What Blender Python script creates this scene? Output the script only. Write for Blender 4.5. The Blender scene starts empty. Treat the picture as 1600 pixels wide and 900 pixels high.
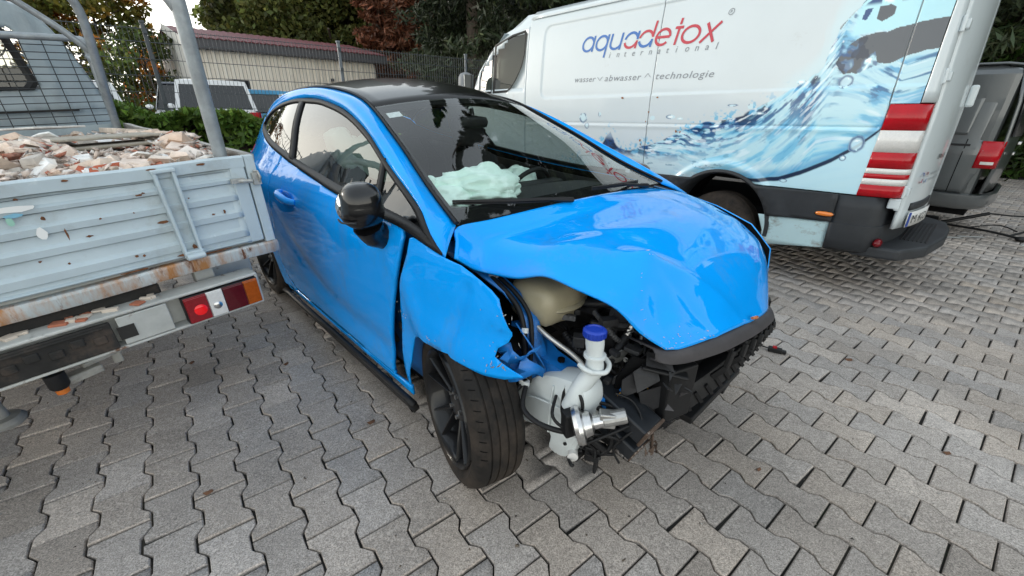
import bpy, bmesh, math, random
import numpy as np
from mathutils import Vector, Matrix, noise as mnoise

D = bpy.data
SC = bpy.context.scene
COL = SC.collection
R = math.radians
rnd = random.Random(7)
nrs = np.random.RandomState(11)

# ------------------------------------------------------------------ camera
CAM_H = 1.3740
PITCH, ROLL = 0.409887, 0.0174533
cam_d = D.cameras.new('camera'); cam = D.objects.new('camera', cam_d); COL.objects.link(cam)
cam_d.sensor_width = 36.0; cam_d.lens = 36.0 * 651.68 / 1600.0
cam_d.clip_start = 0.02; cam_d.clip_end = 3000
_fw = Vector((0, math.cos(PITCH), -math.sin(PITCH))); _up = Vector((0, math.sin(PITCH), math.cos(PITCH))); _rt = Vector((1, 0, 0))
_R = _rt * math.cos(ROLL) + _up * math.sin(ROLL); _U = -_rt * math.sin(ROLL) + _up * math.cos(ROLL)
cam.matrix_world = Matrix(((_R.x, _U.x, -_fw.x, 0), (_R.y, _U.y, -_fw.y, 0), (_R.z, _U.z, -_fw.z, CAM_H), (0, 0, 0, 1)))
SC.camera = cam

# ------------------------------------------------------------------ sky, sun, exposure
SUN_BEARING, SUN_EL = -72.0, 9.0       # low evening sun far left, behind the trees
w = D.worlds.new('World'); SC.world = w; w.use_nodes = True
nt = w.node_tree; nt.nodes.clear()
def N(nt, t, **k):
    n = nt.nodes.new(t)
    for a, b in k.items():
        if hasattr(n, a): setattr(n, a, b)
    return n
out = N(nt, 'ShaderNodeOutputWorld'); bg = N(nt, 'ShaderNodeBackground')
sky = N(nt, 'ShaderNodeTexSky'); sky.sky_type = 'NISHITA'; sky.sun_disc = False
sky.sun_elevation = R(SUN_EL); sky.sun_rotation = R(SUN_BEARING); sky.air_density = 1.0; sky.dust_density = 1.0; sky.ozone_density = 1.0
# thin high cloud that takes the blue out of the clear sky
tc = N(nt, 'ShaderNodeTexCoord'); mp = N(nt, 'ShaderNodeMapping'); mp.inputs['Scale'].default_value = (1.5, 1.5, 4.0)
nz = N(nt, 'ShaderNodeTexNoise'); nz.inputs['Scale'].default_value = 1.6; nz.inputs['Detail'].default_value = 6
rp = N(nt, 'ShaderNodeMapRange'); rp.inputs[1].default_value = .3; rp.inputs[2].default_value = .75; rp.inputs[3].default_value = .93; rp.inputs[4].default_value = 1.0
sp = N(nt, 'ShaderNodeSeparateXYZ'); el = N(nt, 'ShaderNodeMapRange'); el.inputs[1].default_value = .0; el.inputs[2].default_value = .75; el.inputs[3].default_value = 1.0; el.inputs[4].default_value = .70
mf = N(nt, 'ShaderNodeMath', operation='MULTIPLY')
mx = N(nt, 'ShaderNodeMix', data_type='RGBA'); 
cr = N(nt, 'ShaderNodeMix', data_type='RGBA'); cr.inputs[6].default_value = (11.0, 10.8, 9.8, 1); cr.inputs[7].default_value = (5.0, 5.5, 5.8, 1); e2 = N(nt, 'ShaderNodeMapRange'); e2.inputs[1].default_value = .02; e2.inputs[2].default_value = .55
L = nt.links.new
L(tc.outputs['Generated'], mp.inputs[0]); L(mp.outputs[0], nz.inputs[0]); L(nz.outputs[0], rp.inputs[0]); L(tc.outputs['Generated'], sp.inputs[0]); L(sp.outputs[2], el.inputs[0]); L(sp.outputs[2], e2.inputs[0]); L(e2.outputs[0], cr.inputs[0]); L(cr.outputs[2], mx.inputs[7]); L(rp.outputs[0], mf.inputs[0]); L(el.outputs[0], mf.inputs[1]); L(mf.outputs[0], mx.inputs[0])
L(sky.outputs[0], mx.inputs[6]); L(mx.outputs[2], bg.inputs[0]); bg.inputs[1].default_value = 0.10
L(bg.outputs[0], out.inputs[0])
sun_d = D.lights.new('sun', 'SUN'); sun_d.energy = 0.5; sun_d.angle = R(14); sun_d.color = (1.0, .92, .82)
sun = D.objects.new('sun', sun_d); COL.objects.link(sun)
_az = R(SUN_BEARING); _sd = Vector((math.sin(_az) * math.cos(R(SUN_EL)), math.cos(_az) * math.cos(R(SUN_EL)), math.sin(R(SUN_EL))))
sun.rotation_mode = 'QUATERNION'; sun.rotation_quaternion = _sd.to_track_quat('Z', 'Y'); sun.location = _sd * 60
SC.view_settings.view_transform = 'Standard'; SC.view_settings.look = 'None'; SC.view_settings.gamma = 1.0
SC.view_settings.exposure = 1.4
SC.render.engine = 'CYCLES'
SC.cycles.max_bounces = 10; SC.cycles.transparent_max_bounces = 24; SC.cycles.caustics_reflective = False; SC.cycles.caustics_refractive = False

# ------------------------------------------------------------------ materials
MATS = {}
def mat(name, base=(.5, .5, .5), rough=.5, metal=0., coat=0., coat_rough=.03, spec=.5, noise=None, bump=None, attr=None, emis=None, dirt=None, sss=None, sheen=0, rand=0):
    """noise=(scale, amount) value variation; bump=(scale, strength); attr=colour attribute multiplied in; dirt=(colour, scale, lo, hi)"""
    if name in MATS: return MATS[name]
    m = D.materials.new(name); m.use_nodes = True; MATS[name] = m
    t = m.node_tree; b = t.nodes['Principled BSDF']
    b.inputs['Roughness'].default_value = rough; b.inputs['Metallic'].default_value = metal
    b.inputs['Coat Weight'].default_value = coat; b.inputs['Coat IOR'].default_value = 1.36 if name == 'blue_car_paint' else 1.5; b.inputs['Coat Roughness'].default_value = coat_rough
    b.inputs['Specular IOR Level'].default_value = spec
    if base != 'attr': b.inputs['Base Color'].default_value = (*base, 1)
    if sheen: b.inputs['Sheen Weight'].default_value = sheen
    if sss: b.inputs['Subsurface Weight'].default_value = sss; b.inputs['Subsurface Radius'].default_value = (.05, .05, .05); b.inputs['Subsurface Scale'].default_value = .3
    if emis: b.inputs['Emission Color'].default_value = (*emis[0], 1); b.inputs['Emission Strength'].default_value = emis[1]
    tcn = N(t, 'ShaderNodeTexCoord'); co = tcn.outputs['Object']
    cur = None
    def rgb(): 
        n = N(t, 'ShaderNodeRGB'); n.outputs[0].default_value = (*base, 1); return n.outputs[0]
    lk = t.links.new
    if attr:
        a = N(t, 'ShaderNodeVertexColor'); a.layer_name = attr
        if base == 'attr': cur = a.outputs[0]
        else:
            mm = N(t, 'ShaderNodeMix', data_type='RGBA', blend_type='MULTIPLY'); mm.inputs[0].default_value = 1
            lk(rgb(), mm.inputs[6]); lk(a.outputs[0], mm.inputs[7]); cur = mm.outputs[2]
    if rand:
        oi = N(t, 'ShaderNodeObjectInfo'); mr = N(t, 'ShaderNodeMapRange'); mr.inputs[3].default_value = 1 - rand; mr.inputs[4].default_value = 1 + rand
        lk(oi.outputs['Random'], mr.inputs[0]); mm = N(t, 'ShaderNodeMix', data_type='RGBA', blend_type='MULTIPLY'); mm.inputs[0].default_value = 1
        lk(cur or rgb(), mm.inputs[6]); lk(mr.outputs[0], mm.inputs[7]); cur = mm.outputs[2]
    if noise:
        n = N(t, 'ShaderNodeTexNoise'); n.inputs['Scale'].default_value = noise[0]; n.inputs['Detail'].default_value = 8; n.inputs['Roughness'].default_value = .65
        mr = N(t, 'ShaderNodeMapRange'); mr.inputs[1].default_value = .3; mr.inputs[2].default_value = .7; mr.inputs[3].default_value = 1 - noise[1]; mr.inputs[4].default_value = 1 + noise[1]
        mm = N(t, 'ShaderNodeMix', data_type='RGBA', blend_type='MULTIPLY'); mm.inputs[0].default_value = 1
        lk(co, n.inputs[0]); lk(n.outputs[0], mr.inputs[0]); lk(cur or rgb(), mm.inputs[6]); lk(mr.outputs[0], mm.inputs[7]); cur = mm.outputs[2]
    if dirt:
        for (dc, ds, lo, hi, dr) in (dirt if isinstance(dirt, list) else [dirt]):
            n = N(t, 'ShaderNodeTexNoise'); n.inputs['Detail'].default_value = 10; n.inputs['Roughness'].default_value = .7
            if isinstance(ds, tuple):
                mpn = N(t, 'ShaderNodeMapping'); mpn.inputs['Scale'].default_value = ds; lk(co, mpn.inputs[0]); lk(mpn.outputs[0], n.inputs[0]); n.inputs['Scale'].default_value = 1
            else:
                n.inputs['Scale'].default_value = ds; lk(co, n.inputs[0])
            mr = N(t, 'ShaderNodeMapRange'); mr.inputs[1].default_value = lo; mr.inputs[2].default_value = hi; mr.clamp = True
            lk(n.outputs[0], mr.inputs[0])
            mm = N(t, 'ShaderNodeMix', data_type='RGBA'); lk(mr.outputs[0], mm.inputs[0]); lk(cur or rgb(), mm.inputs[6]); mm.inputs[7].default_value = (*dc, 1); cur = mm.outputs[2]
            if dr is not None:
                mr2 = N(t, 'ShaderNodeMapRange'); mr2.inputs[3].default_value = rough; mr2.inputs[4].default_value = dr; lk(mr.outputs[0], mr2.inputs[0]); lk(mr2.outputs[0], b.inputs['Roughness'])
    if cur: lk(cur, b.inputs['Base Color'])
    if bump:
        n = N(t, 'ShaderNodeTexNoise'); n.inputs['Scale'].default_value = bump[0]; n.inputs['Detail'].default_value = 6
        bn = N(t, 'ShaderNodeBump'); bn.inputs['Strength'].default_value = bump[1]; bn.inputs['Distance'].default_value = bump[2] if len(bump) > 2 else .004
        lk(co, n.inputs[0]); lk(n.outputs[0], bn.inputs['Height']); lk(bn.outputs[0], b.inputs['Normal'])
    return m
def glass(name, tint=(.75, .82, .8), refl=1.0, rough=.0, ior=1.5):
    if name in MATS: return MATS[name]
    m = D.materials.new(name); m.use_nodes = True; MATS[name] = m; t = m.node_tree; t.nodes.clear()
    o = N(t, 'ShaderNodeOutputMaterial'); tr = N(t, 'ShaderNodeBsdfTransparent'); tr.inputs[0].default_value = (*tint, 1)
    gl = N(t, 'ShaderNodeBsdfGlossy'); gl.inputs['Roughness'].default_value = rough; gl.inputs[0].default_value = (refl, refl, refl, 1)
    # Schlick reflectance of both faces of the pane, the same from either side
    f0 = ((ior - 1) / (ior + 1)) ** 2
    ge = N(t, 'ShaderNodeNewGeometry'); dt = N(t, 'ShaderNodeVectorMath', operation='DOT_PRODUCT'); ab = N(t, 'ShaderNodeMath', operation='ABSOLUTE'); om = N(t, 'ShaderNodeMath', operation='SUBTRACT'); om.inputs[0].default_value = 1
    pw = N(t, 'ShaderNodeMath', operation='POWER'); pw.inputs[1].default_value = 5; ma = N(t, 'ShaderNodeMath', operation='MULTIPLY_ADD'); ma.inputs[1].default_value = 1 - f0; ma.inputs[2].default_value = f0
    mu = N(t, 'ShaderNodeMath', operation='MULTIPLY'); mu.inputs[1].default_value = 1.35; mu.use_clamp = True; ms = N(t, 'ShaderNodeMixShader'); K = t.links.new
    K(ge.outputs['Normal'], dt.inputs[0]); K(ge.outputs['Incoming'], dt.inputs[1]); K(dt.outputs['Value'], ab.inputs[0]); K(ab.outputs[0], om.inputs[1]); K(om.outputs[0], pw.inputs[0]); K(pw.outputs[0], ma.inputs[0]); K(ma.outputs[0], mu.inputs[0]); K(mu.outputs[0], ms.inputs[0])
    t.links.new(tr.outputs[0], ms.inputs[1]); t.links.new(gl.outputs[0], ms.inputs[2]); t.links.new(ms.outputs[0], o.inputs[0])
    return m

BLUE = mat('blue_car_paint', (.003, .345, .97), .5, coat=1.0, spec=.0, noise=(2.2, .05), bump=(1.3, .05, .01), dirt=[((.16, .20, .24), (5, 5, 3), .52, 1.25, None), ((.10, .12, .14), 42, .66, 1.0, None)])
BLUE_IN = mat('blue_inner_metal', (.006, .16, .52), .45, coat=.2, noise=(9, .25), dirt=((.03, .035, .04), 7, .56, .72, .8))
BLACKG = mat('black_gloss_paint', (.004, .004, .005), .3, coat=.7, coat_rough=.03, spec=.25)
BLACKP = mat('black_plastic', (.010, .010, .011), .5, spec=.3, noise=(30, .2))
BLACKM = mat('black_matt', (.004, .004, .0045), .9, spec=.15)
GREYP = mat('grey_plastic', (.050, .046, .049), .6, spec=.35, noise=(14, .18), bump=(220, .25, .001))
DGREY = mat('dark_grey_trim', (.026, .029, .033), .55, spec=.35, noise=(6, .2), dirt=((.11, .10, .095), 4, .6, .9, .8))
RUBBER = mat('tyre_rubber', (.016, .0145, .0135), .85, spec=.25, noise=(14, .25), dirt=((.085, .064, .050), 5, .40, .80, .95), bump=(140, .3, .001))
RIM = mat('black_rim', (.005, .005, .006), .35, coat=.3, spec=.3, noise=(10, .2))
STEEL = mat('bright_steel', (.62, .62, .62), .28, metal=1.0, noise=(25, .2), dirt=((.12, .09, .07), 18, .6, .75, .6))
ALU = mat('dull_aluminium', (.42, .42, .41), .45, metal=.9, noise=(18, .2), bump=(60, .2, .001))
DARKM = mat('dark_engine_metal', (.045, .045, .047), .55, metal=.3, noise=(18, .5), dirt=((.10, .09, .075), 12, .58, .8, .8), bump=(40, .4, .003))
DARKP = mat('dark_engine_plastic', (.020, .020, .022), .5, spec=.35, noise=(22, .4), dirt=((.07, .062, .05), 9, .6, .85, .8), bump=(60, .3, .002))
CREAM = mat('yellowed_tank_plastic', (.40, .35, .23), .4, noise=(7, .12), sss=.15, dirt=((.16, .13, .08), 6, .62, .82, .6))
MILK = mat('milky_tank_plastic', (.62, .66, .66), .38, noise=(7, .06), sss=.2, dirt=((.38, .36, .31), 9, .62, .85, .6), bump=(9, .15, .006))
BLUECAP = mat('blue_cap_plastic', (.012, .05, .42), .4)
SILVERROD = mat('pale_metal_rod', (.55, .54, .52), .35, metal=.8)
ORANGE_W = mat('orange_wire', (.5, .25, .05), .5); GREEN_W = mat('green_wire', (.10, .28, .18), .5)
RUST = mat('rusted_metal', (.075, .048, .034), .8, noise=(30, .5), dirt=((.38, .34, .30), 30, .56, .64, .6), bump=(70, .6, .003))
AIRBAG = mat('airbag_cloth', (.76, .93, .86), .85, noise=(5, .04), bump=(260, .12, .001), sheen=.1)
SEAT = mat('seat_fabric', (.022, .022, .026), .9, noise=(60, .3))
GLASS_W = glass('windscreen_glass', (.86, .92, .90), 1.0, 0, 1.5)
GLASS_S = glass('side_glass', (.42, .47, .46), 1.0, 0, 1.75)
GLASS_D = glass('privacy_glass', (.10, .11, .11), 1.0, 0, 1.75)
RED_L = mat('red_lamp_lens', (.40, .003, .010), .25, coat=.25, coat_rough=.1, spec=.3, noise=(8, .15)); RED_D = mat('dark_red_lamp_lens', (.14, .003, .008), .25, coat=.25, spec=.3)
CLEAR_L = mat('clear_lamp_lens', (.66, .65, .63), .18, coat=.5, noise=(90, .08)); AMBER = mat('amber_lamp_lens', (.55, .14, .01), .15, coat=1, noise=(40, .15))
WHITEP = mat('white_van_paint', (.60, .66, .68), .35, coat=.6, coat_rough=.06, noise=(1.2, .03), dirt=[((.42, .41, .38), 2.5, .60, .95, .6), ((.25, .16, .09), 26, .74, .80, .8)])
VGREY = mat('grey_van_paint', (.105, .115, .12), .3, metal=.35, coat=.7, noise=(3, .05))
PLATE = mat('plate_white', (.7, .7, .68), .4)
TRUCK = mat('truck_paint', (.47, .555, .60), .5, noise=(3, .10), dirt=[((.30, .32, .32), 5, .54, .82, .7), ((.70, .76, .78), (3, 14, 14), .62, .80, .6), ((.12, .05, .025), (9, 9, 13), .70, .73, .9)], bump=(30, .12, .003))
TRUCK_R = mat('truck_paint_rusty', (.47, .51, .52), .6, noise=(4, .15), dirt=[((.40, .18, .06), (7, 9, 2.2), .44, .60, .9), ((.14, .05, .02), (12, 16, 4), .55, .62, .95)], bump=(40, .3, .004))
TRUCK_B = mat('truck_paint_beige', (.45, .46, .44), .55, noise=(6, .2), dirt=[((.14, .07, .04), 13, .60, .68, .9), ((.05, .05, .05), 6, .62, .75, .8)])
CABP = mat('cab_paint', (.30, .365, .40), .45, coat=.2, noise=(2, .12), dirt=((.16, .18, .19), (3, 3, 1.2), .50, .85, .7))
GALV = mat('galvanised_steel', (.33, .36, .38), .5, metal=.55, noise=(16, .25), bump=(50, .15, .002), dirt=((.2, .19, .18), 8, .6, .8, .7))
CHASSIS = mat('chassis_black', (.016, .015, .014), .8, noise=(10, .5), dirt=((.09, .065, .05), 7, .55, .75, .95), bump=(35, .4, .004))
WIRE = mat('dark_wire', (.045, .05, .052), .5, metal=.5)
# ------------------------------------------------------------------ geometry helpers
def tag(o, label=None, cat=None, group=None, kind=None):
    if label: o['label'] = label
    if cat: o['category'] = cat
    if group: o['group'] = group
    if kind: o['kind'] = kind
    return o
def frame_matrix(th, X, Y, Z=0, pitch=0, roll=0):
    fx = Vector((math.sin(th), -math.cos(th), 0)); ly = Vector((math.cos(th), math.sin(th), 0)); u = Vector((0, 0, 1))
    f2 = fx * math.cos(pitch) - u * math.sin(pitch); u2 = f2.cross(ly); l2 = ly * math.cos(roll) + u2 * math.sin(roll); u3 = f2.cross(l2)
    return Matrix(((f2.x, l2.x, u3.x, X), (f2.y, l2.y, u3.y, Y), (f2.z, l2.z, u3.z, Z), (0, 0, 0, 1)))
def thing(name, label, cat, M=None, group=None):
    o = D.objects.new(name, None); COL.objects.link(o); o.empty_display_size = .2
    if M is not None: o.matrix_world = M
    return tag(o, label, cat, group)
class MB:
    def __init__(s): s.v = []; s.f = []; s.m = []; s.col = None
    def add(s, vs, fs, mi=0):
        k = len(s.v); s.v += [tuple(p) for p in vs]; s.f += [tuple(i + k for i in f) for f in fs]; s.m += [mi] * len(fs); return s
    def box(s, c, d, rot=None, mi=0, taper=None):
        x, y, z = d[0] / 2, d[1] / 2, d[2] / 2
        vs = [(-x, -y, -z), (x, -y, -z), (x, y, -z), (-x, y, -z), (-x, -y, z), (x, -y, z), (x, y, z), (-x, y, z)]
        if taper: vs = [(a * (taper[0] if c_ > 0 else 1), b * (taper[1] if c_ > 0 else 1), c_) for a, b, c_ in vs]
        if rot is not None:
            q = rot if isinstance(rot, Matrix) else Matrix.Rotation(rot, 3, 'Z')
            vs = [q @ Vector(p) for p in vs]
        vs = [(p[0] + c[0], p[1] + c[1], p[2] + c[2]) for p in vs]
        return s.add(vs, [(0, 3, 2, 1), (4, 5, 6, 7), (0, 1, 5, 4), (1, 2, 6, 5), (2, 3, 7, 6), (3, 0, 4, 7)], mi)
    def tube(s, pts, r, n=8, mi=0, caps=True, ell=None):
        P = [Vector(p) for p in pts]; k = len(P); rr = r if isinstance(r, (list, tuple)) else [r] * k
        T = []
        for i in range(k): T.append((P[min(i + 1, k - 1)] - P[max(i - 1, 0)]).normalized())
        a = T[0].orthogonal().normalized(); vs = []
        for i in range(k):
            a = (a - T[i] * a.dot(T[i]));
            a = a.normalized() if a.length > 1e-6 else T[i].orthogonal().normalized()
            b = T[i].cross(a)
            for j in range(n):
                q = 2 * math.pi * j / n; vs.append(P[i] + a * (rr[i] * math.cos(q)) + b * (rr[i] * math.sin(q)))
        fs = [(i * n + j, i * n + (j + 1) % n, (i + 1) * n + (j + 1) % n, (i + 1) * n + j) for i in range(k - 1) for j in range(n)]
        if caps: fs += [tuple(range(n - 1, -1, -1)), tuple(range((k - 1) * n, k * n))]
        return s.add(vs, fs, mi)
    def curve(s, pts, r, n=8, mi=0, seg=6):
        return s.tube(spline(pts, seg), r, n, mi)
    def cyl(s, a, b, r, n=16, mi=0): return s.tube([a, b], r, n, mi)
    def lathe(s, prof, o, ax, n=24, mi=0, caps=True):
        """prof: (along axis, radius)"""
        ax = Vector(ax).normalized(); a = ax.orthogonal().normalized(); b = ax.cross(a); o = Vector(o); vs = []
        for (h, r) in prof:
            for j in range(n):
                q = 2 * math.pi * j / n; vs.append(o + ax * h + a * (r * math.cos(q)) + b * (r * math.sin(q)))
        k = len(prof)
        fs = [(i * n + j, i * n + (j + 1) % n, (i + 1) * n + (j + 1) % n, (i + 1) * n + j) for i in range(k - 1) for j in range(n)]
        if caps: fs += [tuple(range(n - 1, -1, -1)), tuple(range((k - 1) * n, k * n))]
        return s.add(vs, fs, mi)
    def prism(s, poly, fn, d0, d1, mi=0):
        """poly 2-d outline, fn(a, b, d) -> point; extruded between depths d0 and d1"""
        n = len(poly); vs = [fn(a, b, d0) for a, b in poly] + [fn(a, b, d1) for a, b in poly]
        fs = [tuple(range(n - 1, -1, -1)), tuple(range(n, 2 * n))] + [(i, (i + 1) % n, n + (i + 1) % n, n + i) for i in range(n)]
        return s.add(vs, fs, mi)
    def grid(s, rows, mi=0, flip=False, close=False):
        nr, nc = len(rows), len(rows[0]); vs = [p for r_ in rows for p in r_]; fs = []
        for i in range(nr - 1):
            for j in range(nc - (0 if close else 1)):
                q = (i * nc + j, i * nc + (j + 1) % nc, (i + 1) * nc + (j + 1) % nc, (i + 1) * nc + j)
                fs.append(q[::-1] if flip else q)
        return s.add(vs, fs, mi)
    def ell(s, c, r, n=16, m=10, mi=0, fn=None):
        vs = []
        for i in range(m + 1):
            a = math.pi * i / m
            for j in range(n):
                b = 2 * math.pi * j / n; p = Vector((math.sin(a) * math.cos(b), math.sin(a) * math.sin(b), math.cos(a)))
                k = fn(p) if fn else 1.0
                vs.append((c[0] + p.x * r[0] * k, c[1] + p.y * r[1] * k, c[2] + p.z * r[2] * k))
        fs = [(i * n + j, (i + 1) * n + j, (i + 1) * n + (j + 1) % n, i * n + (j + 1) % n) for i in range(m) for j in range(n)]
        return s.add(vs, fs, mi)
    def build(s, name, mats, parent=None, smooth=None, bevel=0, solid=0, sub=0, label=None, M=None, recalc=True):
        me = D.meshes.new(name); me.from_pydata(s.v, [], s.f)
        for m in (mats if isinstance(mats, (list, tuple)) else [mats]): me.materials.append(m)
        if max(s.m, default=0) > 0: me.polygons.foreach_set('material_index', s.m)
        if recalc:
            bm = bmesh.new(); bm.from_mesh(me); bmesh.ops.remove_doubles(bm, verts=bm.verts, dist=1e-5); bmesh.ops.recalc_face_normals(bm, faces=bm.faces); bm.to_mesh(me); bm.free()
        return finish(name, me, parent, smooth, bevel, solid, sub, label, M)
def finish(name, me, parent=None, smooth=None, bevel=0, solid=0, sub=0, label=None, M=None):
    me.validate(); me.update()
    if smooth is not None:
        me.shade_smooth()
        if smooth < 179: me.set_sharp_from_angle(angle=R(smooth))
    o = D.objects.new(name, me); COL.objects.link(o)
    if parent is not None: o.parent = parent
    if M is not None:
        if parent is not None: o.matrix_local = M
        else: o.matrix_world = M
    if solid:
        md = o.modifiers.new('solid', 'SOLIDIFY'); md.thickness = abs(solid); md.offset = -1 if solid > 0 else 1
        if len(me.materials) == 2 and me.materials[0] is BLUE: md.material_offset = 1
    if bevel:
        md = o.modifiers.new('bevel', 'BEVEL'); md.width = bevel; md.segments = 2; md.limit_method = 'ANGLE'; md.angle_limit = R(35)
    if sub:
        md = o.modifiers.new('sub', 'SUBSURF'); md.levels = md.render_levels = sub
    if label: o['label'] = label
    return o
def spline(pts, seg=6, closed=False):
    P = [Vector(p) for p in pts]; n = len(P); o = []
    rng = range(n) if closed else range(n - 1)
    for i in rng:
        if closed: p0, p1, p2, p3 = P[i - 1], P[i], P[(i + 1) % n], P[(i + 2) % n]
        else: p0, p1, p2, p3 = P[max(i - 1, 0)], P[i], P[i + 1], P[min(i + 2, n - 1)]
        for k in range(seg):
            t = k / seg; o.append(.5 * ((2 * p1) + (p2 - p0) * t + (2 * p0 - 5 * p1 + 4 * p2 - p3) * t * t + (3 * p1 - p0 - 3 * p2 + p3) * t ** 3))
    if not closed: o.append(P[-1])
    return o
def spl2(pts, seg=5, closed=False): return [(p.x, p.y) for p in spline([(a, b, 0) for a, b in pts], seg, closed)]
def pch(xs, ys):
    xs = np.array(xs, float); ys = np.array(ys, float); h = np.diff(xs); d = np.diff(ys) / h; m = np.zeros(len(xs))
    for i in range(1, len(xs) - 1):
        if d[i - 1] * d[i] > 0: m[i] = 2 / (1 / d[i - 1] + 1 / d[i])
    m[0], m[-1] = d[0], d[-1]
    def f(x):
        x = min(max(x, xs[0]), xs[-1]); i = min(max(int(np.searchsorted(xs, x)) - 1, 0), len(h) - 1); t = (x - xs[i]) / h[i]
        return (ys[i] * (1 + 2 * t) * (1 - t) ** 2 + m[i] * h[i] * t * (1 - t) ** 2 + ys[i + 1] * t * t * (3 - 2 * t) + m[i + 1] * h[i] * t * t * (t - 1))
    return f
def panel(name, poly, fn, m, parent=None, cell=(.05, .05), solid=.012, smooth=40, holes=(), label=None, keep=None, mats=None):
    """poly in 2-d (a, b); filled with a grid and mapped by fn(a, b) -> (x, y, z)"""
    bm = bmesh.new()
    bm.faces.new([bm.verts.new((a, b, 0)) for a, b in poly])
    a0 = min(p[0] for p in poly); a1 = max(p[0] for p in poly); b0 = min(p[1] for p in poly); b1 = max(p[1] for p in poly)
    bmesh.ops.triangulate(bm, faces=bm.faces[:])
    x = math.floor(a0 / cell[0]) * cell[0] + cell[0]
    while x < a1 - 1e-4:
        bmesh.ops.bisect_plane(bm, geom=bm.verts[:] + bm.edges[:] + bm.faces[:], plane_co=(x, 0, 0), plane_no=(1, 0, 0), dist=1e-6); x += cell[0]
    x = math.floor(b0 / cell[1]) * cell[1] + cell[1]
    while x < b1 - 1e-4:
        bmesh.ops.bisect_plane(bm, geom=bm.verts[:] + bm.edges[:] + bm.faces[:], plane_co=(0, x, 0), plane_no=(0, 1, 0), dist=1e-6); x += cell[1]
    bmesh.ops.dissolve_limit(bm, angle_limit=0.0, verts=[], edges=[])
    if keep:
        bmesh.ops.delete(bm, geom=[f for f in bm.faces if not keep(f.calc_center_median())], context='FACES')
    for v in bm.verts: v.co = Vector(fn(v.co.x, v.co.y))
    bm.normal_update()
    if parent is not None and parent.name.startswith('crashed_car') and m is BLUE:
        fs = bm.faces[:]; ny = sum(f.normal.y * f.calc_area() for f in fs); my = sum(v.co.y for v in bm.verts)
        if ny * my < 0: bmesh.ops.reverse_faces(bm, faces=fs)
        m = [BLUE, BLACKM]
    me = D.meshes.new(name); bm.to_mesh(me); bm.free()
    for mm in (m if isinstance(m, (list, tuple)) else [m]): me.materials.append(mm)
    return finish(name, me, parent, smooth, 0, solid, 0, label)
def strip(name, A, B, m, parent, n=4, bulge=None, solid=.01, smooth=40, label=None):
    """lofted strip between polylines A and B (same count)"""
    rows = []
    for i, (a, b) in enumerate(zip(A, B)):
        a, b = Vector(a), Vector(b); r_ = []
        for k in range(n + 1):
            t = k / n; p = a.lerp(b, t)
            if bulge: p = p + Vector(bulge(i / (len(A) - 1), t))
            r_.append(p)
        rows.append(r_)
    mb = MB(); mb.grid(rows); o = mb.build(name, m, parent, smooth=smooth, solid=solid, label=label, recalc=False)
    me = o.data; ny = sum(p.normal.y * p.area for p in me.polygons); my = sum(v.co.y for v in me.vertices)
    if ny * my < 0: me.flip_normals()
    return o
def resample(pts, n):
    P = [Vector(p) for p in pts]; d = [0]
    for i in range(1, len(P)): d.append(d[-1] + (P[i] - P[i - 1]).length)
    o = []
    for k in range(n):
        t = d[-1] * k / (n - 1); i = 1
        while i < len(P) - 1 and d[i] < t: i += 1
        f = (t - d[i - 1]) / max(d[i] - d[i - 1], 1e-9); o.append(P[i - 1].lerp(P[i], f))
    return o
def arr_mesh(name, V, F, mats, parent=None, col=None, smooth=None, kind=None, label=None, fn='tint'):
    """big numpy mesh: V (n,3), F (m,k) all same k; col (n,3) per-vertex colour"""
    me = D.meshes.new(name); V = np.asarray(V, np.float32); F = np.asarray(F, np.int32); k = F.shape[1]
    me.vertices.add(len(V)); me.vertices.foreach_set('co', V.ravel())
    me.loops.add(F.size); me.loops.foreach_set('vertex_index', F.ravel())
    me.polygons.add(len(F)); me.polygons.foreach_set('loop_start', np.arange(0, F.size, k, dtype=np.int32)); me.polygons.foreach_set('loop_total', np.full(len(F), k, np.int32))
    me.update(calc_edges=True)
    if col is not None:
        ca = me.color_attributes.new(fn, 'FLOAT_COLOR', 'POINT'); c = np.ones((len(V), 4), np.float32); c[:, :3] = col; ca.data.foreach_set('color', c.ravel())
    for m in (mats if isinstance(mats, (list, tuple)) else [mats]): me.materials.append(m)
    if smooth: me.shade_smooth()
    o = D.objects.new(name, me); COL.objects.link(o)
    if parent is not None: o.parent = parent
    if kind: o['kind'] = kind
    if label: o['label'] = label
    return o
def setcol(o, rgb, fn='tint'):
    me = o.data; ca = me.color_attributes.new(fn, 'FLOAT_COLOR', 'POINT'); c = np.ones((len(me.vertices), 4), np.float32); c[:, :3] = rgb; ca.data.foreach_set('color', c.ravel())
# ------------------------------------------------------------------ ground and paving
SCL = 1 / .955
YAW = 0.6683420; P_, W_ = .2 * SCL, .14 * SCL; U0, V0 = -1.828345 * SCL, -.288006 * SCL; AMP = .0125 * SCL
E_ = np.array([math.sin(YAW), -math.cos(YAW)]); N_ = np.array([math.cos(YAW), math.sin(YAW)])
gmat = mat('joint_sand', (.016, .015, .013), .95, noise=(9, .35), dirt=[((.085, .075, .058), 1.7, .54, .72, .95), ((.030, .045, .016), 3.0, .58, .74, .95)])
mb = MB(); mb.add([(-400, -400, -.014), (400, -400, -.014), (400, 400, -.014), (-400, 400, -.014)], [(0, 1, 2, 3)])
ground = mb.build('ground', gmat); tag(ground, kind='structure')
pm = D.materials.new('paving_concrete'); pm.use_nodes = True; t = pm.node_tree; b = t.nodes['Principled BSDF']; lk = t.links.new
geo = N(t, 'ShaderNodeNewGeometry'); at_ = N(t, 'ShaderNodeVertexColor'); at_.layer_name = 'tint'
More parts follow.
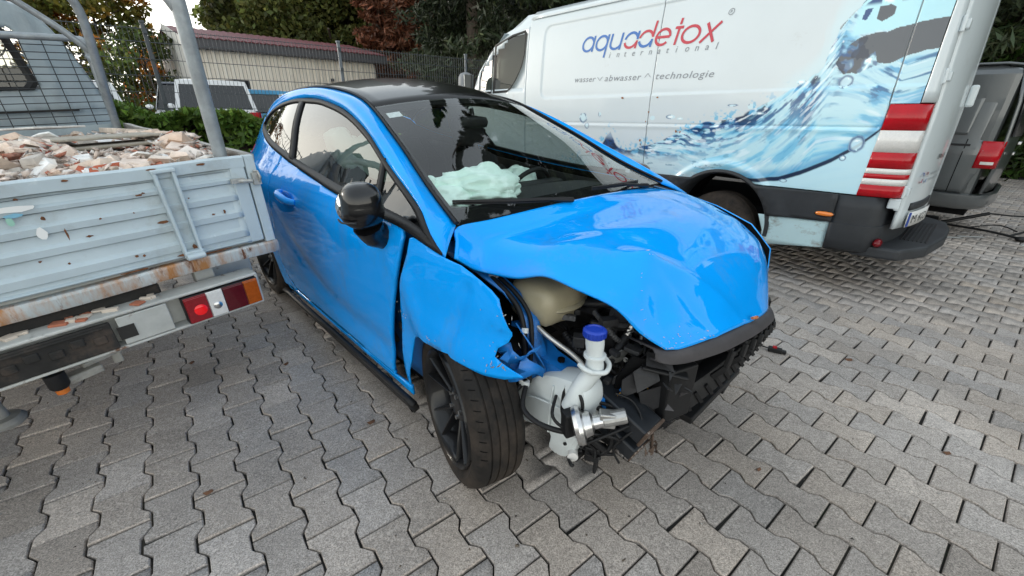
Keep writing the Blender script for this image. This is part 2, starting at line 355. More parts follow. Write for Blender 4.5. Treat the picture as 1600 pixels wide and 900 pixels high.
def wn(scale, detail=4, rough=.6):
    n = N(t, 'ShaderNodeTexNoise'); n.inputs['Scale'].default_value = scale; n.inputs['Detail'].default_value = detail; n.inputs['Roughness'].default_value = rough; lk(geo.outputs['Position'], n.inputs[0]); return n.outputs[0]
def rng(src, a, b_, c, d_):
    n = N(t, 'ShaderNodeMapRange'); n.inputs[1].default_value = a; n.inputs[2].default_value = b_; n.inputs[3].default_value = c; n.inputs[4].default_value = d_; lk(src, n.inputs[0]); return n.outputs[0]
def mul(a, b_, mode='MULTIPLY', f=1.0):
    n = N(t, 'ShaderNodeMix', data_type='RGBA', blend_type=mode)
    if isinstance(f, float): n.inputs[0].default_value = f
    else: lk(f, n.inputs[0])
    lk(a, n.inputs[6])
    if isinstance(b_, tuple): n.inputs[7].default_value = b_
    else: lk(b_, n.inputs[7])
    return n.outputs[2]
c = mul(at_.outputs[0], rng(wn(230, 2), .3, .7, .52, 1.48))
c = mul(c, rng(wn(85, 3, .7), .3, .7, .76, 1.24))          # grain
c = mul(c, rng(wn(28, 6, .7), .3, .7, .84, 1.14))                      # blotches
c = mul(c, rng(wn(1.1, 5, .6), .3, .7, .68, 1.14))                     # large stains
c = mul(c, (.055, .05, .044, 1), 'MIX', rng(wn(2.3, 8, .75), .64, .74, 0, .65))   # oil and tyre dirt
vor = N(t, 'ShaderNodeTexVoronoi'); vor.inputs['Scale'].default_value = 210; lk(geo.outputs['Position'], vor.inputs[0])
c = mul(c, (.42, .41, .39, 1), 'MIX', rng(vor.outputs['Distance'], .10, .17, .55, 0))          # pale aggregate
vor2 = N(t, 'ShaderNodeTexVoronoi'); vor2.inputs['Scale'].default_value = 150; lk(geo.outputs['Position'], vor2.inputs[0])
c = mul(c, (.03, .029, .028, 1), 'MIX', rng(vor2.outputs['Distance'], .08, .16, .6, 0))
lk(c, b.inputs['Base Color']); b.inputs['Roughness'].default_value = .85; b.inputs['Specular IOR Level'].default_value = .35
bn = N(t, 'ShaderNodeBump'); bn.inputs['Strength'].default_value = .55; bn.inputs['Distance'].default_value = .002; lk(wn(330, 3), bn.inputs['Height']); lk(bn.outputs[0], b.inputs['Normal'])
pave = thing('pavement', None, None); tag(pave, kind='structure')
def outline(g=.0032, amp=AMP):
    tt = .030; a = W_ / 2 + amp - g; q = W_ / 2 - amp - g
    right = [(g, a), (P_ / 4 - tt / 2 - g * .5, a), (P_ / 4 + tt / 2 + g * .5, q), (3 * P_ / 4 - tt / 2 - g * .5, q), (3 * P_ / 4 + tt / 2 + g * .5, a), (P_ - g, a)]
    return right + [(u, -v) for u, v in right[::-1]]
def stone_geo(z=0.0, tilt=(0, 0), seed=0):
    """ring at z, chamfer ring, side ring, in stone coordinates (u, v)"""
    r_ = random.Random(seed); o = outline()
    o = [(u + r_.uniform(-.0012, .0012), v + r_.uniform(-.0012, .0012)) for u, v in o]
    if r_.random() < .3:                                  # a broken corner or edge
        i = r_.randrange(12); k_ = r_.uniform(.04, .10); o[i] = (o[i][0] + (P_ / 2 - o[i][0]) * k_, o[i][1] * (1 - k_ * .8))
    cu, cv = P_ / 2, 0
    top = [(cu + (u - cu) * .965, v * .958, z + tilt[0] * (u - cu) + tilt[1] * v) for u, v in o]
    edge = [(u, v, z - .005 + tilt[0] * (u - cu) + tilt[1] * v) for u, v in o]; low = [(u, v, -.03) for u, v in o]
    return top + edge + low
n12 = 12
STF = [tuple(range(n12))] + [(n12 + i, n12 + (i + 1) % n12, (i + 1) % n12, i) for i in range(n12)] + [(2 * n12 + i, 2 * n12 + (i + 1) % n12, n12 + (i + 1) % n12, n12 + i) for i in range(n12)]
def pjx(x, y, z=0):
    d = Vector((x, y, z - CAM_H)); zz = d.dot(_fw)
    if zz < .05: return None
    return 800 + 651.68 * d.dot(_R) / zz, 450 - 651.68 * d.dot(_U) / zz, zz
CAR_O = (0.44681, 1.77091); CAR_TH = .768
def in_car(x, y):
    dx, dy = x - CAR_O[0], y - CAR_O[1]; lx = dx * math.sin(CAR_TH) - dy * math.cos(CAR_TH); ly = dx * math.cos(CAR_TH) + dy * math.sin(CAR_TH)
    return -3.1 < lx < .25 and -.72 < ly < .9
stones = []
for c_ in range(-70, 130):
    for j in range(-90, 40):
        u = U0 + (j + (c_ % 2) / 2) * P_; v = V0 + c_ * W_
        x, y = E_ * (u + P_ / 2) + N_ * v
        dd = math.hypot(x, y)
        if y < -.6 or dd > 15.5 or abs(x) > 13: continue
        q = pjx(x, y)
        vis = q is not None and -40 < q[0] < 1640 and 60 < q[1] < 935
        if not vis:
            if dd > 7 and (q is None or not (-500 < q[0] < 2100)): continue
        stones.append((c_, j, u, v, x, y, dd, vis and not in_car(x, y), q))
stones.sort(key=lambda s: (not s[7], (s[8][2] if s[8] else 99) * math.hypot(s[6], CAM_H)))
def tint_of(c_, j):
    h = random.Random(c_ * 7919 + j * 104729); k = .40 * (1 + h.gauss(0, .075)); 
    if h.random() < .10: k *= .80
    wv = h.gauss(0, .02)
    return (k * (1.05 + wv), k * .935, k * (.845 - wv))
VAR = []
for k in range(30):
    h = random.Random(900 + k); me = D.meshes.new('paving_stone'); tl = (h.gauss(0, .012), h.gauss(0, .012))
    me.from_pydata([(p[0], p[1], p[2]) for p in stone_geo(h.gauss(0, .0012), tl, k)], [], [f[::-1] for f in STF]); me.materials.append(pm)
    ca = me.color_attributes.new('tint', 'FLOAT_COLOR', 'POINT'); tn = tint_of(k, 3 * k); ca.data.foreach_set('color', list((*tn, 1.0)) * len(me.vertices)); VAR.append(me)
rz = Matrix(((E_[0], N_[0], 0, 0), (E_[1], N_[1], 0, 0), (0, 0, 1, 0), (0, 0, 0, 1)))
BV, BF, BC = [], [], []; T4 = []
top_tri = [(0, 1, 10, 11), (1, 2, 9, 10), (2, 3, 8, 9), (3, 4, 7, 8), (4, 5, 6, 7)]
quads = [tuple(q) for q in top_tri] + [f for f in STF[1:]]
for k, s in enumerate(stones):
    c_, j, u, v = s[:4]
    if k < 298 and s[7]:
        o = D.objects.new('paving_stone', VAR[rnd.randrange(30)]); COL.objects.link(o); o.parent = pave
        wx, wy = E_ * u + N_ * v; o.matrix_local = Matrix.Translation((wx, wy, 0)) @ rz
    else:
        g = stone_geo(rnd.gauss(0, .0012), (rnd.gauss(0, .012), rnd.gauss(0, .012)), k); b0 = len(BV)
        for p in g: q = E_ * (u + p[0]) + N_ * (v + p[1]); BV.append((q[0], q[1], p[2]))
        BF += [tuple(i + b0 for i in f[::-1]) for f in quads]; BC += [tint_of(c_, j)] * len(g)
arr_mesh('paving_stones', BV, BF, pm, pave, np.array(BC), kind='stuff')
# far yard surface beyond the laid stones
ym = mat('yard_asphalt', (.055, .054, .052), .9, noise=(3, .2), bump=(60, .3))
mb = MB(); mb.add([(-60, 9.5, -.010), (60, 9.5, -.010), (60, 80, -.010), (-60, 80, -.010)], [(0, 1, 2, 3)])
tag(mb.build('yard', ym), kind='structure')
# grit and crumbs on the stones
gr = random.Random(55); GVs, GF, GC = [], [], []
for k in range(2600):
    x = gr.uniform(-2.8, 5.5); y = .25 + 6 * gr.random() ** 1.5; s = gr.choice([.0015, .002, .003, .004, .006]); b0 = len(GVs); q = gr.choice([(.30, .28, .25), (.16, .13, .10), (.10, .06, .035), (.42, .40, .37), (.06, .05, .045)])
    for i in range(4): GVs.append((x + gr.uniform(-1.3, 1.3) * s, y + gr.uniform(-1.3, 1.3) * s, .002 + gr.random() * s * 1.2)); GC.append(q)
    GF += [(b0, b0 + 1, b0 + 2), (b0, b0 + 2, b0 + 3), (b0, b0 + 3, b0 + 1), (b0 + 1, b0 + 3, b0 + 2)]
tag(arr_mesh('grit', GVs, GF, mat('grit', 'attr', .9, attr='tint'), None, np.array(GC)), 'loose grit and crumbs scattered over the paving', 'grit', kind='stuff')
# dry leaves
LEAF = mat('dry_leaf', (.11, .05, .025), .8, noise=(50, .3))
def leaf(x, y, s, a, label):
    mb = MB(); n = 7; pts = [(math.cos(k / n * 2 * math.pi) * s * (1.0 if k % 2 else .8), math.sin(k / n * 2 * math.pi) * s * .42, .006 + .006 * math.sin(k * 2.1)) for k in range(n)]
    q = Matrix.Rotation(a, 3, 'Z'); vs = [q @ Vector(p) for p in pts] + [Vector((0, 0, .014))]
    mb.add([(p.x + x, p.y + y, p.z) for p in vs], [(i, (i + 1) % n, n) for i in range(n)])
    tag(mb.build('fallen_leaf', LEAF, smooth=60), label, 'leaf', 'dry leaves on the paving')
# ------------------------------------------------------------------ the crashed blue car (x forward, y left, z up; origin under the front axle)
CARM = frame_matrix(CAR_TH, CAR_O[0], CAR_O[1])
car = thing('crashed_car', 'bright blue three-door hatchback with smashed front end, no bumper and a crumpled bonnet', 'car', CARM)
_hz = pch([.0, .10, .17, .25, .40, .55, .70, .80, .90, .98, 1.04, 1.15, 1.25, 1.35, 1.40, 1.44], [.74, .77, .80, .818, .838, .85, .858, .862, .852, .83, .785, .725, .675, .61, .57, .52])
def hw(x, z):
    y = _hz(z)
    if x < -1.9: y -= .13 * (-1.9 - x) ** 2
    if x > -.3: y -= .10 * ((x + .3) / .8) ** 2
    # character crease through the handle, and the scalloped lower door
    zc = .86 + .035 * (-(x + .4)) ; y += .008 * math.exp(-((z - zc) / .05) ** 2) * (1 if x < -.4 else 0)
    zl = .30 + max(0, (-x - .9)) ** 2 * .42
    y -= .016 * math.exp(-((z - zl - .07) / .07) ** 2) * max(0, min(1, (-.45 - x) / .2)) * max(0, min(1, (x + 1.9) / .3))
    y += .014 * math.exp(-((math.hypot(x + 2.493, z - .31) - .37) / .05) ** 2)
    return y
def SR(off=0): return lambda a, b: (a, -hw(a, b) + off, b)
def SL(off=0): return lambda a, b: (a, hw(a, b) - off, b)
DLO_LOW = [(-.082, .935), (-.348, .972), (-.532, .982), (-.943, 1.002), (-1.30, 1.030), (-1.681, 1.067), (-1.935, 1.098), (-2.2, 1.132), (-2.43, 1.17)]
DLO_TOP = [(-.082, .935), (-.276, 1.033), (-.445, 1.095), (-.614, 1.156), (-.865, 1.259), (-1.139, 1.333), (-1.368, 1.371), (-1.657, 1.398), (-1.91, 1.401), (-2.2, 1.378), (-2.42, 1.335), (-2.56, 1.275), (-2.585, 1.22)]
dlo_low = spl2(DLO_LOW, 4); dlo_top = spl2(DLO_TOP, 4); lowz = pch([p[0] for p in DLO_LOW][::-1], [p[1] for p in DLO_LOW][::-1]); topz = pch([p[0] for p in DLO_TOP][::-1], [p[1] for p in DLO_TOP][::-1])
def cutlow(x0, x1): return [p for p in dlo_low if x1 < p[0] < x0]
# ---- doors
DOOR_F = spl2([(-.335, .945), (-.366, .82), (-.447, .63), (-.524, .41), (-.568, .281), (-.575, .225)], 4)
DOOR_R = spl2([(-1.88, .235), (-2.0, .33), (-2.03, .46), (-1.96, .64), (-1.90, .80), (-1.86, .95), (-1.845, 1.084)], 4)
door_poly = DOOR_F + [(-.9, .218), (-1.3, .214), (-1.6, .217)] + DOOR_R + cutlow(-.352, -1.84)[::-1] + [(-.348, .968)]
def door(S, sgn):
    d = panel('door', door_poly, S(), BLUE, car, (.035, .035), .014, 60)
    # handle in a recess cup
    mb = MB(); hy = hw(-1.53, .905)
    for k in range(1):
        pts = [(-1.65, hy - .002, .916), (-1.60, hy + .028, .914), (-1.52, hy + .034, .905), (-1.46, hy + .028, .897), (-1.42, hy - .002, .890)]
        mb.tube([(a, sgn * b, c) for a, b, c in spline(pts, 5)], [.014 + .008 * math.sin(math.pi * i / 20) for i in range(21)], 10)
    mb.build('handle', BLUE, d, smooth=60)
    mb = MB(); mb.ell((-1.535, sgn * (hy + .001), .900), (.085, .006, .035), 16, 8); mb.build('handle_recess', BLUE_IN, d, smooth=60)
    return d
door_r = door(SR, -1); door_l = door(SL, 1)
# window frames, belt trim, panes (three per side)
def offs(S, d): return S(d)
for S, sgn in ((SR, -1), (SL, 1)):
    ring_o = dlo_top + dlo_low[::-1][0:-1]
    cx, cz = -1.3, 1.16
    def inset(p, d):
        return p
    # frame as a strip between outer outline and inner outline
    out_pts = [(x, topz(x)) for x in np.linspace(-.10, -2.575, 70)] + [(-2.588, 1.235), (-2.565, 1.205), (-2.50, 1.184)] + [(x, lowz(x)) for x in np.linspace(-2.42, -.10, 66)]
    in_pts = []
    n = len(out_pts)
    for i, p in enumerate(out_pts):
        a = Vector(out_pts[i - 1] + (0,)) ; b_ = Vector(out_pts[(i + 1) % n] + (0,)); tdir = (b_ - a).normalized(); nn = Vector((tdir.y, -tdir.x, 0))
        wdt = .026 if i < 70 else .030
        q = Vector(p + (0,)) + nn * wdt * (-1)
        in_pts.append((q.x, q.y))
    # keep the inner outline inside near the sharp front tip
    in_pts = [(min(x, -.19), z if x < -.19 else .975) for x, z in in_pts]
    rows = []
    for (o_, i_) in zip(out_pts + out_pts[:1], in_pts + in_pts[:1]):
        rows.append([S(-.004)(*o_), S(-.006)(o_[0] * .5 + i_[0] * .5, o_[1] * .5 + i_[1] * .5), S(.004)(*i_)])
    mb = MB(); mb.grid(rows); mb.build('window_frame', BLACKP, car, smooth=50, solid=.012)
    # pillars between the panes
    for (a, b_, wd) in (((-.60, lowz(-.60)), (-.665, topz(-.665)), .036), ((-1.665, lowz(-1.665)), (-1.875, topz(-1.875)), .075)):
        pts = [(a[0] + (b_[0] - a[0]) * t, a[1] + (b_[1] - a[1]) * t) for t in np.linspace(0, 1, 9)]
        rows = [[S(-.003)(x - wd / 2, z), S(-.005)(x, z), S(-.003)(x + wd / 2, z)] for x, z in pts]
        mb = MB(); mb.grid(rows); mb.build('window_pillar', BLACKP, car, smooth=50, solid=.012)
    up_ = lambda x0, x1, n=12: [(x, topz(x) - .018) for x in np.linspace(x0, x1, n)]
    lo_ = lambda x0, x1, n=10: [(x, lowz(x) + .018) for x in np.linspace(x0, x1, n)]
    q_tri = [(-.19, lowz(-.19) + .012)] + up_(-.24, -.655, 8) + lo_(-.60, -.24, 6)
    q_door = up_(-.675, -1.85, 22) + lo_(-1.655, -.61, 16)
    q_rear = up_(-1.90, -2.50, 12) + [(-2.55, 1.26), (-2.555, 1.225)] + lo_(-2.42, -1.68, 10)
    for nm, poly, mt in (('quarter_light', q_tri, GLASS_S), ('door_window', q_door, GLASS_S), ('rear_side_window', q_rear, GLASS_D)):
        panel(nm, poly, S(.007), mt, car, (.08, .05), 0, 60)
# ---- rear quarters with the wheel arch
def arc(cx, cz, r, a0, a1, n): return [(cx + r * math.cos(R(a)), cz + r * math.sin(R(a))) for a in np.linspace(a0, a1, n)]
TAIL = [(-2.585, 1.22), (-2.62, 1.26), (-2.70, 1.28), (-2.83, 1.12), (-2.97, .98), (-3.07, .80), (-3.11, .60), (-3.12, .40), (-3.05, .26)]
quarter_poly = DOOR_R[::-1] + [(-2.06, .20)] + arc(-2.493, .31, .345, 198, -18, 22)[::-1][::-1] 
quarter_poly = [(-1.845 - .006, 1.086)] + [(x - .006, z) for x, z in DOOR_R[::-1]][1:] + [(-1.93, .19), (-2.125, .19)] + arc(-2.493, .31, .345, -20, 200, 26) + [(-2.86, .24)] + TAIL[::-1] + [(-2.43, 1.172)] + [p for p in dlo_low[::-1] if p[0] < -1.86 and p[0] > -2.42]
for S in (SR, SL): panel('rear_quarter_panel', quarter_poly, S(), BLUE, car, (.04, .04), .012, 60)
# rocker panels and black skirts
for S, sgn in ((SR, -1), (SL, 1)):
    panel('rocker_panel', [(-.43, .235), (-.45, .165), (-2.12, .150), (-2.10, .212), (-1.6, .207), (-.9, .208), (-.575, .214)], S(.002), BLUE, car, (.06, .03), .012, 60)
    panel('side_skirt', [(-.40, .165), (-.44, .085), (-2.15, .085), (-2.16, .152), (-1.2, .158)], S(-.012), BLACKP, car, (.08, .03), .03, 60)
# ---- windscreen pillars and roof edges (blue)
WS = [(-.182, .720, .997), (-.435, .665, 1.089), (-.733, .605, 1.225), (-1.066, .545, 1.360)]
RE = WS + [(-1.25, .532, 1.412), (-1.50, .525, 1.445), (-1.80, .52, 1.458), (-2.2, .505, 1.443), (-2.55, .48, 1.400), (-2.72, .46, 1.355)]
re_s = resample(spline(RE, 8), 48)
dl_s = resample([Vector((x, -hw(x, z), z)) for x, z in spl2(DLO_TOP[:-1] + [(-2.60, 1.25)], 6)], 48)
for sgn in (-1, 1):
    A = [(p.x, -sgn * p.y, p.z) for p in dl_s]; B = [(p.x, sgn * p.y, p.z) for p in re_s]
    strip('roof_pillar', A, B, [BLUE, BLACKM], car, 6, lambda s, t: (0, sgn * .016 * math.sin(math.pi * t) * min(1, .1 + 7 * s), .020 * math.sin(math.pi * t) * min(1, .1 + 7 * s)), .012, 70)
    # black sealing strip along the screen and roof
    mb = MB(); mb.tube([(p.x, sgn * (p.y - .004), p.z + .006) for p in re_s], .008, 6); mb.build('sealing_strip', BLACKP, car, smooth=60)
# ---- windscreen, roof, rear window
def cross(p, bulge, crown, n=16, inset=.006):
    row = []
    for k in range(n + 1):
        t = -1 + 2 * k / n; y = (p.y - inset) * t; row.append((p.x + bulge * (1 - t * t), y, p.z + crown * (1 - t * t)))
    return row
ws_s = resample(spline(WS, 8), 16)
ws_f = resample(spline(WS, 16), 61)
fine = [cross(p, .035 + .05 * i / 60, .012 + .040 * (i / 60), 64) for i, p in enumerate(ws_f)]
rows = [cross(p, .035 + .05 * i / 15, .012 + .040 * (i / 15)) for i, p in enumerate(ws_s)]
mb = MB(); mb.grid(fine); wsr = rows; mb.build('windscreen', GLASS_W, car, smooth=180)
# black ceramic border just under the glass
def inner(i, j): p = Vector(rows[i][j]); return (p.x, p.y, p.z - .006)
mb = MB()
mb.grid([[inner(15, j) for j in range(17)], [tuple(Vector(inner(15, j)).lerp(Vector(inner(14, j)), .7)) for j in range(17)]])
mb.grid([[inner(0, j) for j in range(17)], [tuple(Vector(inner(0, j)).lerp(Vector(inner(2, j)), .6)) for j in range(17)]])
for j0, j1 in ((0, 1), (16, 15)): mb.grid([[inner(i, j0) for i in range(16)], [tuple(Vector(inner(i, j0)).lerp(Vector(inner(i, j1)), .35)) for i in range(16)]])
mb.build('windscreen_border', BLACKM, car, recalc=False)
mb = MB(); a = [Vector(rows[14][0]).lerp(Vector(rows[13][1]), .5)]
p0, px, pz = Vector(rows[14][1]), (Vector(rows[14][2]) - Vector(rows[14][1])).normalized(), (Vector(rows[15][1]) - Vector(rows[14][1])).normalized()
up3 = Vector((0, 0, .004)); mb.add([p0 - px * .03 + pz * .0 - up3 * 2, p0 + px * .035 - up3 * 2, p0 + px * .035 - pz * .05 - up3 * 2, p0 - px * .03 - pz * .05 - up3 * 2], [(0, 1, 2, 3)])
mb.build('toll_sticker', mat('sticker_white', (.62, .64, .66), .5, noise=(90, .25)), car)
roof_s = resample(spline(RE[3:], 8), 22)
rows = [cross(p, .085 * (1 - i / 21) - .05 * i / 21, .052 + .022 * math.sin(math.pi * i / 21)) for i, p in enumerate(roof_s)]
mb = MB(); mb.grid(rows); mb.build('roof', BLACKG, car, smooth=180, solid=.015)
mb = MB(); mb.tube([(-2.45, .1, 1.47), (-2.50, .1, 1.50), (-2.62, .1, 1.535)], [.012, .010, .004], 8); mb.build('roof_aerial', BLACKP, car, smooth=60)
rb = roof_s[-1]
rear_prof = [(rb.x, rb.y, rb.z), (-2.86, .50, 1.20), (-2.99, .56, 1.02)]
mb = MB(); mb.grid([cross(Vector(p), -.10, .03 * (1 - i / 2)) for i, p in enumerate(rear_prof)]); mb.build('rear_window', GLASS_D, car, smooth=60)
mb = MB(); mb.grid([cross(Vector(p), -.11, 0) for p in ((-2.99, .66, 1.02), (-3.07, .68, .80), (-3.10, .68, .55))]); mb.build('tailgate', BLUE, car, smooth=60, solid=.012)
mb = MB(); mb.grid([cross(Vector(p), -.12, 0) for p in ((-3.08, .72, .56), (-3.16, .72, .45), (-3.14, .70, .28), (-3.02, .68, .18))]); mb.build('rear_bumper', BLUE, car, smooth=60, solid=.012)
for sgn in (-1, 1):
    mb = MB(); mb.grid([[(-2.86, sgn * .62, 1.10), (-2.80, sgn * .66, 1.08)], [(-2.98, sgn * .66, .98), (-2.90, sgn * .715, .96)], [(-3.05, sgn * .67, .84), (-2.97, sgn * .72, .82)]]); mb.build('tail_lamp', RED_L, car, smooth=60, solid=.01)
# ---- bent front wing on the near side
def fen(a, b):
    y = hw(a, b); bl = .020 * math.exp(-((b - .62) / .10) ** 2) * math.exp(-((a + .05) / .28) ** 2)
    y += bl + .006 * math.sin(9 * a + 14 * b) * math.exp(-((b - .60) / .16) ** 2)
    y -= .05 * max(0, (a - .05) / .15) ** 2 * (1 if b < .75 else .6)            # front edge pushed in
    d = abs((a + .02) * .95 - (b - .72) * .35) ; y -= .010 * math.exp(-(d / .018) ** 2) * (1 if b < .86 else 0)   # crease
    d2 = abs((a + .24) * .8 + (b - .66) * .5); y += .009 * math.exp(-(d2 / .05) ** 2)
    return (a, -y, b)
fen_poly = [(-.082, .930), (-.009, .925), (.040, .912), (.079, .899), (.118, .880), (.145, .858), (.150, .84), (.163, .803), (.176, .77), (.178, .74), (.168, .715), (.140, .69), (.132, .656), (.150, .638), (.172, .62), (.205, .592), (.16, .578), (.101, .58), (.04, .587), (-.018, .589), (-.09, .594), (-.156, .594), (-.22, .587), (-.285, .565), (-.31, .53), (-.33, .486), (-.36, .41), (-.40, .34), (-.42, .29), (-.425, .245), (-.440, .242), (-.440, .327), (-.425, .41), (-.408, .489), (-.390, .57), (-.370, .653), (-.342, .75), (-.312, .829), (-.293, .90), (-.289, .950), (-.27, .957)]
fw_ = panel('front_wing', fen_poly, fen, BLUE, car, (.022, .022), .006, 75, label='dented blue wing torn open at its front edge')
# torn metal flap at the wing's front corner
mb = MB()
rr = random.Random(5)
rows = []
for i in range(7):
    t = i / 6; r_ = []
    for j in range(6):
        s = j / 5; x = .10 + .10 * s + .02 * math.sin(5 * t + 3 * s); z = .665 - .11 * t + .018 * math.sin(7 * s + 2 * t); y = -.80 + .10 * s + .026 * math.sin(9 * s + 6 * t) + rr.uniform(-.008, .008); r_.append((x, y, z))
    rows.append(r_)
mb.grid(rows); mb.build('torn_metal', BLUE_IN, fw_, smooth=30, solid=.003)
mb = MB()
for k in range(16):
    a = Vector((.085 + rr.uniform(0, .08), -.815 + rr.uniform(-.01, .03), .60 + rr.uniform(-.02, .05))); q = Vector((rr.uniform(-.02, .02), rr.uniform(-.02, .004), rr.uniform(-.02, .02)))
    b_ = a + Vector((rr.uniform(-.015, .015), rr.uniform(-.01, .01), rr.uniform(-.015, .015))); mb.add([a, a + q, b_ + q * .5], [(0, 1, 2)])
mb.build('metal_shreds', mat('bare_scraped_metal', (.35, .33, .31), .5, metal=.6, noise=(60, .3)), fw_, solid=.002)
# dark gap plate behind the door / wing joint, inner arch liners
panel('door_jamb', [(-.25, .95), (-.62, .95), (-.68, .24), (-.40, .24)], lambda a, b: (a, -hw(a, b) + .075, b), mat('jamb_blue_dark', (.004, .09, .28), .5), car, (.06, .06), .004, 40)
for z in (.50, .78):
    mb = MB(); mb.box((-.47, -.79, z), (.10, .02, .035)); mb.build('door_hinge', DARKM, car, bevel=.004)
# left front wing (far side, hidden mostly)
fl_poly = [(-.082, .93), (.10, .90), (.30, .84), (.42, .74), (.44, .60), (.40, .45)] + arc(0, .31, .345, 24, 190, 20) + [(-.42, .2), (-.44, .245), (-.44, .5), (-.36, .8), (-.29, .95)]
panel('front_wing', fl_poly, SL(), BLUE, car, (.04, .04), .012, 60)
# ---- bonnet (Coons patch with the impact folds)
rear_c = [(-.068, -.808, .930), (-.125, -.760, .962), (-.176, -.715, .992), (-.165, -.56, .997), (-.142, -.275, 1.012), (-.135, 0, 1.016), (-.148, .25, 1.008), (-.19, .50, .990), (-.234, .68, .965), (-.235, .72, .93)]
right_c = [(-.068, -.808, .930), (-.056, -.745, .880), (-.045, -.695, .856), (.055, -.66, .859), (.145, -.62, .883), (.245, -.58, .858), (.363, -.54, .824), (.437, -.50, .751), (.503, -.45, .700)]
left_c = [(-.235, .72, .93), (-.077, .735, .938), (.07, .72, .918), (.252, .70, .864), (.35, .67, .82), (.410, .64, .780), (.464, .58, .727), (.508, .50, .666), (.53, .42, .605)]
front_c = [(.503, -.45, .700), (.535, -.40, .702), (.58, -.275, .712), (.598, -.12, .700), (.605, .03, .682), (.60, .18, .660), (.58, .30, .632), (.53, .42, .605)]
nu, nv = 60, 72
def rs(c, n): return resample(spline(c, 8), n)
c0, c1, d0, d1 = rs(rear_c, nv + 1), rs(front_c, nv + 1), rs(right_c, nu + 1), rs(left_c, nu + 1)
HOOD = []
for i in range(nu + 1):
    s = i / nu; row = []
    for j in range(nv + 1):
        t = j / nv
        p = c0[j] * (1 - s) + c1[j] * s + d0[i] * (1 - t) + d1[i] * t - (c0[0] * (1 - s) * (1 - t) + c0[-1] * (1 - s) * t + c1[0] * s * (1 - t) + c1[-1] * s * t)
        e = min(1, 6 * s) * min(1, 5 * (1 - s)) * min(1, 5 * t) * min(1, 5 * (1 - t))
        q1 = min(t / .16, (1 - t) / .16); q1 = (q1 if q1 < .85 else .85 + .15 * (1 - math.exp(-(q1 - .85) / .15))); cw = 1 - .80 * max(0, min(1, (t - .12) / .55)); z = p.z + .030 * cw * math.sin(math.pi * s) ** .8 * (q1 * .85 + .15 * math.sin(math.pi * t))
        # the two pressed power lines
        for tc, sg in ((.24, 1), (.78, -1)):
            q = (t - tc - .10 * sg * s) ; z += .007 * (1 / (1 + math.exp(-sg * q * 90)) - .5) * math.sin(math.pi * min(1, s * 1.1)) * e
        # impact: nose bent down beyond a fold line, peak near the right front
        def sd(a, b):            # distance to a fold line in bonnet coordinates (metres)
            ax_, ay_, bx_, by_ = a[0] * .62, a[1] * 1.1, b[0] * .62, b[1] * 1.1; px_, py_ = s * .62, t * 1.1
            l2 = (bx_ - ax_) ** 2 + (by_ - ay_) ** 2; h_ = max(0, min(1, ((px_ - ax_) * (bx_ - ax_) + (py_ - ay_) * (by_ - ay_)) / l2)); return math.hypot(px_ - ax_ - h_ * (bx_ - ax_), py_ - ay_ - h_ * (by_ - ay_)), h_
        sf = .80 + .06 * math.sin(5 * t); k = s - sf
        fold = max(0, k) + .010 * math.log(1 + math.exp(-abs(k) / .010)); z -= .16 * fold * max(0, min(1, (t - .18) / .2))
        fd1, fh1 = sd((.66, .19), (1.0, .44)); fd2, fh2 = sd((.66, .19), (.86, 0)); fd3, fh3 = sd((.66, .19), (.42, .12)); fd4, fh4 = sd((.78, .13), (.97, .05)); fd5, fh5 = sd((.74, .20), (1.0, .22))
        z += .036 * math.exp(-fd1 / .050) * (1 - .5 * fh1) + .020 * math.exp(-fd2 / .035) + .016 * math.exp(-fd3 / .035) * (1 - fh3)
        z -= .024 * math.exp(-fd4 / .022) + .014 * math.exp(-fd5 / .030)
        pk2 = math.exp(-((s - .90) / .05) ** 2 - ((t - .11) / .05) ** 2); z += .016 * pk2
        z += .008 * math.sin(13 * t + 4 * s) * max(0, (s - .84) / .16) + .0015 * math.sin(26 * s + 15 * t) * max(0, (s - .6)) 
        z += .0015 * mnoise.noise(Vector((s * 5, t * 6, 2.2))) * min(1, s * 3) * min(1, 6 * t) * min(1, 6 * (1 - t))
        # left edge wrinkles
        z += .006 * math.sin(40 * s) * math.exp(-((t - .95) / .05) ** 2) * (1 if s > .35 else 0)
        w_ = min(1, 8 * t) * min(1, 8 * (1 - t)) * min(1, 10 * s) * min(1, 8 * (1 - s) + .25)
        row.append((p.x, p.y, p.z + (z - p.z) * min(1, w_ + .0)))
    HOOD.append(row)
mb = MB(); mb.grid(HOOD); bon = mb.build('bonnet', BLUE, car, smooth=60, solid=.008, label='creased blue bonnet folded down at its near front corner')
CHIP = mat('chipped_primer', (.42, .42, .41), .6, noise=(60, .4))
mb = MB(); cr2 = random.Random(9)
def hood_at(s, t):
    a, b_ = s * nu, t * nv; i, j = min(int(a), nu - 1), min(int(b_), nv - 1); p = Vector(HOOD[i][j]); u_ = (Vector(HOOD[i + 1][j]) - p); v_ = (Vector(HOOD[i][j + 1]) - p); n_ = v_.cross(u_).normalized()
    if n_.z < 0: n_ = -n_
    return p + u_ * (a - i) + v_ * (b_ - j) + n_ * .0015, u_.normalized(), v_.normalized()
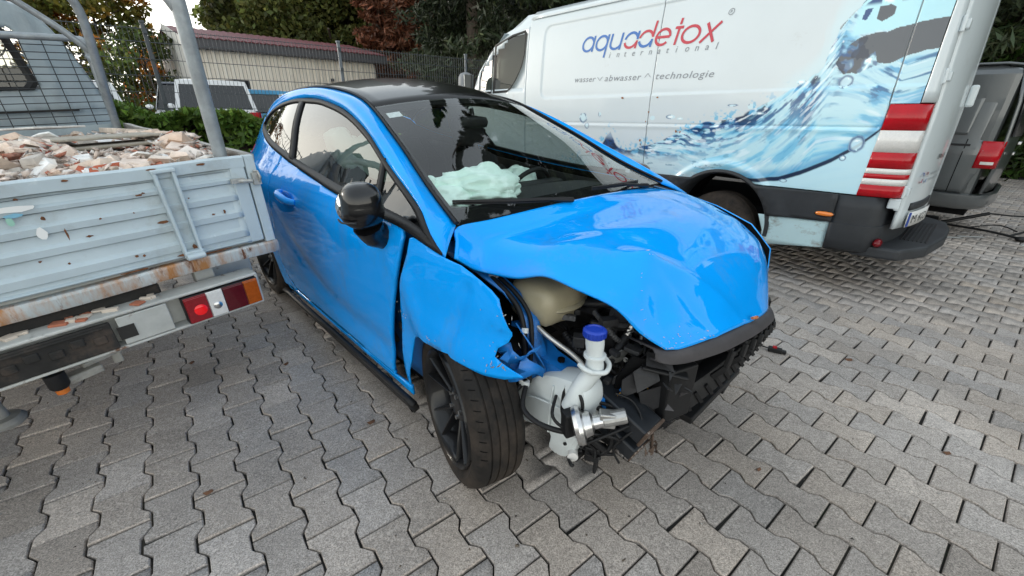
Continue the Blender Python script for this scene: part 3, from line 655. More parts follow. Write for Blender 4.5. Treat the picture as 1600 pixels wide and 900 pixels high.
for k in range(44):
    if k < 26: s_, t_c = min(.995, 1 - abs(cr2.gauss(0, .05))), abs(cr2.gauss(0, .09))
    elif k < 36: s_, t_c = min(.995, 1 - abs(cr2.gauss(0, .012))), cr2.uniform(.1, .9)
    else: q_ = cr2.random(); s_, t_c = .66 + .20 * q_ + cr2.gauss(0, .008), .19 * (1 - q_) + abs(cr2.gauss(0, .012))
    p, u_, v_ = hood_at(min(.99, s_), min(.95, t_c)); a0 = cr2.uniform(0, 6.28); l_ = cr2.choice([.002, .003, .004, .008]); w_2 = cr2.choice([.001, .0015, .003])
    d1_ = u_ * math.cos(a0) + v_ * math.sin(a0); d2_ = v_ * math.cos(a0) - u_ * math.sin(a0); mb.add([p - d1_ * l_, p + d2_ * w_2, p + d1_ * l_ * .8, p - d2_ * w_2 * .7], [(0, 1, 2, 3)])
tag(mb.build('paint_chips', CHIP, bon, recalc=False), kind='stuff')
mb = MB()
for k in range(34):
    a_, b_2 = cr2.choice([(.15, .62), (.11, .60), (.17, .74), (.14, .66), (.02, .61), (-.15, .61), (-.35, .62), (.16, .80)]); a_ += cr2.gauss(0, .022); b_2 += abs(cr2.gauss(0, .03)); p = Vector(fen(a_, b_2)) + Vector((0, -.0025, 0)); l_ = cr2.choice([.003, .005, .009]); a0 = cr2.uniform(0, 6.28)
    mb.add([p + Vector((math.cos(a0) * l_, 0, math.sin(a0) * l_)), p + Vector((-math.sin(a0) * .002, 0, math.cos(a0) * .002)), p - Vector((math.cos(a0) * l_, 0, math.sin(a0) * l_)), p - Vector((-math.sin(a0) * .0015, 0, math.cos(a0) * .0015))], [(0, 1, 2, 3)])
tag(mb.build('paint_chips', CHIP, fw_, recalc=False), kind='stuff')
# ---- cowl, wipers
mb = MB(); mb.grid([[(-.215 + .025 * (1 - (y / .7) ** 2), y, .985 + .018 * (1 - (y / .7) ** 2)) for y in np.linspace(-.69, .69, 15)], [(-.27 + .03 * (1 - (y / .7) ** 2), y, 1.0 + .018 * (1 - (y / .7) ** 2)) for y in np.linspace(-.68, .68, 15)]]); mb.build('cowl_panel', BLACKP, car, smooth=60, solid=.01)
for pts in ([(-.26, -.36, 1.030), (-.235, -.50, 1.028), (-.30, -.60, 1.048)], [(-.24, .02, 1.045), (-.205, .25, 1.036), (-.255, .58, 1.032)]):
    pass
def wiper(piv, a, b):
    mb = MB(); mb.tube(spline([piv, ((piv[0] + a[0]) / 2, (piv[1] + a[1]) / 2, piv[2] + .012), a], 4), [.011] * 3 + [.008] * 6, 6)
    mb.tube([b[0], a, b[1]], [.005, .008, .005], 6); mb.tube([(p[0], p[1], p[2] - .009) for p in (b[0], a, b[1])], .004, 4)
    mb.build('wiper', BLACKP, car, smooth=50)
wiper((-.12, -.16, 1.022), (-.20, -.42, 1.040), [(-.30, -.645, 1.050), (-.155, -.27, 1.034)])
wiper((-.15, .50, 1.008), (-.165, .27, 1.036), [(-.16, .02, 1.046), (-.20, .48, 1.026)])
# ---- wing mirrors
for sgn, dr in ((-1, door_r), (1, door_l)):
    mb = MB()
    dzm = 0 if sgn < 0 else -.07
    mb.ell((-.458, sgn * .925, 1.048 + dzm), (.074, .072, .080), 28, 20, fn=lambda p: (1.0 if p.x > -.2 else .88) * (1 / (abs(p.x) ** 2.6 + abs(p.y) ** 2.6 + abs(p.z) ** 2.6)) ** (1 / 2.6) * (1.04 if p.z < 0 else 1))
    mr = mb.build('wing_mirror', BLACKG, car, smooth=70)
    mb = MB(); mb.ell((-.50, sgn * .925, 1.040 + dzm), (.045, .074, .070), 16, 10); mb.build('mirror_glass', mat('mirror_face', (.7, .72, .74), .03, metal=1), mr, smooth=70)
    mb = MB(); mb.tube(spline([(-.455, sgn * .91, .975), (-.47, sgn * .885, .935), (-.475, sgn * .835, .915)], 4), [.055, .055, .052, .05, .05, .05, .05, .052, .055], 12); mb.build('mirror_arm', BLACKG, mr, smooth=60)
    mb = MB(); mb.tube(spline([(-.50, sgn * .995, 1.0), (-.44, sgn * 1.005, 1.0), (-.39, sgn * .98, 1.005)], 4) if sgn < 0 else [(-.5, .99, .94), (-.44, 1.0, .94), (-.39, .98, .945)], .0035, 6); mb.build('indicator_lens', DGREY, mr, smooth=60)
# ---- wheels
def wheel(c, steer, sgn, full=True):
    ax = Vector((math.sin(steer) * -sgn * 1.0, sgn * math.cos(steer), 0)); ax = Vector((-math.sin(steer), math.cos(steer), 0)) * sgn   # outward axis
    fwd = Vector((ax.y * sgn, -ax.x * sgn, 0)); up = Vector((0, 0, 1))
    M = Matrix(((fwd.x, ax.x, 0, c[0]), (fwd.y, ax.y, 0, c[1]), (0, 0, 1, c[2]), (0, 0, 0, 1)))
    def tr(p): return tuple(M @ Vector(p))
    Rr, wd = .312, .190
    # tread profile with four grooves (y outward)
    prof = []
    h = wd / 2
    prof += [(-h + .012, .232), (-h - .004, .262), (-h + .002, .288), (-h + .014, .303), (-h + .030, .3095)]
    for g in (-.046, -.016, .016, .046): prof += [(g - .0038, .3118), (g - .0030, .3065), (g + .0030, .3065), (g + .0038, .3118)]
    prof += [(h - .030, .3095), (h - .014, .303), (h - .002, .288), (h + .004, .262), (h - .012, .232)]
    n = 72 if full else 36
    rows = [[tr((r * math.cos(2 * math.pi * j / n), y, r * math.sin(2 * math.pi * j / n))) for j in range(n)] for y, r in prof]
    wt = thing('wheel', None, None); wt.parent = car
    mb = MB(); mb.grid(rows, close=True)
    if full:
        for k in range(48):                     # shoulder sipes
            a = 2 * math.pi * k / 56
            for y0, y1, da in ((.062, .088, .03),):
                pts = [tr((rr_ * math.cos(a + d_), yy, rr_ * math.sin(a + d_))) for yy, rr_, d_ in ((y0, .3112, 0), (y0 + (y1 - y0) * .5, .3090, da * .5), (y1 * .96, .3045, da))]
                mb.tube(pts, .0013, 4, 1, False)
    tyre = mb.build('tyre', [RUBBER, BLACKM], wt, smooth=40)
    mb = MB(); m2 = 48
    rprof = [(h - .008, .235), (h + .002, .229), (h - .004, .222), (h - .02, .212), (-h + .05, .200), (-h + .02, .226), (-h + .01, .235)]
    mb.grid([[tr((r * math.cos(2 * math.pi * j / m2), y, r * math.sin(2 * math.pi * j / m2))) for j in range(m2)] for y, r in rprof], close=True)
    # hub and ten split spokes
    mb.add([], [])
    k0 = len(mb.v)
    hub = MB(); hub.lathe([(-.03, .075), (h - .055, .075), (h - .045, .062), (h - .043, .03), (h - .046, .0)], (0, 0, 0), (0, 1, 0), 20, caps=False)
    mb.add([tr(p) for p in hub.v], hub.f)
    if full or True:
        for k in range(5):
            for da in (-.16, .16):
                a0 = 2 * math.pi * k / 5 + .3; a1 = a0 + da * 1.55
                p0 = Vector((.055 * math.cos(a0 + da * .6), h - .055, .055 * math.sin(a0 + da * .6))); p1 = Vector((.216 * math.cos(a1), h - .014, .216 * math.sin(a1)))
                d = (p1 - p0).normalized(); sd = Vector((-d.z, 0, d.x)).normalized()
                vs = []
                for q, wv, dep in ((p0, .0075, .03), (p1, .0055, .022)):
                    vs += [q + sd * wv, q + sd * wv * .4 + Vector((0, .008, 0)), q - sd * wv * .4 + Vector((0, .008, 0)), q - sd * wv, q - sd * wv + Vector((0, -dep, 0)), q + sd * wv + Vector((0, -dep, 0))]
                mb.add([tr(v) for v in vs], [(i, (i + 1) % 6, 6 + (i + 1) % 6, 6 + i) for i in range(6)] + [(5, 4, 3, 2, 1, 0), (6, 7, 8, 9, 10, 11)])
    mb.build('rim', RIM, wt, smooth=35)
    mb = MB()
    for k in range(5):
        a = 2 * math.pi * k / 5; mb.cyl(tr((.05 * math.cos(a), h - .06, .05 * math.sin(a))), tr((.05 * math.cos(a), h - .036, .05 * math.sin(a))), .009, 6)
    mb.build('wheel_nuts', STEEL, wt)
    mb = MB(); mb.cyl(tr((0, -.02, 0)), tr((0, .012, 0)), .135, 32); mb.build('brake_disc', mat('brake_disc', (.12, .11, .10), .45, metal=.8, noise=(20, .3)), wt, smooth=40)
    return wt
wheel((-.105, -.750, .312), R(-15), -1); wheel((0, .745, .312), R(-21), 1, False); wheel((-2.493, -.735, .312), 0, -1); wheel((-2.493, .735, .312), 0, 1, False)
# ---- underbody, engine bay walls, interior shell
def T(mb, *pts, r=.008, n=8, mi=0, seg=5): mb.tube(spline(pts, seg), r, n, mi); return mb
mb = MB(); mb.box((-1.45, 0, .20), (2.6, 1.42, .05)); mb.box((-2.7, 0, .32), (.7, 1.1, .2)); mb.box((.0, .05, .21), (.75, .95, .04)); mb.build('underbody', BLACKM, car)
mb = MB(); mb.box((-.40, 0, .62), (.05, 1.40, .72)); mb.build('firewall', BLACKM, car)
for sgn in (-1, 1):
    mb = MB(); mb.grid([[(-2.493 + .33 * math.cos(a), sgn * y, .31 + .33 * math.sin(a)) for a in np.linspace(-.3, math.pi + .3, 16)] for y in (.78, .52)]); mb.build('arch_liner', BLACKM, car, smooth=60)
    x1 = -.38
    mb = MB(); mb.grid([[(.01 + .345 * math.cos(a), sgn * y, .30 + .345 * math.sin(a)) for a in np.linspace(1.25 if sgn < 0 else .4, math.pi + .35, 16)] for y in (.77, .50)]); mb.build('arch_liner', BLACKM, car, smooth=60)
# dash, seats, trim
DASH = mat('dashboard_plastic', (.022, .023, .025), .6, bump=(180, .2, .001))
mb = MB()
prof = [(-.20, .955), (-.45, .985), (-.62, .985), (-.74, .945), (-.80, .86), (-.78, .70), (-.70, .55)]
mb.grid([[(x, y, z - .03 * (abs(y) / .66) ** 4) for y in np.linspace(-.66, .66, 13)] for x, z in prof]); mb.build('dashboard', DASH, car, smooth=60)
mb = MB(); mb.box((-.80, .36, .93), (.10, .38, .07)); mb.build('instrument_hood', DASH, car, bevel=.02)
mb = MB()
c_ = Vector((-.90, .36, .86)); axd = Vector((-.9, 0, .42)).normalized(); u_ = Vector((0, 1, 0)); v_ = axd.cross(u_)
mb.tube([c_ + u_ * (.185 * math.cos(a)) + v_ * (.185 * math.sin(a)) for a in np.linspace(0, 2 * math.pi, 33)], .015, 8)
mb.box(tuple(c_), (.05, .16, .10)); mb.box(tuple(c_), (.03, .34, .035)); st = mb.build('steering_wheel', BLACKP, car, smooth=50)
def seat(x, y):
    mb = MB(); q = Matrix.Rotation(R(-14), 3, 'Y')
    sq = lambda p: 1.0 / max(abs(p.x), abs(p.y), abs(p.z)) ** .55
    mb.ell((x + .22, y, .50), (.27, .24, .09), 20, 12, fn=sq)
    o = MB(); o.ell((0, 0, .30), (.075, .235, .34), 20, 14, fn=sq); o.ell((.03, .20, .25), (.09, .05, .27), 12, 10, fn=sq); o.ell((.03, -.20, .25), (.09, .05, .27), 12, 10, fn=sq)
    mb.add([tuple(q @ Vector(p) + Vector((x, y, .48))) for p in o.v], o.f)
    s = mb.build('seat', SEAT, car, smooth=60)
    o = MB(); o.ell((.0, 0, .76), (.055, .13, .105), 18, 12, fn=sq); o.cyl((0, .05, .6), (0, .05, .72), .007, 6); o.cyl((0, -.05, .6), (0, -.05, .72), .007, 6)
    mb = MB(); mb.add([tuple(q @ Vector(p) + Vector((x, y, .48))) for p in o.v], o.f); mb.build('headrest', SEAT, s, smooth=60)
seat(-1.30, -.36); seat(-1.30, .36)
mb = MB(); sq = lambda p: 1.0 / max(abs(p.x), abs(p.y), abs(p.z)) ** .55
mb.ell((-2.12, 0, .60), (.25, .60, .10), 20, 10, fn=sq); mb.ell((-2.38, 0, .86), (.10, .60, .30), 20, 12, fn=sq); rs_ = mb.build('rear_bench', SEAT, car, smooth=60)
mb = MB()
for y in (-.34, .34): mb.ell((-2.45, y, 1.22), (.05, .12, .07), 14, 8, fn=sq)
mb.build('headrests', SEAT, rs_, smooth=60)
mb = MB(); hl = [cross(Vector((p.x, p.y - .03, p.z - .035)), .03, .05) for p in roof_s]; mb.grid(hl); mb.build('headlining', mat('headlining', (.22, .22, .22), .9), car, smooth=60)
for S, sgn in ((SR, -1), (SL, 1)): panel('door_trim', [(-.36, .94), (-.62, .30), (-2.1, .30), (-2.4, 1.10), (-1.7, 1.03), (-.95, .965)], S(.09), DASH, car, (.15, .15), .01, 60)
mb = MB(); mb.ell((-.97, .0, 1.292), (.022, .10, .032), 16, 10, fn=sq); mb.cyl((-.97, .0, 1.292), (-.99, .0, 1.36), .012, 8); mb.build('inside_mirror', BLACKP, car, smooth=60)
SB = mat('belt_webbing', (.03, .03, .032), .8)
for sgn in (-1, 1):
    mb = MB(); mb.add([(-1.62, sgn * .60, 1.22), (-1.58, sgn * .60, 1.22), (-1.40, sgn * .55, .50), (-1.45, sgn * .55, .50)], [(0, 1, 2, 3)]); mb.build('seat_belt', SB, car, solid=.003)
# airbags: crumpled cloth lobes on the dash and a hanging curtain bag
def cloth(name, lobes, parent, seed, M=None, amp=.05, label=None):
    mb = MB()
    for (c, r_) in lobes:
        def fn(p, c=c):
            q = Vector((p.x * 1.6 + c[0] * 9 + seed, p.y * 1.6 + c[1] * 9, p.z * 1.6))
            f = 1 + amp * 4.0 * mnoise.noise(q * .8) + amp * 2.4 * (.5 - abs(mnoise.noise(q * 1.15)) * 2) + amp * .28 * (.5 - abs(mnoise.noise(q * 3.2)) * 2)
            return f
        mb.ell(c, r_, 64, 44, fn=fn)
    return mb.build(name, AIRBAG, parent, smooth=180, label=label)
cloth('airbag', [((-.575, -.33, 1.030), (.13, .21, .085)), ((-.545, -.47, 1.00), (.10, .12, .055)), ((-.60, -.25, 1.035), (.11, .12, .085)), ((-.50, -.30, 1.005), (.10, .17, .055)), ((-.62, -.56, 1.035), (.09, .06, .06))], car, 3, amp=.085, label='deflated pale mint passenger airbag crumpled on the dashboard')
cloth('airbag', [((-.98, .36, .88), (.10, .17, .15)), ((-.95, .22, .84), (.08, .12, .10))], car, 8, amp=.07, label='deflated airbag hanging from the steering wheel')
cloth('curtain_airbag', [((-1.05, -.545, 1.13), (.30, .018, .10)), ((-1.45, -.54, 1.15), (.25, .018, .10))], car, 5, amp=.06)
# ------------------------------------------------------------------ smashed front: what hangs in the engine bay
# strut tower and inner wing rails (blue)
mb = MB()
mb.grid([[(-.30, -.735, .90), (-.30, -.60, .90), (-.30, -.56, .78)], [(-.10, -.700, .845), (-.10, -.61, .835), (-.09, -.57, .72)], [(.02, -.68, .80), (.03, -.60, .775), (.04, -.56, .66)], [(.10, -.665, .735), (.115, -.60, .70), (.12, -.56, .60)], [(.13, -.66, .62), (.15, -.60, .60), (.15, -.56, .52)], [(.135, -.655, .50), (.16, -.60, .49), (.16, -.56, .42)]])
mb.build('inner_wing_rail', BLUE_IN, car, smooth=35, solid=.006)
mb = MB()
mb.grid([[(.0, -.62, .66), (.0, -.52, .64), (.0, -.50, .52)], [(.15, -.62, .58), (.15, -.53, .57), (.15, -.50, .46)], [(.27, -.60, .545), (.27, -.52, .54), (.27, -.50, .43)], [(.38, -.575, .50), (.38, -.51, .50), (.38, -.49, .40)], [(.40, -.57, .42), (.40, -.51, .41), (.40, -.49, .38)]])
mb.grid([[(.0, -.62, .66), (.15, -.62, .58), (.27, -.60, .545), (.38, -.575, .50)], [(.0, -.64, .55), (.15, -.635, .48), (.27, -.615, .45), (.36, -.585, .42)]])
mb.build('front_chassis_rail', BLUE_IN, car, smooth=35, solid=.006)
mb = MB()
for x, y, z in ((.06, -.575, .628), (.2, -.57, .57), (.31, -.555, .53)): mb.cyl((x, y, z - .004), (x, y, z + .006), .013, 10)
mb.build('rail_holes', BLACKM, car)
mb = MB(); mb.grid([[(.10, -.70, .72), (.16, -.69, .66), (.19, -.665, .60)], [(.08, -.66, .68), (.15, -.655, .62), (.18, -.63, .55)], [(.09, -.64, .60), (.15, -.63, .55), (.17, -.61, .47)]]); mb.build('bent_bracket', BLUE_IN, car, smooth=30, solid=.004)
mb = MB(); mb.grid([[(.40, -.50, .47), (.40, -.46, .50)], [(.405, -.50, .38), (.41, -.45, .40)], [(.39, -.49, .31), (.40, -.44, .33)]]); mb.build('rail_end_plate', BLUE_IN, car, solid=.006)
# expansion tank
mb = MB()
f = lambda p: (1.0 / max(abs(p.x), abs(p.y), abs(p.z)) ** .35) * (1 + .03 * math.sin(9 * p.y))
mb.ell((.045, -.475, .735), (.115, .145, .085), 32, 20, fn=f)
mb.lathe([(-.004, .128), (.004, .134), (.012, .128)], (.045, -.475, .725), (0, 0, 1), 32)
tank = mb.build('expansion_tank', CREAM, car, smooth=60)
mb = MB(); mb.lathe([(0, .036), (.03, .036), (.034, .03)], (-.02, -.50, .805), (0, 0, 1), 16); mb.build('tank_cap', BLACKP, tank, smooth=40)
# washer bottle with filler neck and blue cap
WB = [(0.065, 0.403), (0.045, 0.310), (0.10, 0.285), (0.206, 0.317), (0.243, 0.297), (0.239, 0.235), (0.310, 0.255), (0.362, 0.348), (0.375, 0.441), (0.380, 0.528), (0.355, 0.580), (0.279, 0.572), (0.154, 0.518)]
mb = MB(); nb_ = len(WB); cxb = sum(p[0] for p in WB) / nb_; czb = sum(p[1] for p in WB) / nb_
rings = []
for y_, k_ in ((-.545, .80), (-.557, .95), (-.580, 1.0), (-.632, 1.0), (-.652, .965), (-.662, .86)): rings.append([(cxb + (x - cxb) * k_, y_ + .012 * math.sin(9 * x), czb + (z - czb) * k_) for x, z in spl2(WB, 3, True)])
mb.grid(rings, close=True); m_ = len(rings[0]); mb.add(rings[0], [tuple(range(m_))]); mb.add(rings[-1], [tuple(range(m_ - 1, -1, -1))])
bot = mb.build('washer_bottle', MILK, car, smooth=38)
mb = MB(); T(mb, (.09, -.660, .40), (.16, -.665, .44), (.27, -.664, .46), (.35, -.660, .46), r=.004); T(mb, (.235, -.660, .33), (.240, -.664, .44), (.245, -.660, .53), r=.004); mb.build('moulded_seam', MILK, bot, smooth=60)
mb = MB(); T(mb, (.325, -.655, .49), (.335, -.64, .56), (.355, -.605, .62), (.352, -.60, .67), (.345, -.60, .735), r=[q * .84 for q in [.044, .042, .04, .038, .036, .034, .034, .034, .033, .033, .036, .036, .034, .033, .031, .031, .031, .033, .035, .035, .035]], n=16, seg=5)
mb.lathe([(0, .030), (.002, .035), (.010, .035), (.012, .029)], (.352, -.60, .668), (0, 0, 1), 20); mb.build('filler_neck', MILK, bot, smooth=50)
mb = MB(); mb.lathe([(0, .037), (.004, .040), (.022, .040), (.026, .036), (.027, .03), (.023, .028), (.023, .0)], (.343, -.60, .737), (-.02, 0, 1), 28); mb.v = [(.343 + (x - .343) * .86, -.60 + (y + .60) * .86, z) for x, y, z in mb.v]
for k in range(20):
    a = 2 * math.pi * k / 20; mb.box((.343 + .0350 * math.cos(a), -.60 + .0350 * math.sin(a), .750), (.003, .004, .018), a)
mb.build('filler_cap', BLUECAP, bot, smooth=35)
mb = MB(); T(mb, (.37, -.635, .635), (.395, -.60, .632), (.385, -.565, .64), (.36, -.555, .65), r=.008); T(mb, (.325, -.64, .645), (.35, -.645, .642), (.375, -.635, .636), r=.008); mb.build('neck_clip', MILK, bot, smooth=50)
# engine and clutter behind
mb = MB()
er = random.Random(21)
mb.box((.0, .10, .52), (.46, .62, .40)); mb.box((-.02, .12, .76), (.34, .46, .09)); mb.box((.17, -.18, .60), (.12, .18, .16)); mb.build('engine_block', DARKM, car, bevel=.02)
mb = MB()
for k in range(9): mb.box((.13, -.12 + .035 * k, .70), (.16, .012, .10))
mb.box((.06, .12, .83), (.36, .40, .03)); mb.build('engine_cover', DARKP, car, bevel=.006)
mb = MB()
for (c, d, a) in (((.22, -.34, .60), (.11, .10, .12), .3), ((.26, -.22, .54), (.10, .16, .10), -.2), ((.16, -.40, .52), (.12, .10, .14), .5), ((.32, -.10, .60), (.08, .22, .10), .1), ((.30, .12, .58), (.10, .20, .16), 0), ((.12, -.30, .68), (.10, .12, .06), .2), ((.34, -.28, .46), (.10, .12, .10), .4)): mb.box(c, d, a)
mb.build('engine_ancillaries', DARKP, car, bevel=.012)
mb = MB()
for (o, r_, h, ax) in (((.28, -.34, .68), .045, .05, (.3, -.6, .7)), ((.21, -.28, .70), .035, .06, (.2, -.2, 1)), ((.36, -.18, .56), .06, .05, (.8, -.5, .2)), ((.38, -.30, .60), .038, .06, (.7, -.6, .1)), ((.26, -.44, .56), .03, .07, (.2, -.9, .2))): 
    mb = MB(); mb.lathe([(0, r_), (h * .7, r_), (h * .75, r_ * .7), (h, r_ * .65), (h, r_ * .3)], o, ax, 18); mb.build('pulley', DARKM, car, smooth=35)
mb = MB()
for k in range(26):
    p = Vector((er.uniform(.08, .40), er.uniform(-.50, .25), er.uniform(.45, .74))); pts = [p]
    for q in range(4): p = p + Vector((er.uniform(-.07, .08), er.uniform(-.07, .12), er.uniform(-.08, .05))); pts.append(p)
    mb.tube(spline(pts, 4), er.choice([.006, .009, .013, .016]), 7)
tag(mb.build('hose_tangle', DARKP, car, smooth=60), kind='stuff')
mb = MB()
for k in range(60):
    c = (er.uniform(.08, .42), er.uniform(-.50, .30), er.uniform(.42, .73)); mb.box(c, (er.uniform(.015, .06), er.uniform(.015, .06), er.uniform(.01, .04)), er.uniform(0, 3))
tag(mb.build('engine_fittings', DARKM, car, bevel=.003), kind='stuff')
mb = MB(); mb.box((.40, .05, .50), (.05, .80, .34)); mb.build('radiator', BLACKM, car)
mb = MB()
for k in range(22): mb.box((.43, -.30 + .036 * k, .50), (.012, .006, .30))
mb.build('radiator_fins', DARKM, car)
# more clutter that fills the bay: corrugated hoses, plugs, bolts, clips, labels
GREYH = mat('grey_hose', (.085, .085, .088), .6, noise=(20, .3)); TIN = mat('tinned_bracket', (.25, .25, .24), .5, metal=.7, noise=(30, .35), dirt=((.06, .05, .04), 14, .5, .75, .8))
def corr(pts, r_, m, nm):
    P = spline(pts, 14); mb = MB(); mb.tube(P, [r_ * (1.0 if i % 2 else .80) for i in range(len(P))], 9); return mb.build(nm, m, car, smooth=40)
mb = MB(); T(mb, (.26, -.66, .50), (.30, -.72, .47), (.36, -.70, .44), (.42, -.64, .43), (.46, -.58, .40), (.44, -.55, .34), (.39, -.58, .31), (.37, -.64, .34), (.40, -.68, .40), (.45, -.62, .44), (.48, -.54, .45), r=.0055, n=7); T(mb, (.31, -.62, .53), (.34, -.655, .56), (.365, -.66, .53), (.36, -.655, .47), (.33, -.65, .44), r=.006, n=7)
T(mb, (.40, -.53, .52), (.45, -.50, .50), (.50, -.52, .46), (.48, -.56, .42), (.45, -.585, .36), (.47, -.57, .30), r=.004, n=6); mb.build('looped_cables', BLACKP, car, smooth=60)
corr([(.12, -.46, .60), (.20, -.48, .575), (.27, -.45, .56), (.33, -.40, .53)], .014, DARKP, 'corrugated_hose')
corr([(.20, -.40, .70), (.27, -.42, .675), (.31, -.40, .63), (.34, -.34, .60)], .011, GREYH, 'corrugated_hose')
corr([(.36, -.46, .53), (.40, -.40, .56), (.42, -.32, .57), (.42, -.24, .60)], .012, DARKP, 'corrugated_hose')
corr([(.28, -.52, .50), (.34, -.49, .49), (.40, -.45, .46), (.44, -.40, .44)], .013, DARKP, 'corrugated_hose')
corr([(.24, -.22, .76), (.32, -.24, .735), (.38, -.22, .70), (.42, -.16, .66)], .013, GREYH, 'corrugated_hose')
for k in range(34):
    a = Vector((er.uniform(.16, .46), er.uniform(-.50, -.10), er.uniform(.46, .70))); mb = MB(); ty = k % 4
    if ty == 0: mb.lathe([(0, .009), (.006, .009), (.007, .006), (.016, .005)], a, (er.uniform(.2, 1), er.uniform(-1, 0), er.uniform(0, .8)), 6); mb.build('bolt', STEEL if k % 3 else TIN, car)
    elif ty == 1: mb.box(a, (er.uniform(.025, .05), er.uniform(.018, .03), .02), er.uniform(0, 3)); mb.box(a + Vector((.012, -.008, .008)), (.018, .014, .014), er.uniform(0, 3)); mb.build('electric_plug', er.choice([DARKP, GREYH, GREYH, DARKP, mat('pale_plug', (.30, .29, .27), .5)]), car, bevel=.003)
    elif ty == 2: mb.prism([(-.04, -.008), (.02, -.012), (.045, .004), (.02, .016), (-.035, .010)], lambda p, q, d: tuple(a + Vector((p * .6 + d, p * .6, q * 1.6 + p * .5))), 0, .004); mb.build('bracket', er.choice([TIN, DARKM, ALU]), car)
    else: mb.tube(spline([a, a + Vector((.03, -.01, .02)), a + Vector((.06, er.uniform(-.04, .03), -.01)), a + Vector((.08, er.uniform(-.05, .05), -.04))], 5), er.choice([.0025, .004]), 6); mb.build('thin_wire', er.choice([BLACKP, DARKP, ORANGE_W, GREEN_W, GREYH, BLACKP]), car, smooth=60)
mb = MB(); mb.add([(.300, -.20, .685), (.300, -.13, .685), (.305, -.13, .655), (.305, -.20, .655)], [(0, 1, 2, 3)]); mb.build('paper_label', mat('dirty_label', (.50, .50, .46), .7, noise=(80, .3)), car, solid=.001)
# broken headlamp mount and plastic tabs by the near corner
BT = [((.43, -.49, .60), (.46, -.42, .64), (.50, -.44, .58), (.46, -.50, .54)), ((.45, -.47, .52), (.50, -.42, .55), (.52, -.41, .48), (.47, -.46, .44)), ((.40, -.50, .56), (.43, -.46, .60), (.44, -.47, .52), (.41, -.51, .50)), ((.47, -.40, .56), (.53, -.36, .60), (.545, -.37, .53), (.49, -.41, .50)), ((.44, -.44, .66), (.50, -.40, .66), (.53, -.42, .62), (.46, -.47, .63))]
for q_ in BT:
    mb = MB(); mb.add(q_, [(0, 1, 2, 3)]); mb.build('broken_mount', DARKP, car, solid=.005)
for k in range(14):
    a = Vector((er.uniform(.44, .56), er.uniform(-.48, -.36), er.uniform(.40, .62))); mb = MB(); mb.add([a, a + Vector((er.uniform(.01, .04), er.uniform(-.02, .02), er.uniform(-.02, .02))), a + Vector((er.uniform(0, .03), er.uniform(-.02, .02), er.uniform(-.04, -.01)))], [(0, 1, 2)]); mb.build('plastic_shard', DARKP if k % 3 else GREYP, car, solid=.004)
# air-con pipes
mb = MB(); T(mb, (.22, -.30, .74), (.31, -.34, .715), (.33, -.345, .685), (.325, -.37, .64), r=.010); T(mb, (.28, -.25, .73), (.335, -.30, .70), (.345, -.305, .66), (.37, -.345, .60), (.35, -.36, .585), (.33, -.345, .60), r=.008)
mb.build('air_con_pipes', ALU, car, smooth=60)
mb = MB()
for k in range(3): mb.lathe([(-.004, .010), (-.004, .015), (.004, .015), (.004, .010)], (.328 - .002 * k, -.352 - .006 * k, .675 - .014 * k), (-.05, -.3, -1), 12)
for k in range(3): mb.lathe([(-.004, .010), (-.004, .014), (.004, .014), (.004, .010)], (.34, -.303, .685 - .014 * k), (0, 0, -1), 12)
mb.build('pipe_collars', STEEL, car, smooth=35)
mb = MB(); T(mb, (.325, -.37, .64), (.32, -.42, .59), (.315, -.46, .565), (.30, -.49, .56), r=.017, n=10); mb.build('thick_hose', DARKP, car, smooth=60)
mb = MB(); T(mb, (.04, -.40, .70), (.14, -.36, .70), (.22, -.32, .715), (.30, -.28, .74), r=.018, n=10); T(mb, (.08, -.30, .73), (.16, -.26, .75), (.25, -.20, .75), r=.02, n=10); mb.build('coolant_hose', DARKP, car, smooth=60)
mb = MB(); T(mb, (.105, -.61, .685), (.17, -.60, .655), (.24, -.565, .61), (.28, -.55, .575), (.295, -.55, .54), r=.009, n=8); mb.build('pale_metal_rod', SILVERROD, car, smooth=60)
# black cables along the rail and hanging to the ground
mb = MB(); T(mb, (-.10, -.655, .83), (.01, -.665, .80), (.085, -.67, .755), (.118, -.675, .68), (.128, -.68, .58), (.130, -.685, .50), r=.010); T(mb, (-.12, -.63, .835), (.02, -.64, .80), (.105, -.645, .745), (.135, -.655, .67), (.142, -.665, .58), (.150, -.675, .50), r=.008)
T(mb, (.130, -.69, .50), (.135, -.745, .44), (.15, -.755, .36), (.17, -.75, .325), r=.007)
T(mb, (.150, -.69, .50), (.19, -.745, .46), (.25, -.75, .44), (.32, -.72, .43), (.38, -.66, .42), r=.009)
mb.build('black_cables', BLACKP, car, smooth=60)
mb = MB(); T(mb, (.06, -.73, .30), (.05, -.75, .20), (.045, -.76, .10), (.04, -.76, .012), r=.005); mb.ell((.04, -.76, .012), (.012, .012, .02), 8, 6); mb.build('hanging_cable', BLACKP, car, smooth=60)
mb = MB()
for k in range(3): mb.cyl((.13 + .01 * k, -.69, .495 + .0 * k), (.13 + .01 * k, -.69, .515), .012, 8)
mb.cyl((-.075, -.64, .845), (-.06, -.655, .825), .018, 8); mb.cyl((.118, -.672, .70), (.122, -.678, .685), .013, 8)
mb.build('cable_clips', MILK, car)
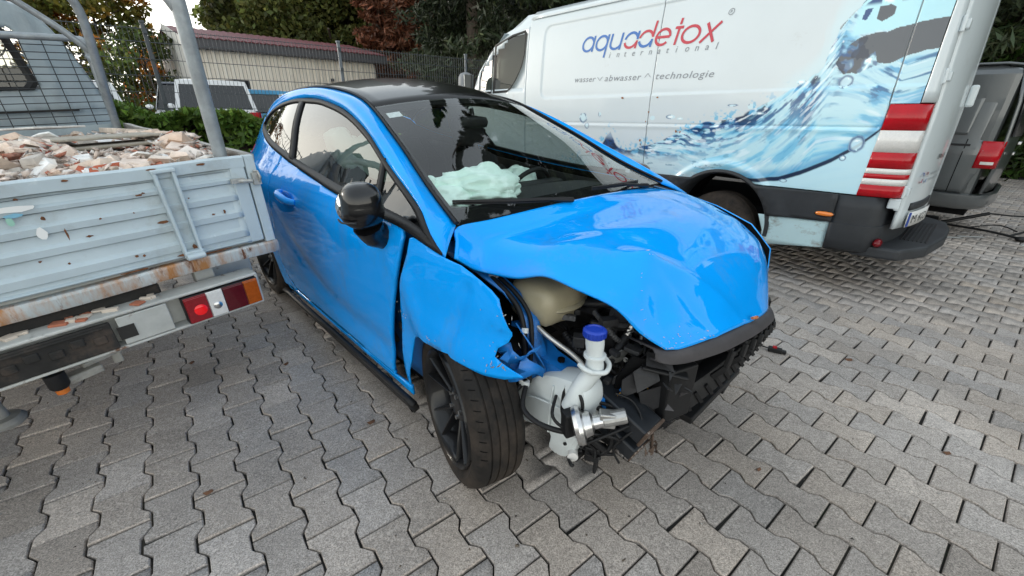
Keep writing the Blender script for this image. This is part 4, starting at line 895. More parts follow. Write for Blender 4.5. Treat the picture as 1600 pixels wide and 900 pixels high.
# near front: black corner box (crash box), chrome horn, wiring
dirx = Vector((1, .02, -.06)).normalized(); c = Vector((.395, -.515, .395)); 
def boxdir(mb, a, b_, wy, hz, mi=0, roll=0):
    a, b_ = Vector(a), Vector(b_); d = (b_ - a).normalized(); s_ = d.cross(Vector((0, 0, 1))).normalized(); u = s_.cross(d)
    if roll: q = Matrix.Rotation(roll, 3, d); s_ = q @ s_; u = q @ u
    vs = [p + s_ * (wy / 2 * i) + u * (hz / 2 * j) for p in (a, b_) for i, j in ((-1, -1), (1, -1), (1, 1), (-1, 1))]
    mb.add(vs, [(0, 3, 2, 1), (4, 5, 6, 7), (0, 1, 5, 4), (1, 2, 6, 5), (2, 3, 7, 6), (3, 0, 4, 7)], mi)
mb = MB(); boxdir(mb, (.27, -.505, .515), (.525, -.50, .425), .105, .062); boxdir(mb, (.27, -.515, .43), (.505, -.515, .345), .09, .055); boxdir(mb, (.27, -.495, .47), (.49, -.495, .385), .06, .05)
cb = mb.build('crash_box', mat('dark_blue_grey_steel', (.018, .021, .026), .38, metal=.2, noise=(12, .3), dirt=((.12, .11, .10), 14, .62, .8, .8)), car, bevel=.006)
mb = MB(); boxdir(mb, (.522, -.50, .426), (.532, -.50, .422), .110, .066); boxdir(mb, (.520, -.470, .40), (.526, -.466, .315), .028, .008); boxdir(mb, (.503, -.515, .345), (.508, -.515, .343), .090, .056)
for k in range(14):
    a = Vector((.522 + er.uniform(-.004, .008), -.48 + er.uniform(-.045, .03), er.uniform(.31, .40))); mb.add([a, a + Vector((er.uniform(0, .02), er.uniform(-.02, .02), er.uniform(-.03, .02))), a + Vector((er.uniform(0, .015), er.uniform(-.015, .015), er.uniform(-.02, .02)))], [(0, 1, 2)])
mb.build('torn_rusty_flange', RUST, cb, bevel=.003)
mb = MB(); mb.lathe([(0, .030), (.006, .056), (.018, .062), (.030, .059), (.036, .042), (.058, .036), (.066, .022), (.095, .020)], (.368, -.705, .468), (.60, .62, .24), 28)
hb = mb.build('chrome_horn', STEEL, car, smooth=40)
mb = MB(); mb.box((.440, -.630, .500), (.05, .035, .05), .7); mb.cyl((.430, -.640, .495), (.480, -.590, .515), .024, 16); mb.build('horn_bracket', ALU, hb, bevel=.004)
mb = MB(); boxdir(mb, (.350, -.705, .515), (.352, -.700, .425), .04, .04); mb.build('horn_mount', BLACKP, hb, bevel=.006)
mb = MB(); T(mb, (.30, -.63, .52), (.34, -.66, .455), (.39, -.64, .40), (.42, -.60, .345), (.40, -.56, .315), (.36, -.58, .315), (.34, -.62, .34), r=.011, n=8)
T(mb, (.29, -.60, .50), (.35, -.61, .50), (.40, -.57, .46), (.42, -.56, .40), (.43, -.57, .34), (.40, -.60, .30), (.37, -.60, .28), r=.009); T(mb, (.29, -.645, .55), (.295, -.66, .47), (.31, -.66, .43), r=.012); T(mb, (.30, -.64, .49), (.36, -.60, .505), (.43, -.53, .47), (.47, -.51, .435), r=.006)
for k in range(8):
    p = Vector((.36, -.60, .33)) + Vector((er.uniform(-.05, .05), er.uniform(-.05, .05), er.uniform(-.04, .03))); pts = [p]
    for q in range(3): p = p + Vector((er.uniform(-.03, .04), er.uniform(-.04, .04), er.uniform(-.025, .035))); pts.append(p)
    mb.tube(spline(pts, 4), .006, 6)
mb.build('wiring_loom', BLACKP, car, smooth=60)
for c_q, d_q, r_q in (((.385, -.60, .31), (.05, .045, .06), .5), ((.36, -.63, .44), (.035, .03, .06), .2), ((.34, -.59, .47), (.06, .04, .05), .9), ((.40, -.595, .26), (.012, .03, .07), .3), ((.345, -.63, .29), (.03, .05, .03), 0)):
    mb = MB(); mb.box(c_q, d_q, r_q); mb.build('wiring_plug', BLACKP, car, bevel=.005)
mb = MB(); mb.lathe([(0, .018), (.03, .018), (.032, .012)], (.335, -.645, .305), (.5, -.6, 0), 14); mb.build('bulb_holder', CLEAR_L, car, smooth=40)
mb = MB(); T(mb, (.37, -.56, .46), (.41, -.49, .515), (.44, -.43, .52), (.47, -.40, .485), (.455, -.42, .45), (.43, -.45, .47), r=.0035, n=5); T(mb, (.32, -.65, .47), (.35, -.645, .43), (.375, -.62, .425), (.395, -.60, .44), r=.0035, n=5); mb.build('orange_wires', ORANGE_W, car, smooth=60)
mb = MB(); T(mb, (.40, -.38, .56), (.43, -.35, .575), (.45, -.32, .60), r=.004, n=5); T(mb, (.40, -.42, .52), (.44, -.38, .53), (.45, -.34, .57), r=.003, n=5); mb.build('green_wires', GREEN_W, car, smooth=60)
mb = MB(); T(mb, (.385, -.50, .49), (.40, -.46, .52), (.42, -.42, .545), r=.006, n=6); mb.build('blue_wire', BLUE_IN, car, smooth=60)
# grey panel under the bonnet lip
TOPE = [(.475, -.475, .705), (.510, -.445, .694), (.545, -.395, .696), (.588, -.275, .704), (.606, -.12, .692), (.612, .03, .674), (.606, .18, .650), (.585, .30, .622), (.545, .42, .590)]
LOWE = [(.495, -.49, .675), (.525, -.455, .660), (.560, -.395, .658), (.610, -.275, .667), (.630, -.12, .657), (.637, .03, .642), (.630, .18, .621), (.610, .30, .598), (.565, .43, .568)]
TB = [(x - .09, y, z + .004) for x, y, z in TOPE]
a_, b_, c_ = rs(TB, 40), rs(TOPE, 40), rs(LOWE, 40)
mb = MB(); mb.grid([[tuple(p) for p in a_], [tuple(p) for p in b_], [tuple(p.lerp(q, .5) + Vector((.004, 0, .004))) for p, q in zip(b_, c_)], [tuple(p) for p in c_], [tuple(p + Vector((-.02, 0, -.004))) for p in c_]]); gt = mb.build('grille_trim', GREYP, car, smooth=50, solid=.006)
mb = MB(); T(mb, (.607, -.02, .700), (.612, .0, .697), (.612, .02, .692), r=.006, n=6); mb.build('orange_clip', AMBER, gt, smooth=50)
# ribbed black carrier behind it
def car_pt(t, z0, z1, dx=0):
    y = -.44 + .90 * t; x = .585 - .11 * (2 * t - 1) ** 2 + dx; return x, y
mb = MB()
LOW = [(.44, -.50, .335), (.50, -.42, .355), (.545, -.32, .405), (.575, -.22, .445), (.592, -.10, .470), (.600, .05, .482), (.595, .20, .480), (.575, .34, .475), (.535, .46, .47)]
lo = rs(LOW, 40); up_c = [p + Vector((-.03, 0, -.012)) for p in c_]
LOT = [p + Vector((-.012, 0, .105 - .055 * k / 39)) for k, p in enumerate(lo)]
mb.grid([[tuple(p + Vector((-.09, 0, .0))) for p in LOT], [tuple(p) for p in LOT], [tuple(p + Vector((.012, 0, -.02))) for p in LOT], [tuple(p + Vector((.012, 0, .018))) for p in lo], [tuple(p) for p in lo], [tuple(p + Vector((-.09, 0, 0))) for p in lo]])
bc = mb.build('bumper_carrier', BLACKP, car, smooth=40, solid=.008)
mb = MB(); mb.grid([[tuple(p + Vector((-.045, 0, -.008))) for p in up_c], [tuple(p.lerp(q, .5) + Vector((-.07, 0, 0))) for p, q in zip(up_c, LOT)], [tuple(p + Vector((-.05, 0, .0))) for p in LOT]]); mb.build('carrier_back', BLACKM, bc, smooth=60, solid=.006)
for k in (13, 17, 20, 23, 26, 29, 32, 35, 38):
    mb = MB(); p, q = up_c[k], LOT[k]
    pts = [p + Vector((-.02, 0, .004)), p + Vector((.028, 0, -.006)), p.lerp(q, .55) + Vector((.040, -.010, 0)), q + Vector((.020, -.016, .004))]
    for a, b2 in zip(pts, pts[1:]): boxdir(mb, a, b2, .016, .020)
    mb.build('carrier_rib', BLACKP, bc, bevel=.003)
mb = MB()
for k in range(2, 37, 2):
    p, q = LOT[k] + Vector((.016, 0, -.022)), lo[k + 1] + Vector((.016, 0, .018)); boxdir(mb, p, q, .010, .012)
mb.build('carrier_webs', BLACKP, bc)
mb = MB(); mb.box((.50, -.36, .52), (.10, .12, .20), -.3); mb.box((.46, -.30, .60), (.12, .10, .10), .2); boxdir(mb, (.44, -.46, .62), (.56, -.38, .60), .05, .012); mb.build('carrier_bracket', BLACKP, bc, bevel=.008)
mb = MB(); mb.box((.52, .47, .53), (.05, .05, .14), .4); T(mb, (.50, .46, .60), (.53, .50, .56), (.52, .50, .47), (.47, .46, .45), r=.014); mb.build('carrier_end', BLACKP, bc, bevel=.006)
mb = MB(); mb.box((.42, .30, .24), (.20, .30, .02), .1); mb.box((.50, .1, .26), (.06, .5, .03)); mb.build('undertray', BLACKP, car, bevel=.005)
# ---- loose bits on the paving
t_ = thing('wiring_connector', 'small black plug with a red tab lying by the front of the blue car', 'connector', Matrix.Translation((1.64, 2.234, 0)) @ Matrix.Rotation(-.5, 4, 'Z'))
mb = MB(); mb.box((0, 0, .016), (.075, .035, .028)); mb.box((.045, 0, .014), (.03, .026, .02)); mb.build('housing', BLACKP, t_, bevel=.004)
mb = MB(); mb.box((-.005, 0, .034), (.022, .02, .012)); mb.build('red_tab', RED_L, t_, bevel=.002)
mb = MB(); T(mb, (-.035, 0, .018), (-.09, .02, .012), (-.14, .00, .01), r=.004); mb.build('cable', BLACKP, t_, smooth=60)
leaf(-1.146, 1.141, .022, .35, 'reddish dry leaf on the paving below the truck lamp, left foreground')
leaf(2.04, 2.154, .03, -.3, 'brown leaf on the paving right of the black plug'); leaf(1.928, 1.41, .022, -.2, 'brown leaf nearest the right edge of the paving')
leaf(-.651, 1.541, .025, .4, 'brown leaf on the paving beside the blue car sill'); leaf(-1.82, 2.0, .02, 1.0, 'brown leaf on the paving just below the red truck lamp'); leaf(-1.284, 2.004, .02, .8, 'brown leaf midway between truck lamp and blue door')
leaf(1.04, 1.30, .016, .2, 'tiny brown leaf on the paving in the foreground centre right')
# ------------------------------------------------------------------ grey flatbed truck full of rubble (x away from us, y to the left, origin at the right rear corner)
TRM = frame_matrix(math.pi + R(50), -1.0747, 1.8042, 0, R(-1.0), R(-3.0))
truck = thing('flatbed_truck', 'worn grey-blue flatbed truck with rusty drop side and a load of rubble', 'truck', TRM)
BW = 2.02; YR = -.05
# tailgate: frame, pressed ribs, stake, end post with latch
def tg(y, z): return z
mb = MB()
prof = [(0, .822)]
zs, dx = [], []
for za, zb2 in ((.822, .850), (.850, .932), (.932, 1.003), (1.003, 1.072), (1.072, 1.120), (1.120, 1.142)):
    h_ = zb2 - za; zs += [za + .0005, za + .008, za + .010, za + .40 * h_, za + .55 * h_, zb2 - .0005]; dx += [.024, .024, .002, .000, .012, .016]
tr_ = random.Random(4)
def dent(y, z): return .004 * mnoise.noise(Vector((y * 4, z * 6, 1.7)))
ys = [.052] + list(np.linspace(.075, 1.97, 40)) + [1.985]
rows = []
for k, (z, d_) in enumerate(zip(zs, dx)):
    rows.append([(d_ * (0 if j in (0, len(ys) - 1) else 1) + dent(y, z), y, z) for j, y in enumerate(ys)])
mb.grid(rows); tail = mb.build('tailgate', TRUCK, truck, smooth=30, solid=.004)
mb = MB(); mb.tube([(.010, y, 1.158 + .003 * math.sin(y * 9)) for y in np.linspace(-.005, 1.99, 30)], .0175, 4); 
mb2 = MB(); 
for i in range(40):
    pass
mb = MB(); n = 30
mb.grid([[(x + dent(y, z) * .7, y, z + .002 * math.sin(13 * y)) for y in np.linspace(.0, 1.99, n)] for x, z in ((-.006, 1.135), (-.008, 1.172), (.004, 1.178), (.034, 1.176), (.036, 1.14))]); mb.build('top_edge', TRUCK, tail, smooth=40)
mb = MB(); mb.box((.012, .030, .997), (.034, .056, .345)); mb.box((.012, .055, 1.05), (.018, .02, .14)); mb.build('tailgate_end', TRUCK, tail, bevel=.006)
mb = MB()
for z in (1.165, .86): mb.cyl((-.006, -.022, z), (.0, -.022, z), .010, 10)
mb.box((.012, -.022, .995), (.035, .038, .365)); mb.build('corner_post', TRUCK, truck, bevel=.005)
def stake(y):
    mb = MB()
    # tapered channel, two flanges and a web
    for s, w0 in ((-1, .034), (1, .034)):
        mb.add([(-.028, y + s * w0 + .0, 1.165), (-.028, y + s * (w0 - .012), 1.165), (-.030, y + s * .020 - .004, .85), (-.030, y + s * .030 - .004, .85), (.012, y + s * w0, 1.165), (.012, y + s * (w0 - .012), 1.165), (.012, y + s * .020 - .004, .85), (.012, y + s * .030 - .004, .85)], [(0, 1, 2, 3), (4, 7, 6, 5), (0, 4, 5, 1), (1, 5, 6, 2), (2, 6, 7, 3), (3, 7, 4, 0)])
    mb.add([(.002, y - .034, 1.16), (.002, y + .034, 1.16), (.002, y + .022, .85), (.002, y - .03, .85)], [(0, 1, 2, 3)]); mb.box((-.012, y, 1.160), (.04, .072, .012)); mb.box((-.02, y - .004, .842), (.035, .062, .03)); mb.cyl((-.045, y - .034, .838), (-.045, y + .026, .838), .012, 10)
    mb.build('tailgate_hinge', TRUCK, tail, bevel=.003)
stake(.270); stake(1.05); stake(1.75)
mb = MB(); mb.tube([(-.02, .055, 1.088), (-.03, .03, 1.086), (-.03, -.005, 1.080)], .009, 8); mb.box((-.022, .045, 1.088), (.02, .05, .018)); mb.tube([(-.02, -.035, 1.07), (-.03, -.038, 1.09), (-.02, -.036, 1.115), (-.012, -.022, 1.115)], .005, 6); mb.box((-.012, -.028, 1.085), (.016, .03, .05)); mb.build('latch', mat('latch_steel', (.42, .42, .40), .5, metal=.5, noise=(40, .3), dirt=((.25, .10, .04), 25, .6, .7, .9)), truck, bevel=.003)
# lower frame rail with rust runs
mb = MB(); mb.grid([[(x + dent(y, z), y, z + .003 * math.sin(7 * y)) for y in np.linspace(-.045, 1.97, 44)] for x, z in ((.05, .815), (-.006, .812), (-.012, .804), (-.010, .770), (-.004, .760), (.05, .757))]); mb.build('rear_frame_rail', TRUCK_R, truck, smooth=40, solid=.006)
# bed: floor, right side board, left side board, front
mb = MB(); mb.box((1.15, 1.0, .80), (2.25, 2.0, .05)); mb.build('bed_floor', TRUCK_B, truck)
SIDE = mat('side_board_alu', (.36, .35, .33), .55, metal=.2, noise=(6, .2), dirt=((.14, .12, .10), (14, 3, 3), .52, .75, .8), bump=(20, .2, .003))
for y0, s in ((YR + .005, 1), (BW - .02, -1)):
    mb = MB(); zz = [.83, .88, .885, .96, .965, 1.04, 1.045, 1.12, 1.13, 1.165]; dd = [0, 0, .012, .012, 0, 0, .012, .012, 0, 0]
    mb.grid([[(x, y0 + s * d_ + dent(x, z), z) for x in np.linspace(.03, 2.26, 30)] for z, d_ in zip(zz, dd)]); mb.grid([[(x, y0 + s * q, z + .002 * math.sin(9 * x)) for x in np.linspace(.02, 2.27, 30)] for q, z in ((-.006, 1.15), (-.008, 1.176), (.030, 1.182), (.032, 1.15))])
    mb.build('side_board', SIDE, truck, smooth=35, solid=.01)
# chassis under the bed
mb = MB(); mb.box((1.5, .55, .66), (2.7, .08, .16)); mb.box((1.5, 1.40, .66), (2.7, .08, .16)); mb.box((.06, 1.0, .70), (.06, 1.2, .10)); mb.box((.9, 1.0, .62), (.5, .5, .16)); mb.build('chassis_frame', CHASSIS, truck, bevel=.01)
for c_, d_ in (((.10, .24, .74), (.06, .07, .12)), ((.16, .15, .70), (.02, .22, .17)), ((.10, .42, .735), (.05, .04, .09))):
    mb = MB(); mb.box(c_, d_); mb.build('lamp_bracket', TRUCK_B, truck, bevel=.006)
rr2 = random.Random(66)
def twheel(c, r=.34, w_=.22):
    wt = thing('wheel', None, None); wt.parent = truck
    mb = MB(); mb.lathe([(-w_ / 2, r * .62), (-w_ / 2 - .006, r * .82), (-w_ / 2 + .02, r * .97), (-w_ / 2 + .05, r), (w_ / 2 - .05, r), (w_ / 2 - .02, r * .97), (w_ / 2 + .006, r * .82), (w_ / 2, r * .62)], c, (0, 1, 0), 40); mb.build('tyre', RUBBER, wt, smooth=40)
    mb = MB(); mb.lathe([(-w_ / 2 - .002, r * .62), (-w_ / 2 + .03, r * .55), (-w_ / 2 + .02, r * .3), (-w_ / 2 + .01, r * .2), (-w_ / 2 - .01, 0)], c, (0, 1, 0), 24, caps=False); mb.build('rim', CHASSIS, wt, smooth=40)
twheel((1.85, .38, .36)); twheel((1.85, 1.75, .36)); twheel((3.9, .25, .36)); twheel((3.9, 1.7, .42))
# lamp bar with its lamps
def bar(mb, y0, y1, x0, x1, z0, z1): mb.box(((x0 + x1) / 2, (y0 + y1) / 2, (z0 + z1) / 2), (x1 - x0, y1 - y0, z1 - z0))
mb = MB(); bar(mb, .085, 1.95, -.05, .04, .695, .708); bar(mb, .085, 1.95, -.05, .04, .566, .578); bar(mb, .10, 1.95, .0, .02, .578, .695); mb.box((-.005, .09, .637), (.09, .012, .13)); lb = mb.build('lamp_bar', TRUCK_B, truck, bevel=.005)
mb = MB(); mb.box((-.045, .487, .636), (.012, .15, .110)); mb.build('bar_plate', TRUCK_B, lb, bevel=.003)
mb = MB(); mb.box((-.046, .83, .632), (.016, .50, .105))
for k in range(9): mb.box((-.057, .62 + .055 * k, .63 + .015 * (k % 2)), (.008, .035, .03))
mb.box((-.055, .83, .672), (.01, .46, .008)); mb.build('number_plate_board', CHASSIS, lb, bevel=.004)
mb = MB(); mb.box((-.052, .545, .63), (.004, .05, .05)); mb.build('dark_patch', CHASSIS, lb)
mb = MB(); mb.box((-.03, .228, .632), (.045, .275, .118)); mb.build('lamp_housing', BLACKP, lb, bevel=.006)
def lens(y0, y1, m, nm, emis=False):
    mb = MB(); nr = 1
    for k in range(nr): z = .580 + .104 * (k + .5) / nr; mb.box((-.058, (y0 + y1) / 2, z), (.014, y1 - y0 - .003, .104 / nr - .0012))
    mb.box((-.053, (y0 + y1) / 2, .632), (.008, y1 - y0, .108)); return mb.build(nm, m, lb, bevel=.002)
TRED = mat('truck_red_lens', (.22, .006, .012), .22, coat=.4, spec=.4, noise=(60, .15)); TDRED = mat('truck_dark_red_lens', (.085, .004, .010), .22, coat=.4, spec=.4, noise=(60, .15)); TAMB = mat('truck_amber_lens', (.36, .075, .010), .22, coat=.4, spec=.4, noise=(60, .2))
lens(.286, .362, TRED, 'red_lens'); lens(.228, .286, CLEAR_L, 'clear_lens'); lens(.150, .228, TDRED, 'dark_red_lens'); lens(.094, .150, TAMB, 'amber_lens')
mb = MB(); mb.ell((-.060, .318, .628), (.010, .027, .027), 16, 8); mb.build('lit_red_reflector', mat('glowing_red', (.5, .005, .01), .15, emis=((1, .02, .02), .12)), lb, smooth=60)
mb = MB(); mb.lathe([(0, .016), (.004, .010), (.005, 0)], (-.0655, .258, .625), (-1, 0, 0), 16, caps=False); mb.build('clear_reflector', STEEL, lb, smooth=60)
for k in range(16):
    mb = MB(); c_ = (.0 + rr2.uniform(-.03, .03), rr2.uniform(.40, .95), .712); mb.box(c_, (rr2.uniform(.012, .04), rr2.uniform(.012, .05), rr2.uniform(.006, .014)), rr2.uniform(0, 3)); o = mb.build('rubble_crumb', mat('crumb_' + ('brick' if k % 3 == 0 else 'plaster'), (.40, .14, .08) if k % 3 == 0 else (.60, .52, .44), .9), None, bevel=.002, M=TRM); tag(o, ('red brick' if k % 3 == 0 else 'pale plaster') + ' crumb lying on the truck lamp bar', 'rubble', 'crumbs on the truck lamp bar')
# debris lying on the bar, tow hitch, hanging lamp, stand foot
mb = MB(); mb.box((.12, .66, .52), (.16, .12, .02), .3); mb.box((.03, .70, .495), (.05, .10, .03), .2); mb.box((.10, .60, .50), (.06, .03, .07)); mb.build('tow_bracket', mat('dirty_white_metal', (.33, .32, .29), .6, noise=(15, .3), dirt=((.12, .08, .05), 9, .55, .75, .9)), truck, bevel=.006)
mb = MB(); mb.lathe([(0, .028), (.05, .028), (.06, .022), (.062, .012)], (-.02, .765, .555), (0, 0, -1), 16); hl_ = mb.build('work_lamp', BLACKP, truck, smooth=40)
mb = MB(); mb.lathe([(0, .020), (.02, .018), (.03, .006)], (-.02, .765, .495), (0, 0, -1), 14); mb.build('amber_glass', AMBER, hl_, smooth=40)
mb = MB(); mb.cyl((.28, .99, .75), (.25, .955, .33), .022, 12); mb.lathe([(0, .052), (.014, .056), (.03, .045), (.034, .02)], (.249, .952, .30), (0, 0, 1), 20); mb.build('stand_foot', mat('stand_grey', (.25, .25, .24), .6, noise=(10, .3)), truck, smooth=40)
# rack posts and headboard grid
mb = MB(); T(mb, (.085, .05, .86), (.079, .05, 1.172), (.066, .05, 1.35), (.045, .05, 1.60), (.040, .05, 1.80), (.05, .06, 2.4), r=.0245, n=14); mb.build('rack_post', GALV, truck, smooth=60)
mb = MB(); T(mb, (.042, .05, 1.66), (.07, .09, 1.75), (.14, .16, 1.85), (.22, .25, 1.98), r=.022, n=10); mb.build('rack_brace', GALV, truck, smooth=60)
mb = MB(); T(mb, (2.26, .03, .86), (2.22, .03, 1.198), (2.05, .03, 1.55), (1.96, .03, 1.84), (1.95, .10, 1.93), (1.95, .25, 1.95), (1.95, 1.0, 1.96), (1.95, 1.9, 1.96), r=.024, n=12); mb.build('rack_post', GALV, truck, smooth=60)
mb = MB(); T(mb, (2.05, .04, 1.62), (2.05, .14, 1.74), (2.05, .34, 1.92), r=.019, n=10); T(mb, (2.10, .03, 1.56), (2.28, .03, 1.60), r=.016, n=8); mb.build('rack_brace', GALV, truck, smooth=60)
mb = MB(); T(mb, (2.30, .03, .85), (2.30, .02, 1.30), (2.29, .02, 1.66), (2.29, .05, 1.70), (2.29, .20, 1.705), (2.29, 1.0, 1.71), (2.29, 1.9, 1.71), r=.020, n=10); hd = mb.build('headboard_frame', GALV, truck, smooth=60)
mb = MB()
for k in range(12): z = 1.20 + .042 * k; mb.cyl((2.295, .02, z), (2.295, 1.9, z), .0028, 5)
for k in range(19): y = .12 + .10 * k; mb.cyl((2.299, y, 1.0), (2.299, y, 1.70), .0028, 5)
mb.build('grid_wires', WIRE, hd)
mb = MB(); mb.box((2.31, 1.0, 1.0), (.03, 2.0, .36)); mb.build('headboard_panel', CABP, truck)
# cab
def cab_fn(y, z, d=0):
    return (2.62 + d + .05 * max(0, z - 1.2) , y, z)
cab_o = [(.02, .80), (-.02, 1.20), (.02, 1.45), (.10, 1.72), (.18, 1.86), (.27, 1.915), (.5, 1.935), (1.4, 1.935), (1.62, 1.90), (1.75, 1.80), (1.85, 1.45), (1.90, 1.20), (1.88, .80)]
co = spl2(cab_o, 4)
rows = []
for d_, sc, zo in ((0, 1, 0), (.03, 1.012, .01), (.10, 1.02, .02), (1.0, 1.02, .02), (1.35, 1.01, -.02)):
    rows.append([cab_fn(.94 + (y - .94) * sc, z + zo * (1 if z > 1.2 else 0), d_) for y, z in co])
mb = MB(); mb.grid(rows); cab = mb.build('cab', CABP, truck, smooth=50)
def bk(y, z):
    f = .012 * math.exp(-((y - .22) / .02) ** 2) + .010 * math.exp(-((y - .40) / .015) ** 2) + .01 * math.exp(-((z - 1.29) / .012) ** 2)
    return cab_fn(y, z, -.002 - f)
win_o = [(.33, 1.40), (1.55, 1.40), (1.58, 1.44), (1.54, 1.76), (1.50, 1.79), (.38, 1.79), (.34, 1.76), (.295, 1.44)]
panel('cab_back_wall', co, bk, CABP, cab, (.03, .03), .02, 50, keep=lambda c: not (.31 < c.x < 1.56 and 1.41 < c.y < 1.78))
mb = MB(); wi = [(y * .93 + .066, z * .88 + .19) for y, z in win_o]; n = len(win_o)
mb.grid([[cab_fn(y, z, -.018) for y, z in win_o + win_o[:1]], [cab_fn(y, z, -.022) for y, z in [((a + c) / 2, (b + d_) / 2) for (a, b), (c, d_) in zip(win_o, wi)] + [((win_o[0][0] + wi[0][0]) / 2, (win_o[0][1] + wi[0][1]) / 2)]], [cab_fn(y, z, -.004) for y, z in wi + wi[:1]]])
mb.build('rear_window_seal', BLACKP, cab, smooth=40)
mb = MB(); mb.add([cab_fn(y, z, .006) for y, z in wi], [tuple(range(n))]); mb.build('rear_window', glass('cab_glass', (.45, .46, .42), 1, 0, 1.5), cab)
mb = MB(); mb.box((3.25, .94, .95), (1.2, 1.7, .10)); mb.box((3.3, .55, 1.25), (.12, .5, .6)); mb.box((3.3, 1.35, 1.25), (.12, .5, .6)); mb.build('cab_interior', mat('cab_interior_grey', (.10, .095, .085), .9), cab)
mb = MB(); mb.box((2.95, .75, 1.965), (.5, 1.0, .035)); mb.build('roof_lamp_board', CHASSIS, cab, bevel=.01)
mb = MB(); mb.box((2.59, .9, 1.268), (.02, 1.5, .014)); mb.build('wall_slot', CHASSIS, cab)
# paint scraps and a sticker on the tailgate
mb = MB(); n = 9
def scrap(y, z, w_, h_, seed):
    r_ = random.Random(seed); o = MB(); pts = [( .016, y + w_ * math.cos(a) * r_.uniform(.7, 1.1), z + h_ * math.sin(a) * r_.uniform(.7, 1.1)) for a in np.linspace(0, 2 * math.pi, 11)[:-1]]; o.add(pts, [tuple(range(10))]); return o
SCR = mat('pale_scrap', (.80, .81, .80), .6)
for nm, (y, z, a, b_), m in (('white_scrap', (.626, 1.016, .014, .020), SCR), ('white_strip', (.66, 1.100, .055, .010), SCR), ('green_sticker', (.675, 1.066, .010, .014), mat('pale_green_sticker', (.30, .55, .45), .5)), ('blue_sticker', (.665, 1.082, .022, .007), mat('pale_blue_sticker', (.2, .45, .6), .5))):
    o = scrap(y, z, a, b_, int(y * 1000)); o.v = [(x - .021, yy, zz) for x, yy, zz in o.v]; o.build(nm, m, tail, solid=.001)
RM_ = mat('rust_mark', (.16, .065, .028), .9, noise=(70, .5), bump=(90, .5, .002))
rm2 = random.Random(31)
for (y, z, a, b_) in ((.573, 1.002, .004, .022), (.524, .98, .010, .004), (.318, .981, .020, .006), (.358, 1.087, .013, .004), (.345, 1.092, .006, .003), (.159, .972, .008, .004), (.119, .976, .005, .010), (.43, .878, .008, .005), (.41, .874, .005, .006), (.253, .861, .012, .014), (.606, 1.061, .007, .007), (.642, 1.128, .007, .004), (.30, 1.168, .020, .003), (.522, 1.165, .010, .004), (.287, .842, .030, .007), (.45, .826, .06, .004), (.2, .826, .07, .004), (.60, .905, .004, .004), (.48, 1.03, .004, .004), (.39, 1.03, .003, .003), (.22, 1.05, .004, .003), (.66, .93, .005, .004), (.15, 1.165, .02, .004)):
    o = MB(); n = 9; o.add([(-.0065 if z < 1.14 else -.0115, y + a * math.cos(q) * rm2.uniform(.55, 1.15), z + b_ * math.sin(q) * rm2.uniform(.55, 1.15)) for q in np.linspace(0, 2 * math.pi, n + 1)[:-1]], [tuple(range(n))]); o.build('rust_mark', RM_, tail, solid=.001)
# ------------------------------------------------------------------ rubble
RUB = mat('rubble', 'attr' and (1, 1, 1), .9, attr='tint', noise=(22, .25), bump=(60, .5, .004), dirt=((.42, .37, .32), 7, .56, .80, .95))
def base_z(x, y): return -.085 * math.exp(-((x - .85) / .35) ** 4 - ((y - .28) / .16) ** 4) + 1.108 + .050 * math.sin(2.2 * x + .4) * math.sin(1.9 * y + .8) + .05 * min(1, x / .6) + .025 * mnoise.noise(Vector((x * 4, y * 4, 0)))
V, F, Cc = [], [], []
nx_, ny_ = 70, 62
for i in range(nx_):
    for j in range(ny_):
        x = .05 + 2.2 * i / (nx_ - 1); y = .0 + 1.96 * j / (ny_ - 1)
        V.append((x, y, base_z(x, y) - .035 + .02 * mnoise.noise(Vector((x * 17, y * 17, 3))))); q = mnoise.noise(Vector((x * 9, y * 9, 5))) ; Cc.append((.60, .48, .40) if q > .1 else (.52, .46, .41))
for i in range(nx_ - 1):
    for j in range(ny_ - 1): a = i * ny_ + j; F.append((a, a + ny_, a + ny_ + 1, a + 1))
rub = D.objects.new('tmp', None)
TRinv = TRM
heap = arr_mesh('rubble_heap', V, F, RUB, None, np.array(Cc)); heap.matrix_world = TRM; tag(heap, 'crushed brick and plaster rubble filling the truck bed', 'rubble', kind='stuff')
rr = random.Random(77)
KINDS = [('brick_shard', 'red broken brick shard in the rubble on the truck bed', [(.46, .125, .070), (.52, .20, .13), (.40, .10, .065)], .17, (.05, .034, .022)),
         ('plaster_chunk', 'beige lump of broken plaster in the rubble on the truck bed', [(.68, .53, .43), (.74, .62, .54), (.66, .56, .48)], .38, (.055, .038, .016)),
         ('tile_shard', 'whitish broken tile piece in the rubble on the truck bed', [(.78, .77, .75), (.74, .73, .72), (.80, .72, .66)], .31, (.06, .045, .008)),
         ('mortar_lump', 'greyish lump of broken mortar in the rubble on the truck bed', [(.42, .39, .35), (.50, .46, .42)], .14, (.042, .034, .02))]
SHAPES = {}
